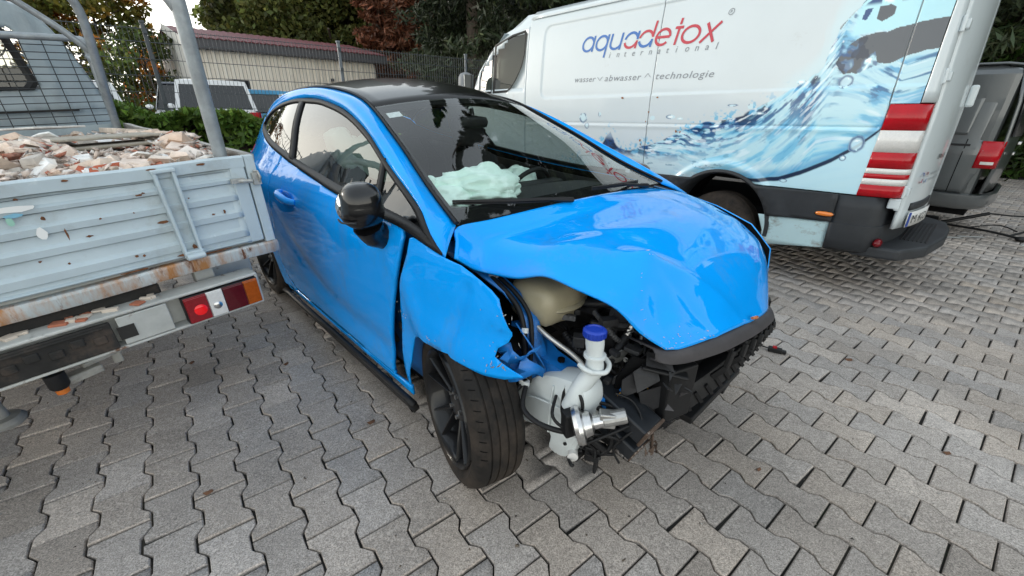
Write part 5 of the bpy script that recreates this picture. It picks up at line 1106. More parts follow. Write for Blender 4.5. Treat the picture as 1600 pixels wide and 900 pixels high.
for nm, lb_, cols, pr, dim in KINDS:
    SHAPES[nm] = []
    for k in range(9):
        n = rr.randint(5, 7); an = sorted(rr.uniform(0, 2 * math.pi) for _ in range(n))
        an = [2 * math.pi * i / n + rr.uniform(-.35, .35) for i in range(n)]
        out_ = [(math.cos(a) * dim[0] * rr.uniform(.75, 1.25), math.sin(a) * dim[1] * rr.uniform(.75, 1.25)) for a in an]
        top = [(x * rr.uniform(.72, .98), y * rr.uniform(.72, .98), dim[2] * rr.uniform(.6, 1.25)) for x, y in out_]; bot_ = [(x, y, -dim[2] * rr.uniform(.6, 1.2)) for x, y in out_]
        me = D.meshes.new(nm); me.from_pydata(top + bot_, [], [tuple(range(n)), tuple(range(2 * n - 1, n - 1, -1))] + [(i + n, (i + 1) % n + n, (i + 1) % n, i) for i in range(n)]); me.materials.append(RUB)
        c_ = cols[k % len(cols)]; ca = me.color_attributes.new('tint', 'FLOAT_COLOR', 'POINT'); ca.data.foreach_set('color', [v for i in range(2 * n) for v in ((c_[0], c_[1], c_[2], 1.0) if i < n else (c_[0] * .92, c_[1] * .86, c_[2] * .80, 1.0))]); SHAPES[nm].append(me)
for k in range(560):
    # denser near the gate where they show larger
    x = .07 + 2.1 * rr.random() ** 1.15; y = .02 + min(1.75, .55 + .75 * x) * rr.random()
    if .28 < x < 1.22 and .12 < y < .42: continue
    u = rr.random(); a = 0
    for kd in KINDS:
        a += kd[3]
        if u <= a: break
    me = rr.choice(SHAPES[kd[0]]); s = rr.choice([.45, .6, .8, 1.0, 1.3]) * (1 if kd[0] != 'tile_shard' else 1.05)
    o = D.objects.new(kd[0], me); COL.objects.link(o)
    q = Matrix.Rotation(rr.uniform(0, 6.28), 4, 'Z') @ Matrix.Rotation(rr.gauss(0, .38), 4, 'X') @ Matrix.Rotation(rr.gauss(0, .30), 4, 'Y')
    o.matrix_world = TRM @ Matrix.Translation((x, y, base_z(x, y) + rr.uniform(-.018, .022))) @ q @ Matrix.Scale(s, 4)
    sz = 'small' if s < .7 else ('large' if s > 1.1 else 'medium')
    where = 'beside the right side board' if y < .22 else ('just behind the tailgate' if x < .45 else ('near the headboard' if x > 1.55 else ('in the middle of the heap' if x < 1.0 else 'in the far half of the heap')))
    side = ' on its left' if y > .75 and where[0] == 'i' else ''
    tag(o, sz + ' ' + kd[1].split(' in the')[0] + ' ' + where + side, 'rubble', kd[1].split(' in the')[0] + ' among the rubble')
    if k > 385: break
# crumbs too small to pick apart: one object
CV, CF, CC = [], [], []
for k in range(5200):
    x = .06 + 2.1 * rr.random() ** 1.3; y = .0 + 1.4 * rr.random() ** 1.1; z = base_z(x, y) + rr.uniform(-.02, .022); s = rr.choice([.007, .010, .014, .020, .026]); b0 = len(CV); c_ = rr.choice([(.56, .22, .15), (.76, .64, .57), (.72, .58, .49), (.78, .75, .72), (.62, .55, .50), (.76, .64, .57), (.74, .66, .60)])
    for i in range(4): CV.append((x + rr.uniform(-1.4, 1.4) * s, y + rr.uniform(-1.4, 1.4) * s, z + rr.uniform(-.6, 1.0) * s)); CC.append(c_)
    CF += [(b0, b0 + 1, b0 + 2), (b0, b0 + 2, b0 + 3), (b0, b0 + 3, b0 + 1), (b0 + 1, b0 + 3, b0 + 2)]
cr_ = arr_mesh('rubble_crumbs', CV, CF, RUB, None, np.array(CC)); cr_.matrix_world = TRM; tag(cr_, 'fine crumbs of brick and plaster between the larger rubble pieces', 'rubble', kind='stuff')
def rub_box(nm, label, c, d, rot, col, seed=1, cat='rubble'):
    r_ = random.Random(seed); mb = MB(); n = 8
    q = Matrix.Rotation(rot[2], 3, 'Z') @ Matrix.Rotation(rot[1], 3, 'Y') @ Matrix.Rotation(rot[0], 3, 'X')
    o = [(-.5, -.5), (0, -.52), (.5, -.47), (.53, .1), (.48, .5), (-.1, .53), (-.5, .46), (-.47, 0)]
    vs = [q @ Vector((a * d[0], b_ * d[1], s * d[2] / 2)) + Vector(c) for s in (-1, 1) for a, b_ in o]
    mb.add(vs, [tuple(range(7, -1, -1)), tuple(range(8, 16))] + [(i, (i + 1) % 8, 8 + (i + 1) % 8, 8 + i) for i in range(8)])
    ob = mb.build(nm, RUB, None, bevel=.004, M=TRM); setcol(ob, col); tag(ob, label, cat)
BD = (.30, .27, .22)
rub_box('grey_board', 'topmost of the three stacked grey boards in the rubble', (.98, .27, 1.205), (.26, .40, .012), (.02, .03, .12), (.36, .33, .28), 1, 'board')
rub_box('grey_board', 'middle one of the three stacked grey boards in the rubble', (.92, .28, 1.172), (.28, .38, .012), (.0, .03, .06), BD, 2, 'board')
rub_box('grey_board', 'lowest of the three stacked grey boards in the rubble', (.84, .29, 1.140), (.28, .36, .014), (.02, .02, .10), (.33, .29, .24), 3, 'board')
rub_box('plaster_slab', 'large cream slab lying beside the right side board, nearer the tailgate', (.86, .055, 1.155), (.42, .12, .03), (.15, -.03, .1), (.62, .55, .47), 4)
rub_box('plaster_slab', 'cream slab at the far right corner of the rubble, by the headboard', (1.78, .07, 1.165), (.40, .15, .03), (.15, .04, .1), (.60, .52, .44), 5)
rub_box('plaster_slab', 'long pale slab with brick edge sloping towards the tailgate', (.38, .10, 1.135), (.34, .10, .03), (.25, .06, .35), (.50, .40, .31), 6)
rub_box('white_tile', 'clean white tile piece standing tilted in the rubble', (1.15, .44, 1.185), (.13, .12, .010), (.7, .25, .6), (.78, .80, .80), 7)
rub_box('white_tile', 'small white tile piece left of the tilted tile', (.80, .52, 1.175), (.10, .09, .010), (.35, .2, .2), (.75, .77, .77), 8)
rub_box('white_tile', 'flat grey-white tile lying far back in the rubble', (1.95, .42, 1.20), (.36, .26, .012), (.05, .06, .4), (.62, .62, .60), 9)
rub_box('paper_packet', 'small pink and white packet lying by the tailgate', (.22, .225, 1.15), (.07, .055, .03), (.3, .5, .5), (.72, .45, .50), 10, 'packet')
rub_box('white_tile', 'pale broken plate lying at the front centre of the rubble', (.50, .36, 1.135), (.20, .13, .014), (.15, .12, .9), (.48, .46, .45), 12)
# ------------------------------------------------------------------ white van with the water print (x towards its nose, y = its left side facing us)
VM = frame_matrix(math.pi + R(43), 3.42865, 3.74363, .0036, R(1.3))
van = thing('panel_van', 'large white panel van with a blue water splash print and red and blue lettering', 'van', VM)
vz = pch([.2, .36, .80, 1.20, 1.53, 1.9, 2.2, 2.38, 2.46, 2.52], [.93, .955, .975, .985, .985, .965, .935, .90, .85, .74])
def recess(x, z, x0, x1, z0, z1, r=.10, d=.014, e=.03):
    cx = min(max(x, x0 + r), x1 - r); cz = min(max(z, z0 + r), z1 - r); k = r - math.hypot(x - cx, z - cz)
    k = min(max(k / e, 0), 1); return d * k * k * (3 - 2 * k)
def vw(x, z):
    y = vz(z)
    if x < .22: y -= .55 * (.22 - x) ** 2
    if x > 4.4: y -= .10 * (x - 4.4) ** 2
    if x > 4.2 and z > 1.6: y -= .06 * (x - 4.2) * (z - 1.6)
    y -= recess(x, z, -2, 3.50, 1.535, 2.335, d=.011)
    if x < 3.72: y -= .007 * math.exp(-((z - 1.278) / .009) ** 2) - .006 * math.exp(-((z - 1.255) / .022) ** 2)
    rr_ = math.hypot(x - 1.18, z - .40); y += .018 * math.exp(-((rr_ - .55) / .035) ** 2) * (1 if z > .5 else 0)
    return y
def VS(off=0): return lambda a, b: (a, vw(a, b) + off, b)
# --- the print: colours written per vertex
def vnoise(x, y, seed):
    xi = np.floor(x).astype(int); yi = np.floor(y).astype(int); fx = x - xi; fy = y - yi; fx = fx * fx * (3 - 2 * fx); fy = fy * fy * (3 - 2 * fy)
    def h(a, b):
        v = np.sin(a * 127.1 + b * 311.7 + seed * 74.7) * 43758.5453; return v - np.floor(v)
    return (h(xi, yi) * (1 - fx) + h(xi + 1, yi) * fx) * (1 - fy) + (h(xi, yi + 1) * (1 - fx) + h(xi + 1, yi + 1) * fx) * fy
def fbm(x, y, seed, o=4):
    s = 0; a = .5
    for k in range(o): s = s + a * vnoise(x * 2 ** k, y * 2 ** k, seed + k); a *= .5
    return s / (1 - .5 ** o)
WHITE = np.array([.60, .66, .68]); PALE = np.array([.48, .72, .80]); CYAN = np.array([.22, .60, .80]); MID = np.array([.07, .33, .58]); DEEP = np.array([.012, .06, .19]); INK = np.array([.012, .022, .05]); SLATE = np.array([.075, .085, .10])
ST = [(-.2, 2.9), (.36, 2.62), (.41, 2.30), (.43, 2.12), (.45, 2.05), (.53, 1.95), (.565, 1.85), (.59, 1.70), (.667, 1.61), (.78, 1.54), (.90, 1.46), (1.085, 1.37), (1.348, 1.307), (1.518, 1.25), (1.70, 1.187), (1.90, 1.10), (2.08, 1.055), (2.20, 1.02), (2.285, 1.05), (2.35, 1.12), (2.41, 1.20), (2.46, 1.15), (2.522, 1.06), (2.604, .99), (2.72, .935), (2.86, .90), (3.05, .86), (3.3, .80), (3.5, .70), (6, .3)]
sx = np.array([p[0] for p in ST]); sz = np.array([p[1] for p in ST])
DK = [(-.2, 1.60), (.13, 1.262), (.232, 1.151), (.363, 1.042), (.552, .929), (.70, .868), (.846, .837), (1.0, .832), (1.143, .832), (1.3, .80), (1.6, .74), (2.0, .70)]
kx = np.array([p[0] for p in DK]); kz = np.array([p[1] for p in DK])
def inpoly(x, z, P):
    c = np.zeros(x.shape, bool); n = len(P)
    for i in range(n):
        (x1, z1), (x2, z2) = P[i], P[(i + 1) % n]
        c ^= ((z1 > z) != (z2 > z)) & (x < (x2 - x1) * (z - z1) / (z2 - z1 + 1e-12) + x1)
    return c
def mixc(c, col, f): f = np.clip(f, 0, 1)[:, None]; return c * (1 - f) + np.asarray(col) * f
def sst(a, b, v): t = np.clip((v - a) / (b - a), 0, 1); return t * t * (3 - 2 * t)
def print_col(x, z):
    wx = x + .05 * (fbm(x * 6, z * 6, 3) - .5); wz = z + .07 * (fbm(x * 7, z * 7, 9) - .5)
    zt = np.interp(wx, sx, sz); d = zt - wz; slope = np.interp(wx, sx[1:] * .5 + sx[:-1] * .5, np.diff(sz) / np.diff(sx)); slope = np.clip(slope, -2.2, 1.2)
    horiz = d / np.sqrt(1 + slope ** 2)                         # distance to the water's edge
    c = np.tile(WHITE, (len(x), 1))
    ang = np.interp(x, [.1, .5, .9, 1.6, 2.2, 3], [-.35, -1.2, -.75, -.32, -.2, .1])
    u = (x * np.cos(np.arctan(ang)) + z * np.sin(np.arctan(ang))); v = (-x * np.sin(np.arctan(ang)) + z * np.cos(np.arctan(ang)))
    st1 = fbm(u * 3.2 + 1.5 * fbm(x * 3, z * 3, 40), v * 24, 11, 5); st2 = fbm(u * 7 + 2 * fbm(x * 5, z * 5, 41), v * 46, 17, 4); st3 = fbm(x * 13, z * 13, 23, 4)
    inside = sst(0, .012, horiz)
    body = mixc(np.tile(PALE, (len(x), 1)), CYAN, sst(.42, .66, st1) * .75)
    body = mixc(body, MID, sst(.54, .68, st2) * .45 * sst(.80, .1, horiz) + sst(.56, .68, st1) * .50 * sst(1.5, .5, x))
    body = mixc(body, (.80, .90, .94), sst(.60, .75, fbm(u * 4, v * 30, 31, 4)) * .5)
    near = sst(.30, .02, horiz)
    rough_ = sst(.40, .57, st2 * .6 + st1 * .4)
    body = mixc(body, MID, near * rough_ * .9)
    body = mixc(body, DEEP, sst(.36, .02, horiz) * sst(.48, .58, st2 * .55 + st3 * .45) * .95)
    body = mixc(body, INK, sst(.14, .01, horiz) * sst(.53, .60, st1 * .5 + st3 * .5) * .85)
    body = mixc(body, (.86, .92, .95), near * sst(.62, .72, fbm(u * 9, v * 60, 51, 3)) * .8)
    # dark choppy crest on the left
    crest = np.exp(-((x - 2.47) / .30) ** 4) * sst(.915, .96, z) * inside
    body = mixc(body, DEEP, crest * sst(.28, .45, st3)); body = mixc(body, INK, crest * sst(.50, .58, fbm(x * 20, z * 30, 61, 3)) * .9); body = mixc(body, (.30, .40, .52), sst(1.10, 1.16, z) * crest)
    # pale pool left of the wheel
    pl = sst(1.3, 1.8, x) * sst(1.02, .93, z); body = mixc(body, (.58, .70, .74), pl * .8)
    # underside line and the clear water below it
    zk = np.interp(x, kx, kz) + .012 * (fbm(x * 9, z * 0, 71) - .5); below = sst(.0, -.012, z - zk)
    body = mixc(body, (.50, .74, .83), below * .92 * (x < 1.05)); th = np.interp(x, [.1, .35, .6, .85, 1.1, 1.3], [.012, .022, .024, .020, .012, .002])
    body = mixc(body, MID, sst(.075, .0, np.abs(z - zk - .035)) * sst(1.3, 1.0, x) * .7); body = mixc(body, INK, sst(1.0, .6, np.abs(z - zk) / th) * (x < 1.35))
    # rear top: pale sheet, slate pocket, swirls
    top = sst(1.88, 1.905, z - .06 * (fbm(x * 4, z * 4, 81) - .5)) * sst(.47, .43, x - (2.1 - z) * .05)
    body = mixc(body, (.46, .78, .86), top * .95)
    sw = inpoly(wx, wz, [(.52, 1.72), (.46, 1.83), (.38, 1.885), (.27, 1.90), (.22, 1.80), (.24, 1.70), (.35, 1.64), (.46, 1.63)])
    f1 = fbm(x * 10 + 2 * fbm(x * 8, z * 8, 90), z * 10 + 2 * fbm(x * 8, z * 8, 91), 92, 3)
    body = mixc(body, DEEP, sw * sst(.36, .44, f1) * .8); body = mixc(body, SLATE, sw * sst(.47, .52, f1)); body = mixc(body, INK, sw * sst(.60, .64, st3) * .8); body = mixc(body, (.92, .96, .97), sw * sst(.66, .70, 1 - f1) * 1.0)
    sl = inpoly(wx * .6 + x * .4, wz * .4 + z * .6, [(.30, 1.875), (.22, 1.905), (.10, 1.93), (-.10, 1.95), (-.12, 1.78), (.02, 1.755), (.12, 1.735), (.21, 1.69), (.27, 1.70), (.31, 1.80)])
    body = mixc(body, SLATE, sl * 1.0)
    bl = sst(.74, .55, np.abs((z - 1.60 - .55 * (x - .1) * -1 * .6) / .16)) * sst(.42, .2, x) * sst(.46, .56, st1) * (1 - sl); body = mixc(body, MID, bl * .8); body = mixc(body, DEEP, bl * sst(.56, .66, st2) * .7)
    for P in ([(.455, 2.06), (.42, 2.10), (.50, 1.98), (.56, 1.93), (.53, 1.93)], [(.345, 2.05), (.29, 2.06), (.255, 2.04), (.26, 1.99), (.31, 1.96), (.345, 1.98)], [(.42, 2.03), (.38, 2.035), (.40, 1.965), (.425, 1.97)]):
        body = mixc(body, SLATE if len(P) > 4 else DEEP, inpoly(wx * .5 + x * .5, wz * .5 + z * .5, P) * 1.0)
    tsw = sst(2.05, 2.08, z) * sst(.15, .25, x) * sst(.46, .40, x); body = mixc(body, DEEP, tsw * sst(.48, .56, f1)); body = mixc(body, (.9, .95, .97), tsw * sst(.66, .72, 1 - f1))
    c = c * (1 - inside[:, None]) + body * inside[:, None]
    halo = sst(.16, 0, -horiz) * (horiz < 0.004) * sst(.95, .7, x); c = mixc(c, (.55, .78, .84), halo * .45)
    # drops
    dr = [(2.80, 1.33, .055, .05), (2.74, 1.25, .03, .03), (2.83, 1.16, .014, .012), (2.86, 1.13, .01, .01), (2.575, 1.37, .018, .026), (1.93, 1.335, .026, .02), (1.74, 1.345, .05, .018), (1.64, 1.33, .03, .012), (1.02, 1.43, .035, .022), (.955, 1.375, .06, .014), (1.18, 1.44, .045, .010), (.70, 1.60, .03, .016), (.415, 1.585, .045, .045), (.24, 1.165, .05, .06), (.30, 1.06, .022, .022), (.66, .855, .03, .014)]
    for (a, b, rx, rz_) in dr:
        r_ = np.sqrt(((x - a) / rx) ** 2 + ((z - b) / rz_) ** 2) + .35 * (fbm(x * 25, z * 25, 97) - .5)
        c = mixc(c, (.60, .80, .86), (r_ < 1) * .7); c = mixc(c, DEEP, sst(.30, .0, np.abs(r_ - .85)) * (st3 > .42) * .85); c = mixc(c, (.9, .95, .96), (r_ < .5) * (f1 > .55) * .9)
    sp = fbm(x * 34, z * 40, 101, 2); band = sst(.10, .0, -horiz) * (horiz < 0) * sst(.6, 1.2, x); c = mixc(c, MID, band * (sp > .70) * .9); c = mixc(c, CYAN, band * (sp > .64) * .5)
    sp2 = fbm(x * 12 + z * 5, z * 40, 105, 3); c = mixc(c, (.10, .25, .36), (sp2 > .715) * inside * sst(.9, 1.3, x) * (z < 1.25) * .6)
    # transport wear
    return c
PRINT = mat('van_print', 'attr', .32, coat=.6, coat_rough=.07, attr='tint', noise=(1.4, .03), dirt=[((.40, .38, .34), (3, 3, 5), .64, .95, .6), ((.30, .13, .05), 17, .745, .77, .8)])
def arch_z(x): 
    k = .455 ** 2 - (x - 1.16) ** 2
    return .43 + math.sqrt(k) if k > 0 else 0
def sgrid(name, x0, x1, nx, nz, zb, zt, parent, solid=None):
    xs = np.linspace(x0, x1, nx); V = []
    for x in xs:
        a, b = zb(x), zt(x); 
        for k in range(nz): z = a + (b - a) * k / (nz - 1); V.append((x, vw(x, z), z))
    V = np.array(V); F = np.array([(i * nz + k, i * nz + k + 1, (i + 1) * nz + k + 1, (i + 1) * nz + k) for i in range(nx - 1) for k in range(nz - 1)])
    o = arr_mesh(name, V, F, PRINT, parent, print_col(V[:, 0], V[:, 2]), smooth=True)
    md = o.modifiers.new('solid', 'SOLIDIFY'); md.thickness = .012; md.offset = -1; return o
zt_ = lambda x: 2.43
sgrid('rear_corner_panel', -.03, .122, 40, 260, lambda x: 1.435 + .0 * x, zt_, van)
sgrid('side_panel', .130, 1.975, 430, 330, lambda x: max(.803, arch_z(x) + .012), zt_, van)
sgrid('side_panel', 1.983, 3.745, 190, 150, lambda x: .812, zt_, van)
sgrid('lower_side_strip', .126, .150, 4, 40, lambda x: .80, lambda x: 1.435, van)
panel('cab_door', [(3.753, .80), (3.753, 2.35), (4.0, 2.33), (4.38, 2.22), (4.72, 1.92), (4.88, 1.62), (4.90, .80)], VS(), WHITEP, van, (.06, .06), .012, 60, keep=lambda c: not (3.80 < c.x < 4.70 and 1.66 < c.y < 2.28 - .0 and c.y < 2.30 - max(0, c.x - 4.05) * .62))
panel('rear_lower_panel', [(.262, .575), (.270, .36), (.72, .298), (.735, .42), (.79, .555)], VS(-.004), mat('dirty_pale_blue', (.46, .64, .68), .5, noise=(4, .05), dirt=((.22, .22, .20), (9, 9, 14), .52, .70, .8)), van, (.06, .06), .012, 60)
TRIM = [(.14, .798), (.14, .58), (.26, .578), (.80, .555)] + arc(1.16, .43, .455, 18, 55, 8) + [(1.0, .812)]
TRIM = [(.255, .797), (.255, .580), (.50, .570), (.735, .558)] + arc(1.16, .43, .455, 164, 130, 8)[::1]
TRIM = [(.255, .797), (.255, .580), (.50, .570), (.722, .556)] + [(1.16 - .455 * math.cos(R(a)), .43 + .455 * math.sin(R(a))) for a in np.linspace(16, 54, 9)]
panel('lower_trim', TRIM, VS(.012), DGREY, van, (.05, .05), .02, 50)
TR2 = [(2.03, .806), (1.98, .808)] + [(1.16 + .455 * math.cos(R(a)), .43 + .455 * math.sin(R(a))) for a in np.linspace(56, 2, 12)] + [(1.66, .43), (3.7, .43), (3.74, .806)]
panel('lower_trim', TR2, VS(.012), DGREY, van, (.06, .06), .02, 50)
panel('cab_lower_trim', [(3.76, .43), (3.76, .79), (4.90, .79), (4.90, .43)], VS(.012), DGREY, van, (.1, .1), .02, 50)
mb = MB(); ap = [(1.16 - .462 * math.cos(R(a)), .43 + .462 * math.sin(R(a))) for a in np.linspace(-8, 188, 40)]
mb.grid([[(x + (1.16 - x) * q, vw(x, max(z, .36)) + o_, z + (.43 - z) * q) for x, z in ap] for q, o_ in ((0, -.02), (-.03, .014), (.02, .022), (.05, .01), (.06, -.25))]); mb.build('wheel_arch', DGREY, van, smooth=50)
mb = MB(); mb.grid([[(1.16 - .45 * math.cos(R(a)), y, .43 + .45 * math.sin(R(a))) for a in np.linspace(-15, 195, 24)] for y in (.95, .35)]); mb.build('arch_liner', BLACKM, van, smooth=60)
def vwheel(x, y):
    wt = thing('wheel', None, None); wt.parent = van; r = .345; wd = .235; c = (x, y, r)
    mb = MB(); mb.lathe([(-wd / 2, r * .6), (-wd / 2 - .006, r * .82), (-wd / 2 + .02, r * .965), (-wd / 2 + .045, r), (-.06, r), (-.055, r - .008), (-.045, r - .008), (-.04, r), (.04, r), (.045, r - .008), (.055, r - .008), (.06, r), (wd / 2 - .045, r), (wd / 2 - .02, r * .965), (wd / 2 + .006, r * .82), (wd / 2, r * .6)], c, (0, 1, 0), 48); mb.build('tyre', RUBBER, wt, smooth=40)
    mb = MB(); s = 1 if y > 0 else -1
    mb.lathe([(s * wd / 2, r * .61), (s * (wd / 2 - .03), r * .55), (s * (wd / 2 - .06), r * .4), (s * (wd / 2 - .03), r * .25), (s * (wd / 2 - .02), 0)], c, (0, 1, 0), 24, caps=False); mb.build('rim', DARKM, wt, smooth=40)
for x in (1.16, 4.85):
    for y in (.82, -.82): vwheel(x, y)
# bumper corner (wraps round to the back), step, reflectors
def rearx(y): return -.20 + .14 * (abs(y) / .95) ** 3
def bump_ring(z, grow=0):
    pts = []
    for x in np.linspace(.262, .06, 8): pts.append((x, vw(x, max(z, .36)) + .016 + grow, z))
    y0 = vw(.06, z) + .016 + grow
    for a in np.linspace(12, 90, 9): pts.append((.06 - (.10 + grow) * math.sin(R(a)) - .0, y0 - .16 * (1 - math.cos(R(a))), z))
    for y in np.linspace(y0 - .22, -y0 + .22, 14): pts.append((rearx(y) + .10 - .02 - grow, y, z))
    for a in np.linspace(90, 0, 9): pts.append((.06 - (.10 + grow) * math.sin(R(a)), -(y0 - .16 * (1 - math.cos(R(a)))), z))
    return pts
mb = MB(); mb.grid([bump_ring(.795, -.012), bump_ring(.70, 0), bump_ring(.58, .004), bump_ring(.575, .012), bump_ring(.46, .02), bump_ring(.38, .008), bump_ring(.35, -.03)]); mb.build('rear_bumper', DGREY, van, smooth=45, solid=.012)
sp_ = [(-.02, .93), (-.20, .90), (-.33, .62), (-.40, .10), (-.40, -.30), (-.36, -.62), (-.20, -.80), (.1, -.80), (.1, .93)]
mb = MB(); mb.prism(sp_, lambda a, b_, d: (a, b_, d), .335, .425); stp = mb.build('rear_step', DGREY, van, bevel=.02)
mb = MB()
for k in range(7): mb.box((-.30 + .025 * k, .05, .428), (.010, .9, .008))
mb.build('step_treads', BLACKP, stp, bevel=.002)
mb = MB(); mb.box((-.20, -.80, .37), (.18, .04, .14)); mb.build('step_end', BLACKM, stp, bevel=.01)
mb = MB(); mb.ell((-.055, .905, .455), (.03, .06, .034), 16, 10); mb.build('reflector', RED_D, van, smooth=60)
mb = MB(); mb.ell((.31, vw(.31, .64) + .036, .637), (.062, .014, .018), 20, 8, fn=lambda p: 1.0 / max(abs(p.x), abs(p.z), .5) ** .3); mb.build('side_marker_lamp', mat('amber_marker', (.75, .20, .015), .25, coat=1), van, smooth=50)
mb = MB(); mb.ell((.31, vw(.31, .64) + .031, .637), (.072, .010, .026), 20, 8); mb.build('marker_frame', BLACKP, van, smooth=50)
# body shell behind, roof, far side, nose
prof = [(.60, .92)] + [(vz(z) - .03, z) for z in (.92, 1.2, 1.6, 2.0, 2.3, 2.42)] + [(.80, 2.50), (.60, 2.545), (.3, 2.565), (0, 2.57)]
full = prof + [(-y, z) for y, z in prof[-2::-1]]
rows = []
for x, s, zc in ((.10, 1, 2.6), (1.5, 1, 2.6), (3.4, 1, 2.6), (3.9, 1, 2.55), (4.3, .99, 2.38), (4.6, .98, 2.12)): rows.append([(x, y * s, min(z, zc - .05 * abs(y))) for y, z in full])
mb = MB(); mb.grid(rows); mb.build('body_shell', WHITEP, van, smooth=50)
mb = MB(); mb.grid([[(x, y, z) for y, z in ((vz(2.40) + .006, 2.425), (.865, 2.47), (.80, 2.515))] for x in np.linspace(-.02, 3.75, 20)]); mb.build('roof_gutter', WHITEP, van, smooth=50, solid=.01)
rows = []
for x, zt2 in ((4.3, 2.36), (4.62, 2.10), (4.92, 1.62), (5.05, 1.40), (5.5, 1.22), (5.78, 1.05), (5.86, .80), (5.86, .35)):
    w_ = .93 - .14 * max(0, (x - 4.9)); rows.append([(x - .10 * (abs(t) ** 2), t * w_, zt2 - .03 * t * t) for t in np.linspace(-1, 1, 13)])
mb = MB(); mb.grid(rows); mb.build('nose', WHITEP, van, smooth=40)
mb = MB(); mb.grid([[(x - .10 * t * t, t * .86, z) for t in np.linspace(-1, 1, 11)] for x, z in ((4.37, 2.33), (4.64, 2.09), (4.95, 1.62))]); mb.v = [(x + .015, y, z + .012) for x, y, z in mb.v]; mb.build('windscreen', GLASS_D, van, smooth=60)
panel('nose_side', [(4.91, .45), (4.91, 1.58), (5.1, 1.36), (5.5, 1.2), (5.76, 1.03), (5.82, .45)], VS(-.01), WHITEP, van, (.1, .1), .01, 60)
# cab window
CW = [(4.36, 1.655), (4.36, 2.20), (4.05, 2.28), (3.84, 2.30), (3.815, 2.26), (3.815, 2.05), (3.85, 1.93), (3.93, 1.80), (4.02, 1.70), (4.10, 1.66)]
CW2 = [(4.43, 1.655), (4.43, 2.165), (4.50, 2.12), (4.66, 1.92), (4.69, 1.80), (4.69, 1.66)]
GV = glass('van_side_glass', (.16, .18, .17), .8, 0, 1.5)
for P in (CW, CW2):
    cx = sum(p[0] for p in P) / len(P); cz = sum(p[1] for p in P) / len(P); d_ = panel('cab_window', P, VS(-.004), GV, van, (.1, .1), 0, 60)
    mb = MB(); n = len(P); o2 = [(cx + (a - cx) * 1.10, cz + (b_ - cz) * 1.07) for a, b_ in P]
    mb.grid([[VS(.004)(*p) for p in o2 + o2[:1]], [VS(.006)(*p) for p in P + P[:1]], [VS(-.006)(cx + (p[0] - cx) * .96, cz + (p[1] - cz) * .96) for p in P + P[:1]]]); mb.build('window_seal', BLACKP, d_, smooth=50)
for s in (1, -1):
    mb = MB(); mb.ell((4.70, s * 1.20, 1.74), (.07, .11, .16), 16, 12, fn=lambda p: 1.0 / max(abs(p.x), abs(p.y), abs(p.z)) ** .5); mr = mb.build('wing_mirror', BLACKP if s < 0 else mat('mirror_grey', (.22, .23, .24), .5), van, smooth=60)
    mb = MB(); mb.box((4.63, s * 1.20, 1.74), (.006, .17, .25)); mb.build('mirror_glass', MATS['mirror_face'], mr, bevel=.002); mb = MB(); mb.tube([(4.70, s * 1.10, 1.64), (4.68, s * .95, 1.62)], .035, 8); mb.build('mirror_arm', BLACKP, mr, smooth=60)
# rear doors
def RD(z0, z1, y0, y1, off=0, n=14, m=18):
    rows = []
    for i in range(m + 1):
        z = z0 + (z1 - z0) * i / m; k = .05 * max(0, (z - 1.4)) * 1.0
        rows.append([(rearx(y) + k * .6 - off, y * (1 - .05 * max(0, z - 1.6)), z) for y in np.linspace(y0, y1, n + 1)])
    return rows
for (y0, y1) in ((.83, .004), (-.004, -.83)):
    mb = MB(); mb.grid(RD(.56, 2.40, y0, y1)); rd = mb.build('rear_door', WHITEP, van, smooth=60, solid=.02)
mb = MB()
rows = []
for z in np.linspace(1.44, 2.43, 14):
    row = []
    for t in np.linspace(0, 1, 10):
        a = R(90 * t); x0 = -.035; y0 = vw(-.03, z); yr = .83 * (1 - .05 * max(0, z - 1.6)); xr = rearx(.83) + .03 * max(0, (z - 1.4))
        row.append((x0 + (xr - x0) * math.sin(a), yr + (y0 - yr) * math.cos(a), z))
    rows.append(row)
mb.grid(rows); mb.build('rear_corner_post', WHITEP, van, smooth=60, solid=.012)
mb = MB(); mb.box((-.045, -.89, 1.5), (.10, .12, 1.9)); mb.build('rear_corner_post', WHITEP, van, bevel=.03)
for z in (1.90, 1.60, .84):
    for s in (1, -1):
        mb = MB(); mb.box((-.085, s * .845, z), (.05, .03, .07)); mb.box((-.115, s * .80, z), (.03, .10, .055)); mb.cyl((-.10, s * .86, z - .045), (-.10, s * .86, z + .045), .014, 10); mb.build('door_hinge', WHITEP, van, bevel=.006)
mb = MB(); mb.box((-.225, -.06, 1.50), (.05, .06, .16)); mb.build('door_handle', WHITEP, van, bevel=.015)
mb = MB(); mb.grid([[(rearx(y) - .012, y, z) for y in np.linspace(.70, .10, 10)] for z in (.69, .745)]); mb.build('plate_lamp_strip', DGREY, van, smooth=60, solid=.015)
pl_rows = [[(rearx(y) - .016 - .02 * (1 - abs(y)), y, z) for y in np.linspace(.72, .20, 8)] for z in (.565, .68)]
mb = MB(); mb.grid(pl_rows); plt_ = mb.build('number_plate', PLATE, van, smooth=60, solid=.004)
mb = MB(); mb.grid([[(rearx(y) - .019 - .02 * (1 - abs(y)), y, z) for y in np.linspace(.718, .680, 3)] for z in (.568, .677)]); mb.build('plate_band', mat('plate_blue', (.01, .05, .3), .4), plt_, solid=.001)
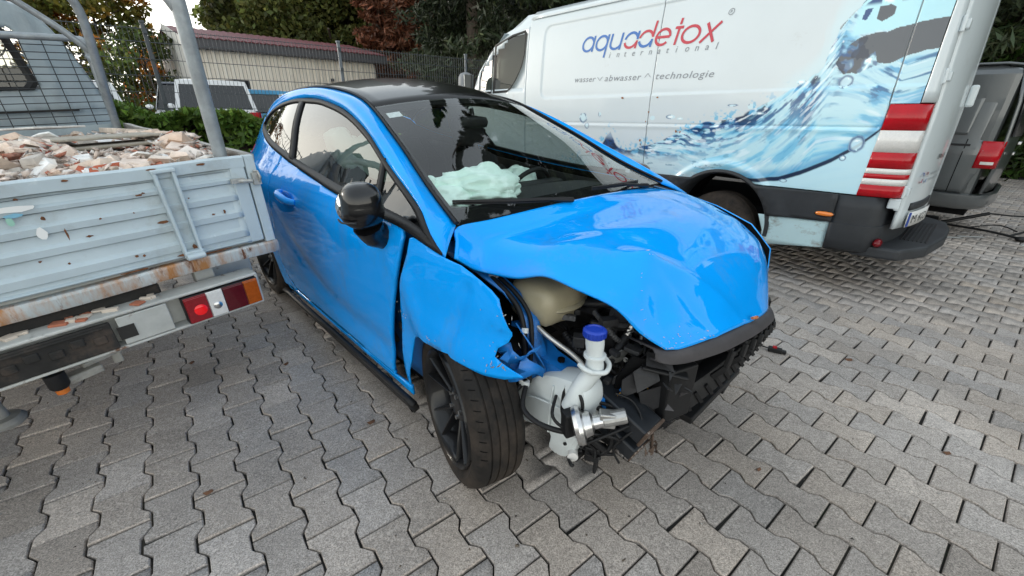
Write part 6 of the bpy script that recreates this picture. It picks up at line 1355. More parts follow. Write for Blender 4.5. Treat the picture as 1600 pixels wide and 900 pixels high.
# tail lamp (left), coloured segments wrapping the corner
def lamp_seg(z0, z1, m, nm, side=1):
    rows = []
    for z in (z0, (z0 + z1) / 2, z1):
        k = (z - .80) / .635; xf = .152 - .034 * k; row = []
        for x in np.linspace(xf, .0, 8): row.append((x, side * (vw(max(x, 0), z) + .004 - .02 * max(0, (.04 - x))), z))
        yb = row[-1][1]
        for t in np.linspace(.15, 1, 8): a = R(90 * t); row.append((.0 - .10 * math.sin(a), yb - side * .115 * (1 - math.cos(a)), z))
        rows.append(row)
    mb = MB(); mb.grid(rows); return mb.build(nm, m, van, smooth=60, solid=.02)
GAP = .0003
for a, b_, m, nm in ((.80, .885, RED_L, 'tail_lens'), (.885, .930, CLEAR_L, 'clear_strip'), (.930, .965, RED_L, 'tail_lens'), (.965, 1.003, CLEAR_L, 'clear_strip'), (1.003, 1.115, RED_L, 'tail_lens'), (1.115, 1.262, CLEAR_L, 'reversing_lens'), (1.262, 1.432, RED_L, 'brake_lens')): lamp_seg(a + GAP, b_ - GAP, m, nm)
for a, b_, m, nm in ((.80, 1.11, RED_L, 'tail_lens'), (1.115, 1.262, CLEAR_L, 'reversing_lens'), (1.262, 1.432, RED_L, 'brake_lens')): lamp_seg(a + GAP, b_ - GAP, m, nm, -1)
mb = MB(); mb.box((.05, .86, 1.12), (.12, .10, .62)); mb.build('lamp_base', BLACKP, van)
mb = MB(); mb.box((-.07, .85, .755), (.07, .10, .075)); mb.box((-.09, .86, .72), (.03, .06, .03)); mb.build('bumper_hinge_plate', WHITEP, van, bevel=.008)
mb = MB(); mb.box((1.5, 0, .50), (2.6, 1.5, .15)); mb.box((4.2, 0, .5), (2.4, 1.6, .2)); mb.build('underbody', BLACKM, van)
mb = MB(); mb.box((.05, -.05, 1.45), (.06, 1.5, 1.8)); mb.build('rear_bulkhead', BLACKM, van)
# ---- lettering on the side: strokes and rings, reading from nose to tail
LB = mat('logo_blue', (.035, .15, .45), .4); LR = mat('logo_red', (.50, .035, .06), .4); LG = mat('logo_grey', (.23, .25, .27), .45)
def put(mb, px, pz, x0, z0, tilt, sh=.20):
    """text plane point -> van side; px to the right in the picture (towards the tail)"""
    xx = px + pz * sh; x = x0 - xx; z = z0 + pz + (x0 - x) * tilt; return (x, vw(x, z) + .003, z)
def logo(text_plan, x0, z0, h, tilt):
    st = h * .15
    for nm, col, items in text_plan:
        mb = MB()
        for it in items:
            if it[0] == 'arc':
                _, cx, cz, rx, rz_, a0, a1 = it; n = 26; rows = []
                for k in range(n + 1):
                    a = R(a0 + (a1 - a0) * k / n); rows.append([put(mb, cx + (rx + s) * math.cos(a), cz + (rz_ + s) * math.sin(a), x0, z0, tilt) for s in (-st / 2, st / 2)])
                mb.grid(rows)
            else:
                _, xa, za, xb, zb = it; d = Vector((xb - xa, zb - za, 0)).normalized(); nn = Vector((-d.y, d.x, 0)) * st / 2; rows = []
                for k in range(9):
                    t_ = k / 8; p = (xa + (xb - xa) * t_, za + (zb - za) * t_); rows.append([put(mb, p[0] + s * nn.x, p[1] + s * nn.y, x0, z0, tilt) for s in (-1, 1)])
                mb.grid(rows)
        mb.build(nm, col, van, recalc=False)
h = .150; r_ = h / 2 - .01; rx = .070; adv = .178
X = lambda i: .085 + adv * i
def ring(cx, a0=0, a1=360): return ('arc', cx, h / 2, rx, r_, a0, a1)
def stem(x, z0, z1): return ('l', x, z0, x, z1)
plan = [('letter_a', LB, [ring(X(0)), stem(X(0) + rx, 0, h)]), ('letter_q', LB, [ring(X(1)), stem(X(1) + rx, -h * .42, h)]),
        ('letter_u', LB, [('arc', X(2), h * .40, rx * .9, h * .40 - .01, 180, 360), stem(X(2) - rx * .9, h * .40, h), stem(X(2) + rx * .9, 0, h)]),
        ('letter_a', LB, [ring(X(3), 20, 172), stem(X(3) + rx, h * .52, h)]), ('letter_a_half', LR, [ring(X(3), 196, 340), stem(X(3) + rx, 0, h * .46)]),
        ('letter_d', LR, [ring(X(4) - .012, 20, 172), stem(X(4) - .012 + rx, h * .56, h * 1.45)]), ('letter_d_half', LB, [ring(X(4) - .012, 196, 340), stem(X(4) - .012 + rx, 0, h * .46)]),
        ('letter_e', LR, [ring(X(5) - .01, 0, 318), ('l', X(5) - .01 - rx, h * .5, X(5) - .01 + rx, h * .5)]),
        ('letter_t', LR, [stem(X(6) - .045, 0, h), ('l', X(6) - .085, h * .93, X(6) - .005, h * .93), stem(X(6) - .045, h * 1.09, h * 1.42)]),
        ('letter_o', LR, [('arc', X(6) + .085, h / 2, .080, r_, 0, 360)]),
        ('letter_x', LR, [('l', X(7) + .015, 0, X(7) + .155, h), ('l', X(7) + .035, h, X(7) + .135, 0)])]
logo(plan, 2.925, 1.995, h, -.030)
h0 = h
mb = MB(); n = 20
rows = [[put(mb, 1.535 + (.022 + s) * math.cos(a), h * 1.42 + (.022 + s) * math.sin(a), 2.925, 1.995, -.03) for s in (-.0025, .0025)] for a in np.linspace(0, 2 * math.pi, n)]; mb.grid(rows)
mb.grid([[put(mb, 1.528 + dxx, h * 1.42 + z, 2.925, 1.995, -.03) for dxx in (0, .004)] for z in (-.010, .010)]); rows = [[put(mb, 1.532 + (.006 + s) * math.cos(a), h * 1.42 + .005 + (.006 + s) * math.sin(a), 2.925, 1.995, -.03) for s in (-.002, .002)] for a in np.linspace(-1.6, 1.6, 8)]; mb.grid(rows)
mb.build('registered_mark', LG, van, recalc=False)
def small_text(txt, nm, m, x0, z0, size, spacing, tilt, shear=.25, rear=False, width=None):
    cu = D.curves.new(nm, 'FONT'); cu.body = txt; cu.size = size; cu.space_character = spacing; cu.shear = shear; cu.resolution_u = 3
    o = D.objects.new(nm, cu); COL.objects.link(o); dg = bpy.context.evaluated_depsgraph_get(); me = D.meshes.new_from_object(o.evaluated_get(dg)); D.objects.remove(o); D.curves.remove(cu)
    xs = [v.co.x for v in me.vertices]; wd = max(xs) - min(xs); k = (width / wd) if width else 1
    for v in me.vertices:
        a = (v.co.x - min(xs)) * k; b_ = v.co.y
        if rear: y = x0 - a; z = z0 + b_; v.co = (rearx(y) - .006 + .03 * max(0, z - 1.4), y, z)
        else: x = x0 - a; z = z0 + b_ + a * tilt; v.co = (x, vw(x, z) + .0025, z)
    me.materials.append(m); me.name = nm; return finish(nm, me, van)
PITCHX = (2.535 - 1.385) / 12.4
for i_, ch_ in enumerate('international'): small_text(ch_, 'logo_subline_letter', LG, 2.535 - i_ * PITCHX, 1.915 - .022 * i_ * PITCHX, .078, 1.0, -.022, .22)
small_text('wasser', 'slogan_word', LG, 2.965, 1.702, .085, 1.1, -.02, .22, width=.29); small_text('abwasser', 'slogan_word', LG, 2.555, 1.694, .085, 1.1, -.02, .22, width=.44); small_text('technologie', 'slogan_word', LG, 1.955, 1.682, .085, 1.1, -.02, .22, width=.565)
mb = MB()
for xx, s in ((2.62, 1), (2.045, -1)):
    for sg in (-1, 1):
        p = [(xx + sg * .032, 1.722 + .018 * s), (xx, 1.722 - .018 * s)]; rows = [[(a + dq, vw(a, b_) + .003, b_) for dq in (-.003, .003)] for a, b_ in p]; mb.grid(rows)
mb.build('slogan_arrows', LG, van, recalc=False)
small_text('SPRINTER', 'rear_badge', BLACKP, .46, 1.055, .05, 1.0, 0, .2, rear=True, width=.30)
ptx = small_text('M KO 1', 'plate_text', BLACKP, .655, .592, .088, 1.0, 0, 0, rear=True, width=.42)
for v in ptx.data.vertices: v.co.x -= .018 + .02 * (1 - abs(v.co.y)) - .002
small_text('international', 'rear_logo_line', LG, .50, .945, .035, 1.0, 0, .2, rear=True, width=.42); small_text('aqua technologie', 'rear_logo_line', LG, .52, .905, .03, 1.0, 0, .2, rear=True, width=.46)
mb = MB()
for cy, a0, a1 in ((.66, 190, 345), (.58, 15, 170)):
    mb.grid([[(rearx(cy) - .008, cy - (.034 + s) * math.cos(R(a)), .93 + (.034 + s) * math.sin(R(a))) for s in (-.006, .006)] for a in np.linspace(a0, a1, 16)])
mb.build('rear_logo_red', LR, van, recalc=False)
mb = MB()
for cy, a0, a1 in ((.66, 15, 170), (.58, 190, 345)):
    mb.grid([[(rearx(cy) - .008, cy - (.034 + s) * math.cos(R(a)), .93 + (.034 + s) * math.sin(R(a))) for s in (-.006, .006)] for a in np.linspace(a0, a1, 16)])
mb.build('rear_logo_blue', LB, van, recalc=False)
# rust specks along the seam
RSP = mat('rust_speck', (.28, .12, .05), .9, noise=(60, .5))
mb = MB(); r2 = random.Random(8)
for (x, z, s) in ((1.979, 1.39, .014), (2.0, 1.30, .010), (2.04, 1.12, .016), (2.03, 1.08, .012), (1.66, 1.215, .018), (1.62, 1.21, .014), (1.9, 1.52, .02), (2.3, 1.525, .03)):
    pts = [(x + s * r2.uniform(.4, 1) * math.cos(a) * .8, z + s * r2.uniform(.4, 1) * math.sin(a) * (.5 if z > 1.5 else 1)) for a in np.linspace(0, 6.28, 10)[:-1]]; mb.add([(a, vw(a, b_) + .0035, b_) for a, b_ in pts], [tuple(range(9))])
mb.build('rust_specks', RSP, van, recalc=False)
# ------------------------------------------------------------------ grey van beyond it
GM = frame_matrix(math.pi + R(40.5), 5.11, 4.78)
gv = thing('grey_van', 'dark grey metallic van parked on the far right behind the white van', 'van', GM)
gz = pch([.3, .40, .60, 1.0, 1.10, 1.5, 1.78, 1.90], [-.02, .0, .02, .02, .0, -.05, -.11, -.22])
def gw(x, z): return gz(z) - (.8 * (.10 - x) ** 2 if x < .10 else 0)
def GS(off=0): return lambda a, b: (a, gw(a, b) + off, b)
panel('side_panel', [(.055, .56), (-.02, .84), (.035, 1.11), (.075, 1.13), (.06, 1.60), (.09, 1.84), (.16, 1.885), (4.6, 1.885), (4.8, .56)], GS(), VGREY, gv, (.08, .06), .012, 60)
panel('pressed_panel', [(.19, 1.17), (.17, 1.55), (.20, 1.80), (1.3, 1.80), (1.3, 1.17)], GS(.006), VGREY, gv, (.1, .1), .006, 60)
mb = MB(); mb.grid([[GS(.006)(x, z) for x in np.linspace(.13, 2.2, 12)] for z in (1.058, 1.078)]); mb.build('door_rail', BLACKP, gv, solid=.006)
mb = MB(); mb.grid([[GS(.002)(.165 + .0 * z, z) for z in np.linspace(.56, 1.13, 8)], [GS(.002)(.173, z) for z in np.linspace(.56, 1.13, 8)]]); mb.build('panel_seam', BLACKM, gv)
rows = []
for z in (.835, .97, 1.115):
    k = (z - .835) / .28; rows.append([(x, gw(max(x, 0), z) + .008 - max(0, .03 - x) * .2, z) for x in np.linspace(.045, -.06, 6)] + [(-.06 - .07 * math.sin(R(a)), gw(0, z) - .02 - .10 * (1 - math.cos(R(a))), z) for a in (25, 50, 75, 90)])
mb = MB(); mb.grid(rows); lmp = mb.build('tail_lamp', RED_L, gv, smooth=50, solid=.02)
mb = MB(); mb.grid([[(x, gw(max(x, 0), z) + .012 - max(0, .03 - x) * .2, z) for x in np.linspace(.0, -.06, 4)] + [(-.10, gw(0, z) - .03, z)] for z in (.875, .905)]); mb.build('reversing_strip', CLEAR_L, lmp, solid=.006)
def ring_g(z, g):
    return [(x, gw(max(x, .02), z) + .01 + g, z) for x in np.linspace(1.0, .05, 6)] + [(.05 - (.22 + g) * math.sin(R(a)), gw(.02, z) + g - .35 * (1 - math.cos(R(a))), z) for a in np.linspace(10, 90, 8)] + [(-.20 - g, y, z) for y in np.linspace(-.5, -1.4, 6)] + [(.05 - (.22 + g) * math.sin(R(a)), -1.88 + .35 * (1 - math.cos(R(a))), z) for a in np.linspace(80, 0, 6)]
mb = MB(); mb.grid([ring_g(.555, -.02), ring_g(.54, .02), ring_g(.45, .03), ring_g(.385, .0), ring_g(.37, -.04)]); mb.build('rear_bumper', VGREY, gv, smooth=50, solid=.012)
mb = MB(); rows = [[(-.09 - .03 * k - .08 * (1 - ((y + .95) / .95) ** 2), y, z) for y in np.linspace(-.06, -1.84, 12)] for z, k in ((.56, 0), (.85, .6), (1.12, .5), (1.5, -.4), (1.86, -2.6))]; mb.grid(rows); tg_ = mb.build('tailgate', VGREY, gv, smooth=50, solid=.015)
mb = MB(); mb.grid([[(-.105 - .03 * k - .08 * (1 - ((y + .95) / .95) ** 2), y, z) for y in np.linspace(-.16, -1.74, 12)] for z, k in ((1.16, .5), (1.5, -.4), (1.80, -2.0))]); mb.build('rear_window', mat('dark_rear_window', (.02, .022, .024), .25), tg_, smooth=50, solid=.004)
mb = MB(); mb.box((-.215, -.35, 1.10), (.03, .25, .03)); mb.box((-.20, -.55, .98), (.02, .2, .03)); mb.build('chrome_trim', STEEL, tg_, bevel=.006)
rows = [[(x, y, 1.862 + .050 * (1 - ((y + .95) / .95) ** 4) - (.02 if x < .1 else 0)) for y in np.linspace(-.14, -1.76, 11)] for x in (.0, .12, .6, 3.4, 4.2)]
mb = MB(); mb.grid(rows); mb.build('roof', VGREY, gv, smooth=50, solid=.02)
mb = MB(); mb.grid([[(4.6, y, 1.86) for y in (-.15, -1.75)], [(5.0, y, 1.1) for y in (-.03, -1.87)], [(5.2, y, .5) for y in (-.03, -1.87)]]); mb.build('nose', VGREY, gv, solid=.02)
panel('side_panel', [(.05, .56), (.05, 1.10), (.1, 1.85), (4.6, 1.85), (4.8, .56)], lambda a, b: (a, -1.9 - gw(a, b), b), VGREY, gv, (.2, .1), .012, 60)
mb = MB(); mb.box((2.4, -.95, .5), (4.4, 1.6, .25)); mb.box((.35, -.95, .45), (.8, 1.70, .30)); mb.build('underbody', BLACKM, gv)
mb = MB(); mb.box((.46, -.95, 1.12), (1.0, 1.80, 1.42)); mb.build('body_shell', VGREY, gv, bevel=.06)
for x in (1.0, 4.0):
    for y in (-.16, -1.74):
        wt = thing('wheel', None, None); wt.parent = gv; mb = MB(); mb.lathe([(-.11, .2), (-.11, .30), (-.08, .33), (.08, .33), (.11, .30), (.11, .2)], (x, y, .33), (0, 1, 0), 28); mb.build('tyre', RUBBER, wt, smooth=40); mb = MB(); mb.lathe([(-.105, .2), (-.09, .05), (.09, .05), (.105, .2)], (x, y, .33), (0, 1, 0), 20); mb.build('rim', ALU, wt, smooth=40)
# black folding stand lying behind it, white remains of a bay line
bs = thing('folded_stand', 'black folding stand with thin jointed legs lying on the paving beside the grey van', 'stand', Matrix.Translation((6.05, 4.95, 0)) @ Matrix.Rotation(R(-30), 4, 'Z'))
mb = MB(); T(mb, (-.60, .30, .04), (-.30, .32, .16), (-.15, .33, .22), r=.022); mb.build('leg', BLACKP, bs, smooth=60)
mb = MB(); T(mb, (-.60, .30, .04), (-.2, .05, .05), (.05, -.12, .03), r=.014); mb.ell((.05, -.14, .03), (.06, .05, .03), 12, 8); mb.build('leg', BLACKP, bs, smooth=60)
mb = MB(); T(mb, (-.02, -.05, .04), (.25, .15, .12), (.5, .3, .2), r=.014); mb.build('leg', BLACKP, bs, smooth=60)
mb = MB(); T(mb, (-.15, .33, .22), (.15, .45, .20), (.45, .45, .22), r=.010); T(mb, (-.3, .2, .05), (-.05, .25, .10), (.1, .15, .06), r=.008); mb.build('strut', BLACKP, bs, smooth=60)
mb = MB(); mb.lathe([(-.07, .03), (-.06, .09), (.06, .09), (.07, .03)], (.48, .42, .16), (0, 1, .2), 18); mb.build('knob', BLACKP, bs, smooth=40)
LM = mat('worn_white_line', (.55, .55, .53), .8, noise=(25, .3))
def dash(name, pts):
    mb = MB()
    for (x, y, l, w_, a) in pts:
        q = Matrix.Rotation(a, 3, 'Z'); vs = [q @ Vector(p) + Vector((x, y, .004)) for p in ((-l / 2, -w_ / 2, 0), (0, -w_ * .4, 0), (l / 2, -w_ / 2, 0), (l / 2 * .9, w_ / 2, 0), (0, w_ * .45, 0), (-l / 2, w_ * .5, 0))]; mb.add(vs, [tuple(range(6))])
    o = mb.build(name, LM); tag(o, kind='structure')
dash('bay_line', [(5.30, 4.94, .30, .07, -.15), (5.62, 4.98, .30, .05, -.1), (5.93, 4.62, .16, .07, -.1), (6.15, 4.55, .22, .07, -.12), (6.2, 4.72, .2, .05, -.1)])
# ------------------------------------------------------------------ foliage helpers
def leaf_mat(name, base, tr=.25):
    m = D.materials.new(name); m.use_nodes = True; t = m.node_tree; b = t.nodes['Principled BSDF']; a = N(t, 'ShaderNodeVertexColor'); a.layer_name = 'tint'
    mm = N(t, 'ShaderNodeMix', data_type='RGBA', blend_type='MULTIPLY'); mm.inputs[0].default_value = 1; mm.inputs[6].default_value = (*base, 1); t.links.new(a.outputs[0], mm.inputs[7]); t.links.new(mm.outputs[2], b.inputs['Base Color'])
    b.inputs['Roughness'].default_value = .55; b.inputs['Specular IOR Level'].default_value = .3
    tl = N(t, 'ShaderNodeBsdfTranslucent'); t.links.new(mm.outputs[2], tl.inputs[0]); ms = N(t, 'ShaderNodeMixShader'); ms.inputs[0].default_value = tr
    o = t.nodes['Material Output']; t.links.new(b.outputs[0], ms.inputs[1]); t.links.new(tl.outputs[0], ms.inputs[2]); t.links.new(ms.outputs[0], o.inputs[0]); return m
def leaves(name, P, size, m, parent, seed, asp=.45, tints=None, var=.35, up=None, M=None, kind=None, smin=.6):
    """one pointed four-sided leaf per point, random attitude"""
    r_ = np.random.RandomState(seed); n = len(P); P = np.asarray(P, float)
    d = r_.normal(size=(n, 3));
    if up is not None: d = d + np.asarray(up)
    d /= np.linalg.norm(d, axis=1, keepdims=True); q = r_.normal(size=(n, 3)); s = np.cross(d, q); s /= np.linalg.norm(s, axis=1, keepdims=True); nn = np.cross(s, d)
    L_ = size * (smin + (1.5 - smin) * r_.rand(n, 1)); w_ = L_ * asp
    V = np.stack([P - d * L_ * .5, P + s * w_ * .5 + nn * w_ * .12, P + d * L_ * .5, P - s * w_ * .5 + nn * w_ * .12], 1).reshape(-1, 3)
    F = np.arange(4 * n).reshape(n, 4); k = np.exp(r_.normal(0, var, (n, 1))); hue = r_.normal(0, .10, (n, 1)); c = np.concatenate([k * (1 + hue), k, k * (1 - hue * .5)], 1)
    if tints is not None: c *= tints
    o = arr_mesh(name, V, F, m, parent, np.repeat(c, 4, 0), kind=kind)
    return o
BARK = mat('bark', (.06, .045, .033), .9, noise=(9, .4), bump=(14, .6, .02))
def trunk(name, parent, h, r0, seed, limbs=9, lean=.03, z0=.25, spread=1.6):
    r_ = random.Random(seed); mb = MB(); pts = [Vector((0, 0, 0))]
    for k in range(1, 9): pts.append(Vector((lean * h * math.sin(k * .8 + seed), lean * h * math.cos(k * .6 + seed), h * k / 8)))
    mb.tube(pts, [r0 * (1 - .88 * k / 8) for k in range(9)], 8)
    for k in range(limbs):
        t = z0 + (1 - z0) * (k + r_.random()) / limbs * .92; i = min(int(t * 8), 7); p = pts[i].lerp(pts[i + 1], t * 8 - i); a = r_.uniform(0, 6.28); l = spread * (1.15 - t) * r_.uniform(.8, 1.2)
        q = [p, p + Vector((math.cos(a) * l * .5, math.sin(a) * l * .5, l * .25)), p + Vector((math.cos(a + .3) * l, math.sin(a + .3) * l, l * .6))]; mb.tube(spline(q, 3), [r0 * .35 * (1 - t) + .02 - .003 * u for u in range(7)], 5)
    mb.build(name, BARK, parent, smooth=60)
def clump_pts(r_, clumps, per):
    out = []; tn = []
    for (c, rad) in clumps:
        n = int(per * rad ** 1.7); v = r_.normal(size=(n, 3)); v /= np.linalg.norm(v, axis=1, keepdims=True); rr_ = rad * (.45 + .62 * r_.rand(n, 1) ** .6); out.append(np.asarray(c) + v * rr_ * [1, 1, .8]); k = math.exp(r_.normal(0, .22)); tn.append(np.full((n, 1), k))
    return np.concatenate(out), np.concatenate(tn)
def broad_tree(label, x, y, h, rad, m, seed, nclump=60, per=640, size=.13, crown0=.25, group=None, tint=None, cat='tree', gap=1.0):
    t = thing('broadleaf_tree', label, cat, Matrix.Translation((x, y, 0)), group); trunk('trunk', t, h * .9, .03 * h * .7, seed, 12, spread=rad * .9)
    r_ = np.random.RandomState(seed); cl = []
    for k in range(nclump):
        u = r_.rand(); z = h * (crown0 + (1 - crown0) * u); env = rad * math.sin(math.pi * min(.98, .12 + .88 * u) ** .9) ** .6; a = r_.rand() * 6.28; q = env * (.35 + .65 * r_.rand() ** .5); cl.append(((q * math.cos(a), q * math.sin(a), z), rad * r_.uniform(.16, .30) * gap))
    P, tn = clump_pts(r_, cl, per); tt = tn
    if tint is not None: tt = tn * tint(P, r_)
    leaves('crown', P, size, m, t, seed + 1, .6, tt); return t
def conifer(label, x, y, h, rad, m, seed, n=14000, size=.16, group=None, droop=.35, asp=.22, base=.03, power=.85, whorl=None):
    t = thing('conifer_tree', label, 'tree', Matrix.Translation((x, y, 0)), group); trunk('trunk', t, h * .97, .022 * h, seed, 0)
    r_ = np.random.RandomState(seed); nb = whorl or int(h * 16); P = []; T_ = []
    per = n // nb
    for k in range(nb):
        u = base + (1 - base) * (k + r_.rand()) / nb; z = u * h; L_ = rad * (1 - u) ** power * r_.uniform(.65, 1.12) + .12; a = r_.rand() * 6.28; s = r_.rand(per, 1) ** .65; off = r_.normal(0, .09 * L_ + .05, (per, 3)) * [1, 1, .55]
        p = np.concatenate([np.cos(a) * L_ * s, np.sin(a) * L_ * s, z + (-droop * L_ * s + droop * .6 * L_ * s ** 2)], 1) + off * (1.15 - .6 * s); P.append(p); T_.append(np.full((per, 1), math.exp(r_.normal(0, .25))))
    leaves('crown', np.concatenate(P), size, m, t, seed + 1, asp, np.concatenate(T_), up=(0, 0, -.5)); return t
# hedges
LAUREL = leaf_mat('laurel_leaf', (.085, .15, .022)); THUJA = leaf_mat('thuja_leaf', (.030, .062, .010), .15)
def hedge_row(name, label, A, B, h, w_, n, size, m, seed, asp=.42, M0=None, bottom=.05, lump=.18):
    A = np.array(A); B = np.array(B); d = B - A; Ln = np.linalg.norm(d); d = d / Ln; nn = np.array([-d[1], d[0]]); r_ = np.random.RandomState(seed)
    t = thing(name, label, 'hedge', Matrix.Translation((A[0], A[1], 0)))
    s = r_.rand(n) * Ln; topv = h + lump * (fbm(s * 1.3, s * 0 + .5, seed) - .5) * 2; face = r_.rand(n); z = np.where(face < .45, topv - np.abs(r_.normal(0, .07, n)), bottom + (topv - bottom) * r_.rand(n))
    wl = w_ * (1 + .5 * (fbm(s * 1.7, z * 1.7, seed + 3) - .5)); o = np.where(face < .45, (r_.rand(n) - .5) * wl, np.sign(r_.rand(n) - .5) * (wl * .5 - np.abs(r_.normal(0, .06, n))))
    cut = fbm(s * 5, z * 5, seed + 9) ; keepm = cut > .30
    P = np.stack([d[0] * s + nn[0] * o, d[1] * s + nn[1] * o, z], 1)[keepm]; tn = np.exp((fbm(s * 3.5, z * 3.5, seed + 5) - .5) * 1.3)[keepm][:, None]
    leaves('foliage', P, size, m, t, seed + 1, asp, tn, up=(0, 0, .4))
    mb = MB(); rs_ = random.Random(seed)
    # solid dark backing added inside the foliage to close the hedge
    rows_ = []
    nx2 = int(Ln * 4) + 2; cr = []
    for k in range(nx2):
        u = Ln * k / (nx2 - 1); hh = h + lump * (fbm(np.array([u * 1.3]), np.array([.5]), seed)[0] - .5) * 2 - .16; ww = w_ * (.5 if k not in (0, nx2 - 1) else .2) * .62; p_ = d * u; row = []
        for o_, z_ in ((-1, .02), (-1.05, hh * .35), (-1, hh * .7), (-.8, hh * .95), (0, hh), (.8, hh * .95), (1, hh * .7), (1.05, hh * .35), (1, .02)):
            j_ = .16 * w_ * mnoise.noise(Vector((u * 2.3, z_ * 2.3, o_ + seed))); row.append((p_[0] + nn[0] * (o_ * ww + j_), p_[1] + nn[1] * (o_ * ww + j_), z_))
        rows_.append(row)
    mb = MB(); mb.grid(rows_); mb.build('dark_core', mat('dark_core', (.018, .024, .010), .95, noise=(9, .6), bump=(14, 1.0, .05)), t, smooth=60)
    q = d * Ln
    for k in range(int(Ln * 2.5)):
        u = rs_.random() * Ln; p0 = d * u + nn * rs_.uniform(-.15, .15) * w_; mb.tube([(p0[0], p0[1], 0), (p0[0] + rs_.uniform(-.1, .1), p0[1] + rs_.uniform(-.1, .1), h * .45), (p0[0] + rs_.uniform(-.25, .25), p0[1] + rs_.uniform(-.25, .25), h * .92)], [.02, .014, .006], 5)
    mb.build('stems', BARK, t)
    return t
hedge_row('laurel_hedge', 'green laurel hedge in front of the wire mesh fence', (-6.2, 4.7), (-1.05, 7.9), 1.26, .8, 30000, .105, LAUREL, 31, lump=.42)
hedge_row('thuja_hedge', 'tall dark green conifer hedge behind the grey van at the right edge', (4.5, 15.5), (17, 8.5), 7.5, 2.2, 90000, .24, THUJA, 41, .35, lump=.5)
hedge_row('thuja_hedge', 'tall dark conifer hedge continuing past the right edge of the yard', (17, 8.5), (19.5, -4), 8.0, 2.2, 42000, .30, THUJA, 43, .35, lump=.8)
# ------------------------------------------------------------------ mesh fence
FM_ = mat('fence_steel', (.055, .065, .075), .5, metal=.4); FZ = mat('fence_post_grey', (.13, .15, .17), .5, metal=.4)
f0 = np.array([-4.87, 6.31]); fd = np.array([.772, .636]); fd /= np.linalg.norm(fd); ang = math.atan2(fd[1], fd[0])
fence = thing('mesh_fence', 'grey double-rod mesh fence across the back of the yard', 'fence', Matrix.Translation((f0[0], f0[1], 0)) @ Matrix.Rotation(ang, 4, 'Z'))
mb = MB(); mb.box((0, 0, 1.15), (.045, .035, 2.30)); mb.box((0, 0, 2.31), (.06, .045, .03)); post = mb.build('post', FM_, fence, bevel=.004)
mb = MB()
for z in (.25, .8, 1.35, 1.9, 2.2): mb.box((0, -.03, z), (.05, .02, .05))
clip = mb.build('clip', FM_, post)
mb = MB(); rods = 2.5
for k in range(50): mb.tube([(.03 + .05 * k, 0, .05), (.03 + .05 * k, 0, 2.25)], .0036, 4, caps=False)
for z in (.08, .28, .48, .68, .88, 1.08, 1.28, 1.48, 1.68, 1.88, 2.08, 2.23):
    for q in (-.006, .006): mb.tube([(.0, q, z), (2.5, q, z)], .0052, 4, caps=False)
pan = mb.build('mesh_panel', FM_, fence)
for k in range(-3, 6):
    if k == 0: continue
    o = post.copy(); COL.objects.link(o); o.parent = fence; o.location = (2.5 * k * 1.0, 0, 0); o2 = clip.copy(); COL.objects.link(o2); o2.parent = o
    if k in (1, 2, 3): o.data = post.data.copy(); o.data.materials[0] = FZ
    o = pan.copy(); COL.objects.link(o); o.parent = fence; o.location = (2.5 * k, 0, 0)
# ------------------------------------------------------------------ hall with the red roof
WALLM = mat('hall_cladding', (.76, .70, .61), .55, noise=(.6, .06), dirt=((.34, .30, .25), (2, 2, .5), .55, .85, .7)); FASC = mat('hall_fascia', (.07, .068, .075), .6); ROOFM = mat('red_roof_sheet', (.135, .032, .038), .6, noise=(3, .15)); WTRIM = mat('hall_white_trim', (.62, .61, .58), .5)
bl = np.array([-10.75, 15.6]); br = np.array([-6.05, 20.2]); bd = (br - bl); BLn = np.linalg.norm(bd); bd /= BLn
# unproject-like placement: left corner at bearing -36, right end at bearing -16.5
hall = thing('storage_hall', 'low cream storage hall with red sheet roof behind the parked cars', 'building', Matrix.Translation((bl[0], bl[1], 0)) @ Matrix.Rotation(math.atan2(bd[1], bd[0]), 4, 'Z'))
mb = MB(); zz = (-.3, 2.97); rows = [[], []]
k = 0.0; pat = [(0, 0), (.12, 0), (.14, .07), (.22, .07)]
xs_ = []
while k < BLn:
    for a, d_ in pat:
        if k + a <= BLn: xs_.append((k + a, d_))
    k += .24
mb.grid([[(x, -d_, z) for x, d_ in xs_] for z in zz]); hw_ = mb.build('wall', WALLM, hall, recalc=False)
mb = MB(); mb.grid([[(0, 0, 0), (0, 0, 2.9)], [(0, 3.0, 0), (0, 3.0, 3.75)], [(0, 6, 0), (0, 6, 2.9)]]); mb.grid([[(BLn, 0, 0), (BLn, 0, 2.9)], [(BLn, 3.0, 0), (BLn, 3.0, 3.75)], [(BLn, 6, 0), (BLn, 6, 2.9)]]); mb.build('gable_wall', WTRIM, hall)
mb = MB(); mb.box((BLn / 2 + .15, -.30, 3.13), (BLn + .5, .05, .28)); mb.box((BLn / 2 + .15, -.15, 2.98), (BLn + .5, .32, .03)); mb.build('fascia', FASC, hall)
mb = MB(); xs2 = np.arange(-.12, BLn + .45, .06)
mb.grid([[(x, -.36, 3.28 + (.02 if i % 4 < 2 else 0)) for i, x in enumerate(xs2)], [(x, 3.0, 3.90 + (.02 if i % 4 < 2 else 0)) for i, x in enumerate(xs2)], [(x, 6.3, 3.28 + (.02 if i % 4 < 2 else 0)) for i, x in enumerate(xs2)]]); mb.build('roof', ROOFM, hall, solid=.03)
mb = MB(); mb.box((-.14, -.32, 3.08), (.05, .1, .34)); mb.add([(-.15, -.38, 2.95), (-.15, -.38, 3.22), (-.15, 3, 3.97), (-.15, 3, 3.7)], [(0, 1, 2, 3)]); mb.box((-.03, -.03, 1.4), (.08, .08, 2.8)); mb.build('verge_trim', WTRIM, hall, solid=.02)
mb = MB()
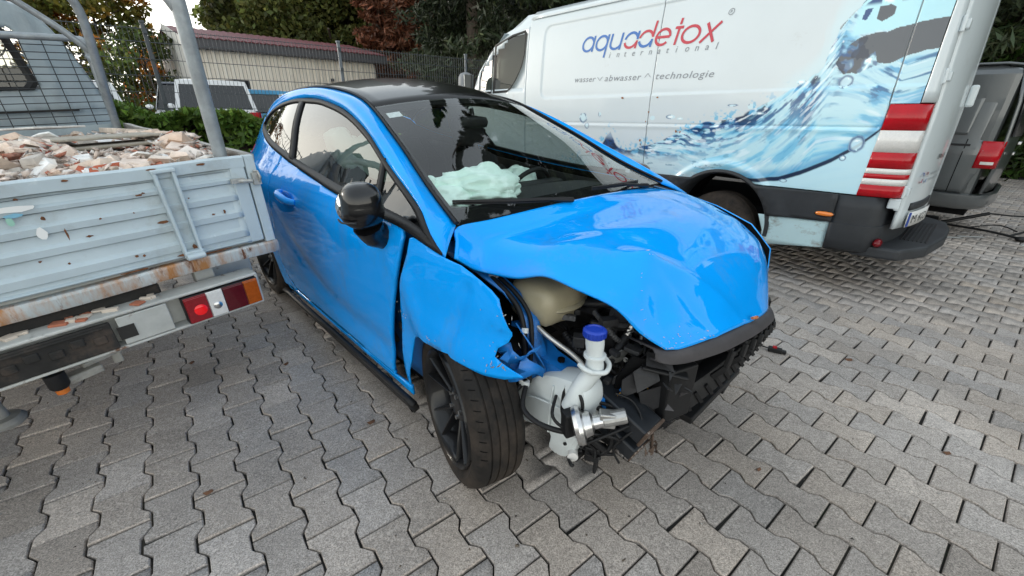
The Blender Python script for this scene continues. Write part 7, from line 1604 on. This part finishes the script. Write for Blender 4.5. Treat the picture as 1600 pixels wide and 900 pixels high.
for x0, x1, z0, z1 in ((5.1, 6.6, .0, 2.15),):
    for a in ((x0, z0, x0 + .05, z1), (x1 - .05, z0, x1, z1), (x0, z1 - .05, x1, z1)): mb.box(((a[0] + a[2]) / 2, -.05, (a[1] + a[3]) / 2), (a[2] - a[0], .05, a[3] - a[1]))
mb.build('door_frame', FASC, hall)
mb = MB(); mb.box((5.85, -.055, 1.5), (.5, .04, .3)); mb.box((4.6, -.09, 2.25), (.10, .12, .10)); mb.build('wall_lamp', FASC, hall)
# ------------------------------------------------------------------ parked cars behind the hedge
CWHITE = mat('parked_white', (.66, .68, .70), .3, coat=.8, noise=(2, .03)); CBLUE = mat('parked_blue', (.10, .36, .60), .35, coat=.6); NAVY = mat('navy_roof', (.02, .028, .05), .3, coat=.7); CG = glass('parked_glass', (.10, .12, .12), .9, 0, 1.6)
def parked(name, label, X, Y, bearing, Ln, Wd, H_, body, roofm, cowl=.95, hood=.9, tail=.05, cat='car', vanlike=False, lampz=1.0):
    """x forward; origin at the middle of the rear"""
    a = R(bearing); t = thing(name, label, cat, frame_matrix(0, 0, 0)); t.matrix_world = Matrix.Translation((X, Y, 0)) @ Matrix.Rotation(math.pi / 2 - a, 4, 'Z')
    w2 = Wd / 2; rows = []
    st = [(0.0, .45, cowl), (.02, .30, cowl + .03), (.5, .28, cowl + .03), (Ln - hood - .4, .28, cowl), (Ln - .35, .30, cowl - .18), (Ln - .05, .35, cowl - .32), (Ln, .45, cowl - .42)]
    for x, z0, z1 in st:
        k = 1 - .06 * ((x - Ln / 2) / (Ln / 2)) ** 4; rows.append([(x, y * w2 * k, z) for y, z in ((-.94, z0), (-1, z0 + .2), (-1.0, (z0 + z1) / 2), (-.97, z1 - .05), (-.90, z1), (0, z1 + .02), (.90, z1), (.97, z1 - .05), (1, (z0 + z1) / 2), (1, z0 + .2), (.94, z0))])
    mb = MB(); mb.grid(rows); mb.add([rows[0][i] for i in range(11)], [tuple(range(11))]); mb.add([rows[-1][i] for i in range(11)], [tuple(range(10, -1, -1))]); b_ = mb.build('body', body, t, smooth=45)
    x0, x1 = tail, tail + (.25 if vanlike else .5); x3 = Ln - hood - .35; x2 = x3 - .75
    top = [(x1, .80, H_ - .06), (x1 + .3, .82, H_), (x2, .82, H_), (x2 + .12, .80, H_ - .05)]
    mb = MB(); mb.grid([[(x, y * w2 * k, z - (.05 if abs(y) == 1 else .0)) for y in (-1, -.85, 0, .85, 1)] for x, k, z in top]); mb.build('roof', roofm, t, smooth=45, solid=.03)
    zb = cowl + .02
    def quad(nm, P, m, inset=.0):
        mb = MB(); mb.add(P, [(0, 1, 2, 3)]); return mb.build(nm, m, t, solid=.01)
    for s in (-1, 1):
        yb, yt = s * w2 * .96, s * w2 * .81
        for nm, xa, xb, xc, xd in (('side_window', x0 + .35, (x0 + x2) / 2, (x0 + x2) / 2, x1 + .15), ('side_window', (x0 + x2) / 2 + .08, x3 - .25, x2 - .05, (x0 + x2) / 2 + .08)): quad(nm, [(xa, yb, zb), (xb, yb, zb), (xc, yt, H_ - .10), (xd, yt, H_ - .10)], CG)
        for nm, xa, xb, xc, xd in (('pillar', x0, x0 + .33, x1 + .13, x1), ('pillar', (x0 + x2) / 2 + .01, (x0 + x2) / 2 + .07, (x0 + x2) / 2 + .07, (x0 + x2) / 2 + .01), ('pillar', x3 - .22, x3 - .10, x2 + .08, x2 - .02)): quad(nm, [(xa, yb * .995, zb - .02), (xb, yb * .995, zb - .02), (xc, yt * .995, H_ - .06), (xd, yt * .995, H_ - .06)], body)
    quad('rear_window', [(x0 + .02, -w2 * .86, zb + .04), (x0 + .02, w2 * .86, zb + .04), (x1 - .02, w2 * .74, H_ - .12), (x1 - .02, -w2 * .74, H_ - .12)], CG)
    mb = MB()
    for s in (-1, 1): mb.add([(x0, s * w2 * .96, zb - .02), (x0, s * w2 * .86, zb - .02), (x1, s * w2 * .74, H_ - .04), (x1, s * w2 * .82, H_ - .04)], [(0, 1, 2, 3)])
    mb.add([(x1 - .03, -w2 * .8, H_ - .13), (x1 - .03, w2 * .8, H_ - .13), (x1, w2 * .8, H_ - .03), (x1, -w2 * .8, H_ - .03)], [(0, 1, 2, 3)]); mb.build('rear_pillars', body, t, solid=.02)
    quad('windscreen', [(x3, -w2 * .88, zb), (x3, w2 * .88, zb), (x2 + .08, w2 * .76, H_ - .06), (x2 + .08, -w2 * .76, H_ - .06)], CG)
    mb = MB(); mb.box(((x0 + x3) / 2, 0, cowl - .1), (x3 - x0 - .3, Wd * .8, .1)); 
    for q in (.35, .6): mb.box((x0 + q * (x3 - x0), 0, cowl + .1), (.15, Wd * .7, .4))
    mb.build('interior', BLACKM, t)
    for s in (-1, 1):
        mb = MB(); mb.box((-.005, s * w2 * .86, lampz), (.05, w2 * .22, .22)); mb.build('tail_lamp', RED_L, t, bevel=.02); mb = MB(); mb.box((Ln - .16, s * w2 * .70, cowl - .28), (.25, w2 * .34, .12), s * -.35); mb.build('headlamp', CLEAR_L, t, bevel=.03)
        mb = MB(); mb.ell((x3 - .15, s * (w2 + .10), cowl + .08), (.06, .10, .07), 10, 8); mb.build('wing_mirror', body, t, smooth=60)
        for x in (.75, Ln - .8):
            wt = thing('wheel', None, None); wt.parent = t; mb = MB(); mb.lathe([(-.1, .2), (-.1, .29), (-.07, .32), (.07, .32), (.1, .29), (.1, .2)], (x, s * (w2 - .09), .32), (0, 1, 0), 22); mb.build('tyre', RUBBER, wt, smooth=40); mb = MB(); mb.lathe([(-.095, .2), (.0, .06), (.095, .2)], (x, s * (w2 - .09), .32), (0, 1, 0), 16); mb.build('rim', ALU, wt, smooth=40)
    return t
def polar(b, d): return d * math.sin(R(b)), d * math.cos(R(b))
x, y = polar(-33.3, 13.6); p1 = parked('parked_estate', 'white boxy car with large dark rear window, seen from behind over the laurel hedge', x, y, -33 - 3, 4.2, 1.80, 1.88, CWHITE, CWHITE, 1.16, .8, vanlike=True, lampz=1.02)
mb = MB(); mb.lathe([(0, .10), (.03, .09), (.045, .04)], (1.3, 0, 1.87), (0, 0, 1), 16); mb.build('roof_aerial', BLACKP, p1, smooth=50)
x, y = polar(-39.8, 15.6); parked('parked_hatchback', 'white car with navy blue roof standing nose towards us left of the fence post', x - 1.5, y + 4.6, 152, 4.1, 1.78, 1.92, CWHITE, NAVY, 1.12, .9)
x, y = polar(-45.6, 9.0); parked('parked_van', 'white van with red tail lamp half hidden behind the truck rack post', x - .3, y + .3, -44, 4.6, 1.78, 1.66, CWHITE, CWHITE, 1.05, .8, vanlike=True, cat='van', lampz=.95)
x, y = polar(-27.3, 15.0); p3 = parked('parked_pickup', 'light blue car with black roof box, just left of the blue hatchback roof', x, y, -60, 4.2, 1.75, 1.72, CBLUE, CBLUE, 1.05, 1.0)
mb = MB(); mb.box((2.0, 0, 1.86), (.5, .5, .26)); mb.build('roof_box', BLACKP, p3, bevel=.03)
x, y = polar(-24.4, 14.6); parked('parked_hatchback', 'white car whose roof shows between the light blue car and the blue hatchback', x, y, -30, 4.0, 1.75, 1.62, CWHITE, CWHITE, 1.0, .9)
# ------------------------------------------------------------------ trees
OAK = leaf_mat('oak_leaf', (.12, .135, .036), .35); AUT = leaf_mat('autumn_leaf', (.25, .165, .045), .4); DKC = leaf_mat('dark_conifer_needles', (.030, .042, .018), .1); BRC = leaf_mat('brown_conifer_needles', (.15, .058, .030), .15); YEL = leaf_mat('yellowing_leaf', (.14, .13, .035))
def at_tint(P, r_):
    k = sst(.45, .6, fbm(P[:, 0] * .5 + 3, P[:, 2] * .5, 7, 3))[:, None]; return (1 - k) * np.array([[.55, .85, .6]]) + k * np.array([[1.6, .95, .5]])
x, y = polar(-41.5, 27); broad_tree('autumn tree with orange and green leaves at the left behind the fence', x, y, 6.6, 2.7, AUT, 3, 80, 560, .20, .05, tint=at_tint)
x, y = polar(-49, 25); broad_tree('reddish shrubby tree behind the truck headboard', x, y, 5.4, 2.6, AUT, 5, 50, 300, .16, .05, tint=lambda P, r_: np.array([[1.0, .62, .6]]), gap=.8)
x, y = polar(-38, 22); broad_tree('dark green low tree left of the storage hall', x, y, 3.7, 1.9, OAK, 6, 45, 420, .14, .05, tint=lambda P, r_: np.array([[.55, .65, .6]]))
for k, (b, d, h_, rad, nm, sd) in enumerate(((-26.8, 33, 11.5, 3.6, 'loose green tree with sky gaps above the left half of the hall roof', 11), (-23.5, 32, 12.5, 4.6, 'dense green tree above the middle of the hall roof', 12), (-18.5, 30, 11.5, 4.2, 'dark green tree above the right end of the hall roof', 13))):
    x, y = polar(b, d); broad_tree(nm, x, y, h_, rad, OAK, sd, 100, 520 if k == 0 else 760, .26, .08, 'tall trees behind the hall', tint=lambda P, r_, k=k: np.full((1, 3), [1.15, .85, .58][k]), gap=.9 if k == 0 else 1.1)
x, y = polar(-15.2, 24); conifer('leftmost reddish brown dying conifer right of the hall', x, y, 10.5, 2.2, BRC, 21, 28000, .32, 'brown dying conifers')
x, y = polar(-12.2, 23); conifer('middle reddish brown dying conifer between the hall and the dark conifers', x, y, 11.0, 1.9, BRC, 22, 26000, .32, 'brown dying conifers')
x, y = polar(-9.6, 23.5); conifer('rightmost reddish brown dying conifer, next to the dark conifers', x, y, 11.5, 1.8, BRC, 23, 26000, .32, 'brown dying conifers')
x, y = polar(-8.6, 27); broad_tree('yellowing tree glimpsed between brown and dark conifers', x, y, 8.5, 1.7, YEL, 24, 30, 300, .2, .2)
for k, (b, d, h_, nm) in enumerate(((-6.4, 20, 13, 'dark conifer directly right of the brown conifers'), (-2.5, 19.5, 14, 'dark conifer behind the white van mirror'), (2.5, 20, 14, 'dark conifer above the white van cab roof'))):
    x, y = polar(b, d); conifer(nm, x, y, h_, 2.5, DKC, 31 + k, 40000, .26, 'dark conifers behind the white van', base=.0)
for k, (b, d, h_, nm) in enumerate(((-3, 15.5, 17, 'tall dark conifer behind the white van cab'), (8, 14, 18, 'tall dark conifer behind the front half of the white van'), (18, 13.5, 19, 'tallest dark conifer behind the middle of the white van'), (28, 13.5, 18, 'tall dark conifer behind the rear half of the white van'), (39, 14.5, 16, 'dark conifer behind the rear of the white van'))):
    x, y = polar(b, d); conifer(nm, x, y, h_, 3.4, DKC, 41 + k, 80000, .22, 'tall conifers hidden behind the white van', base=.05)
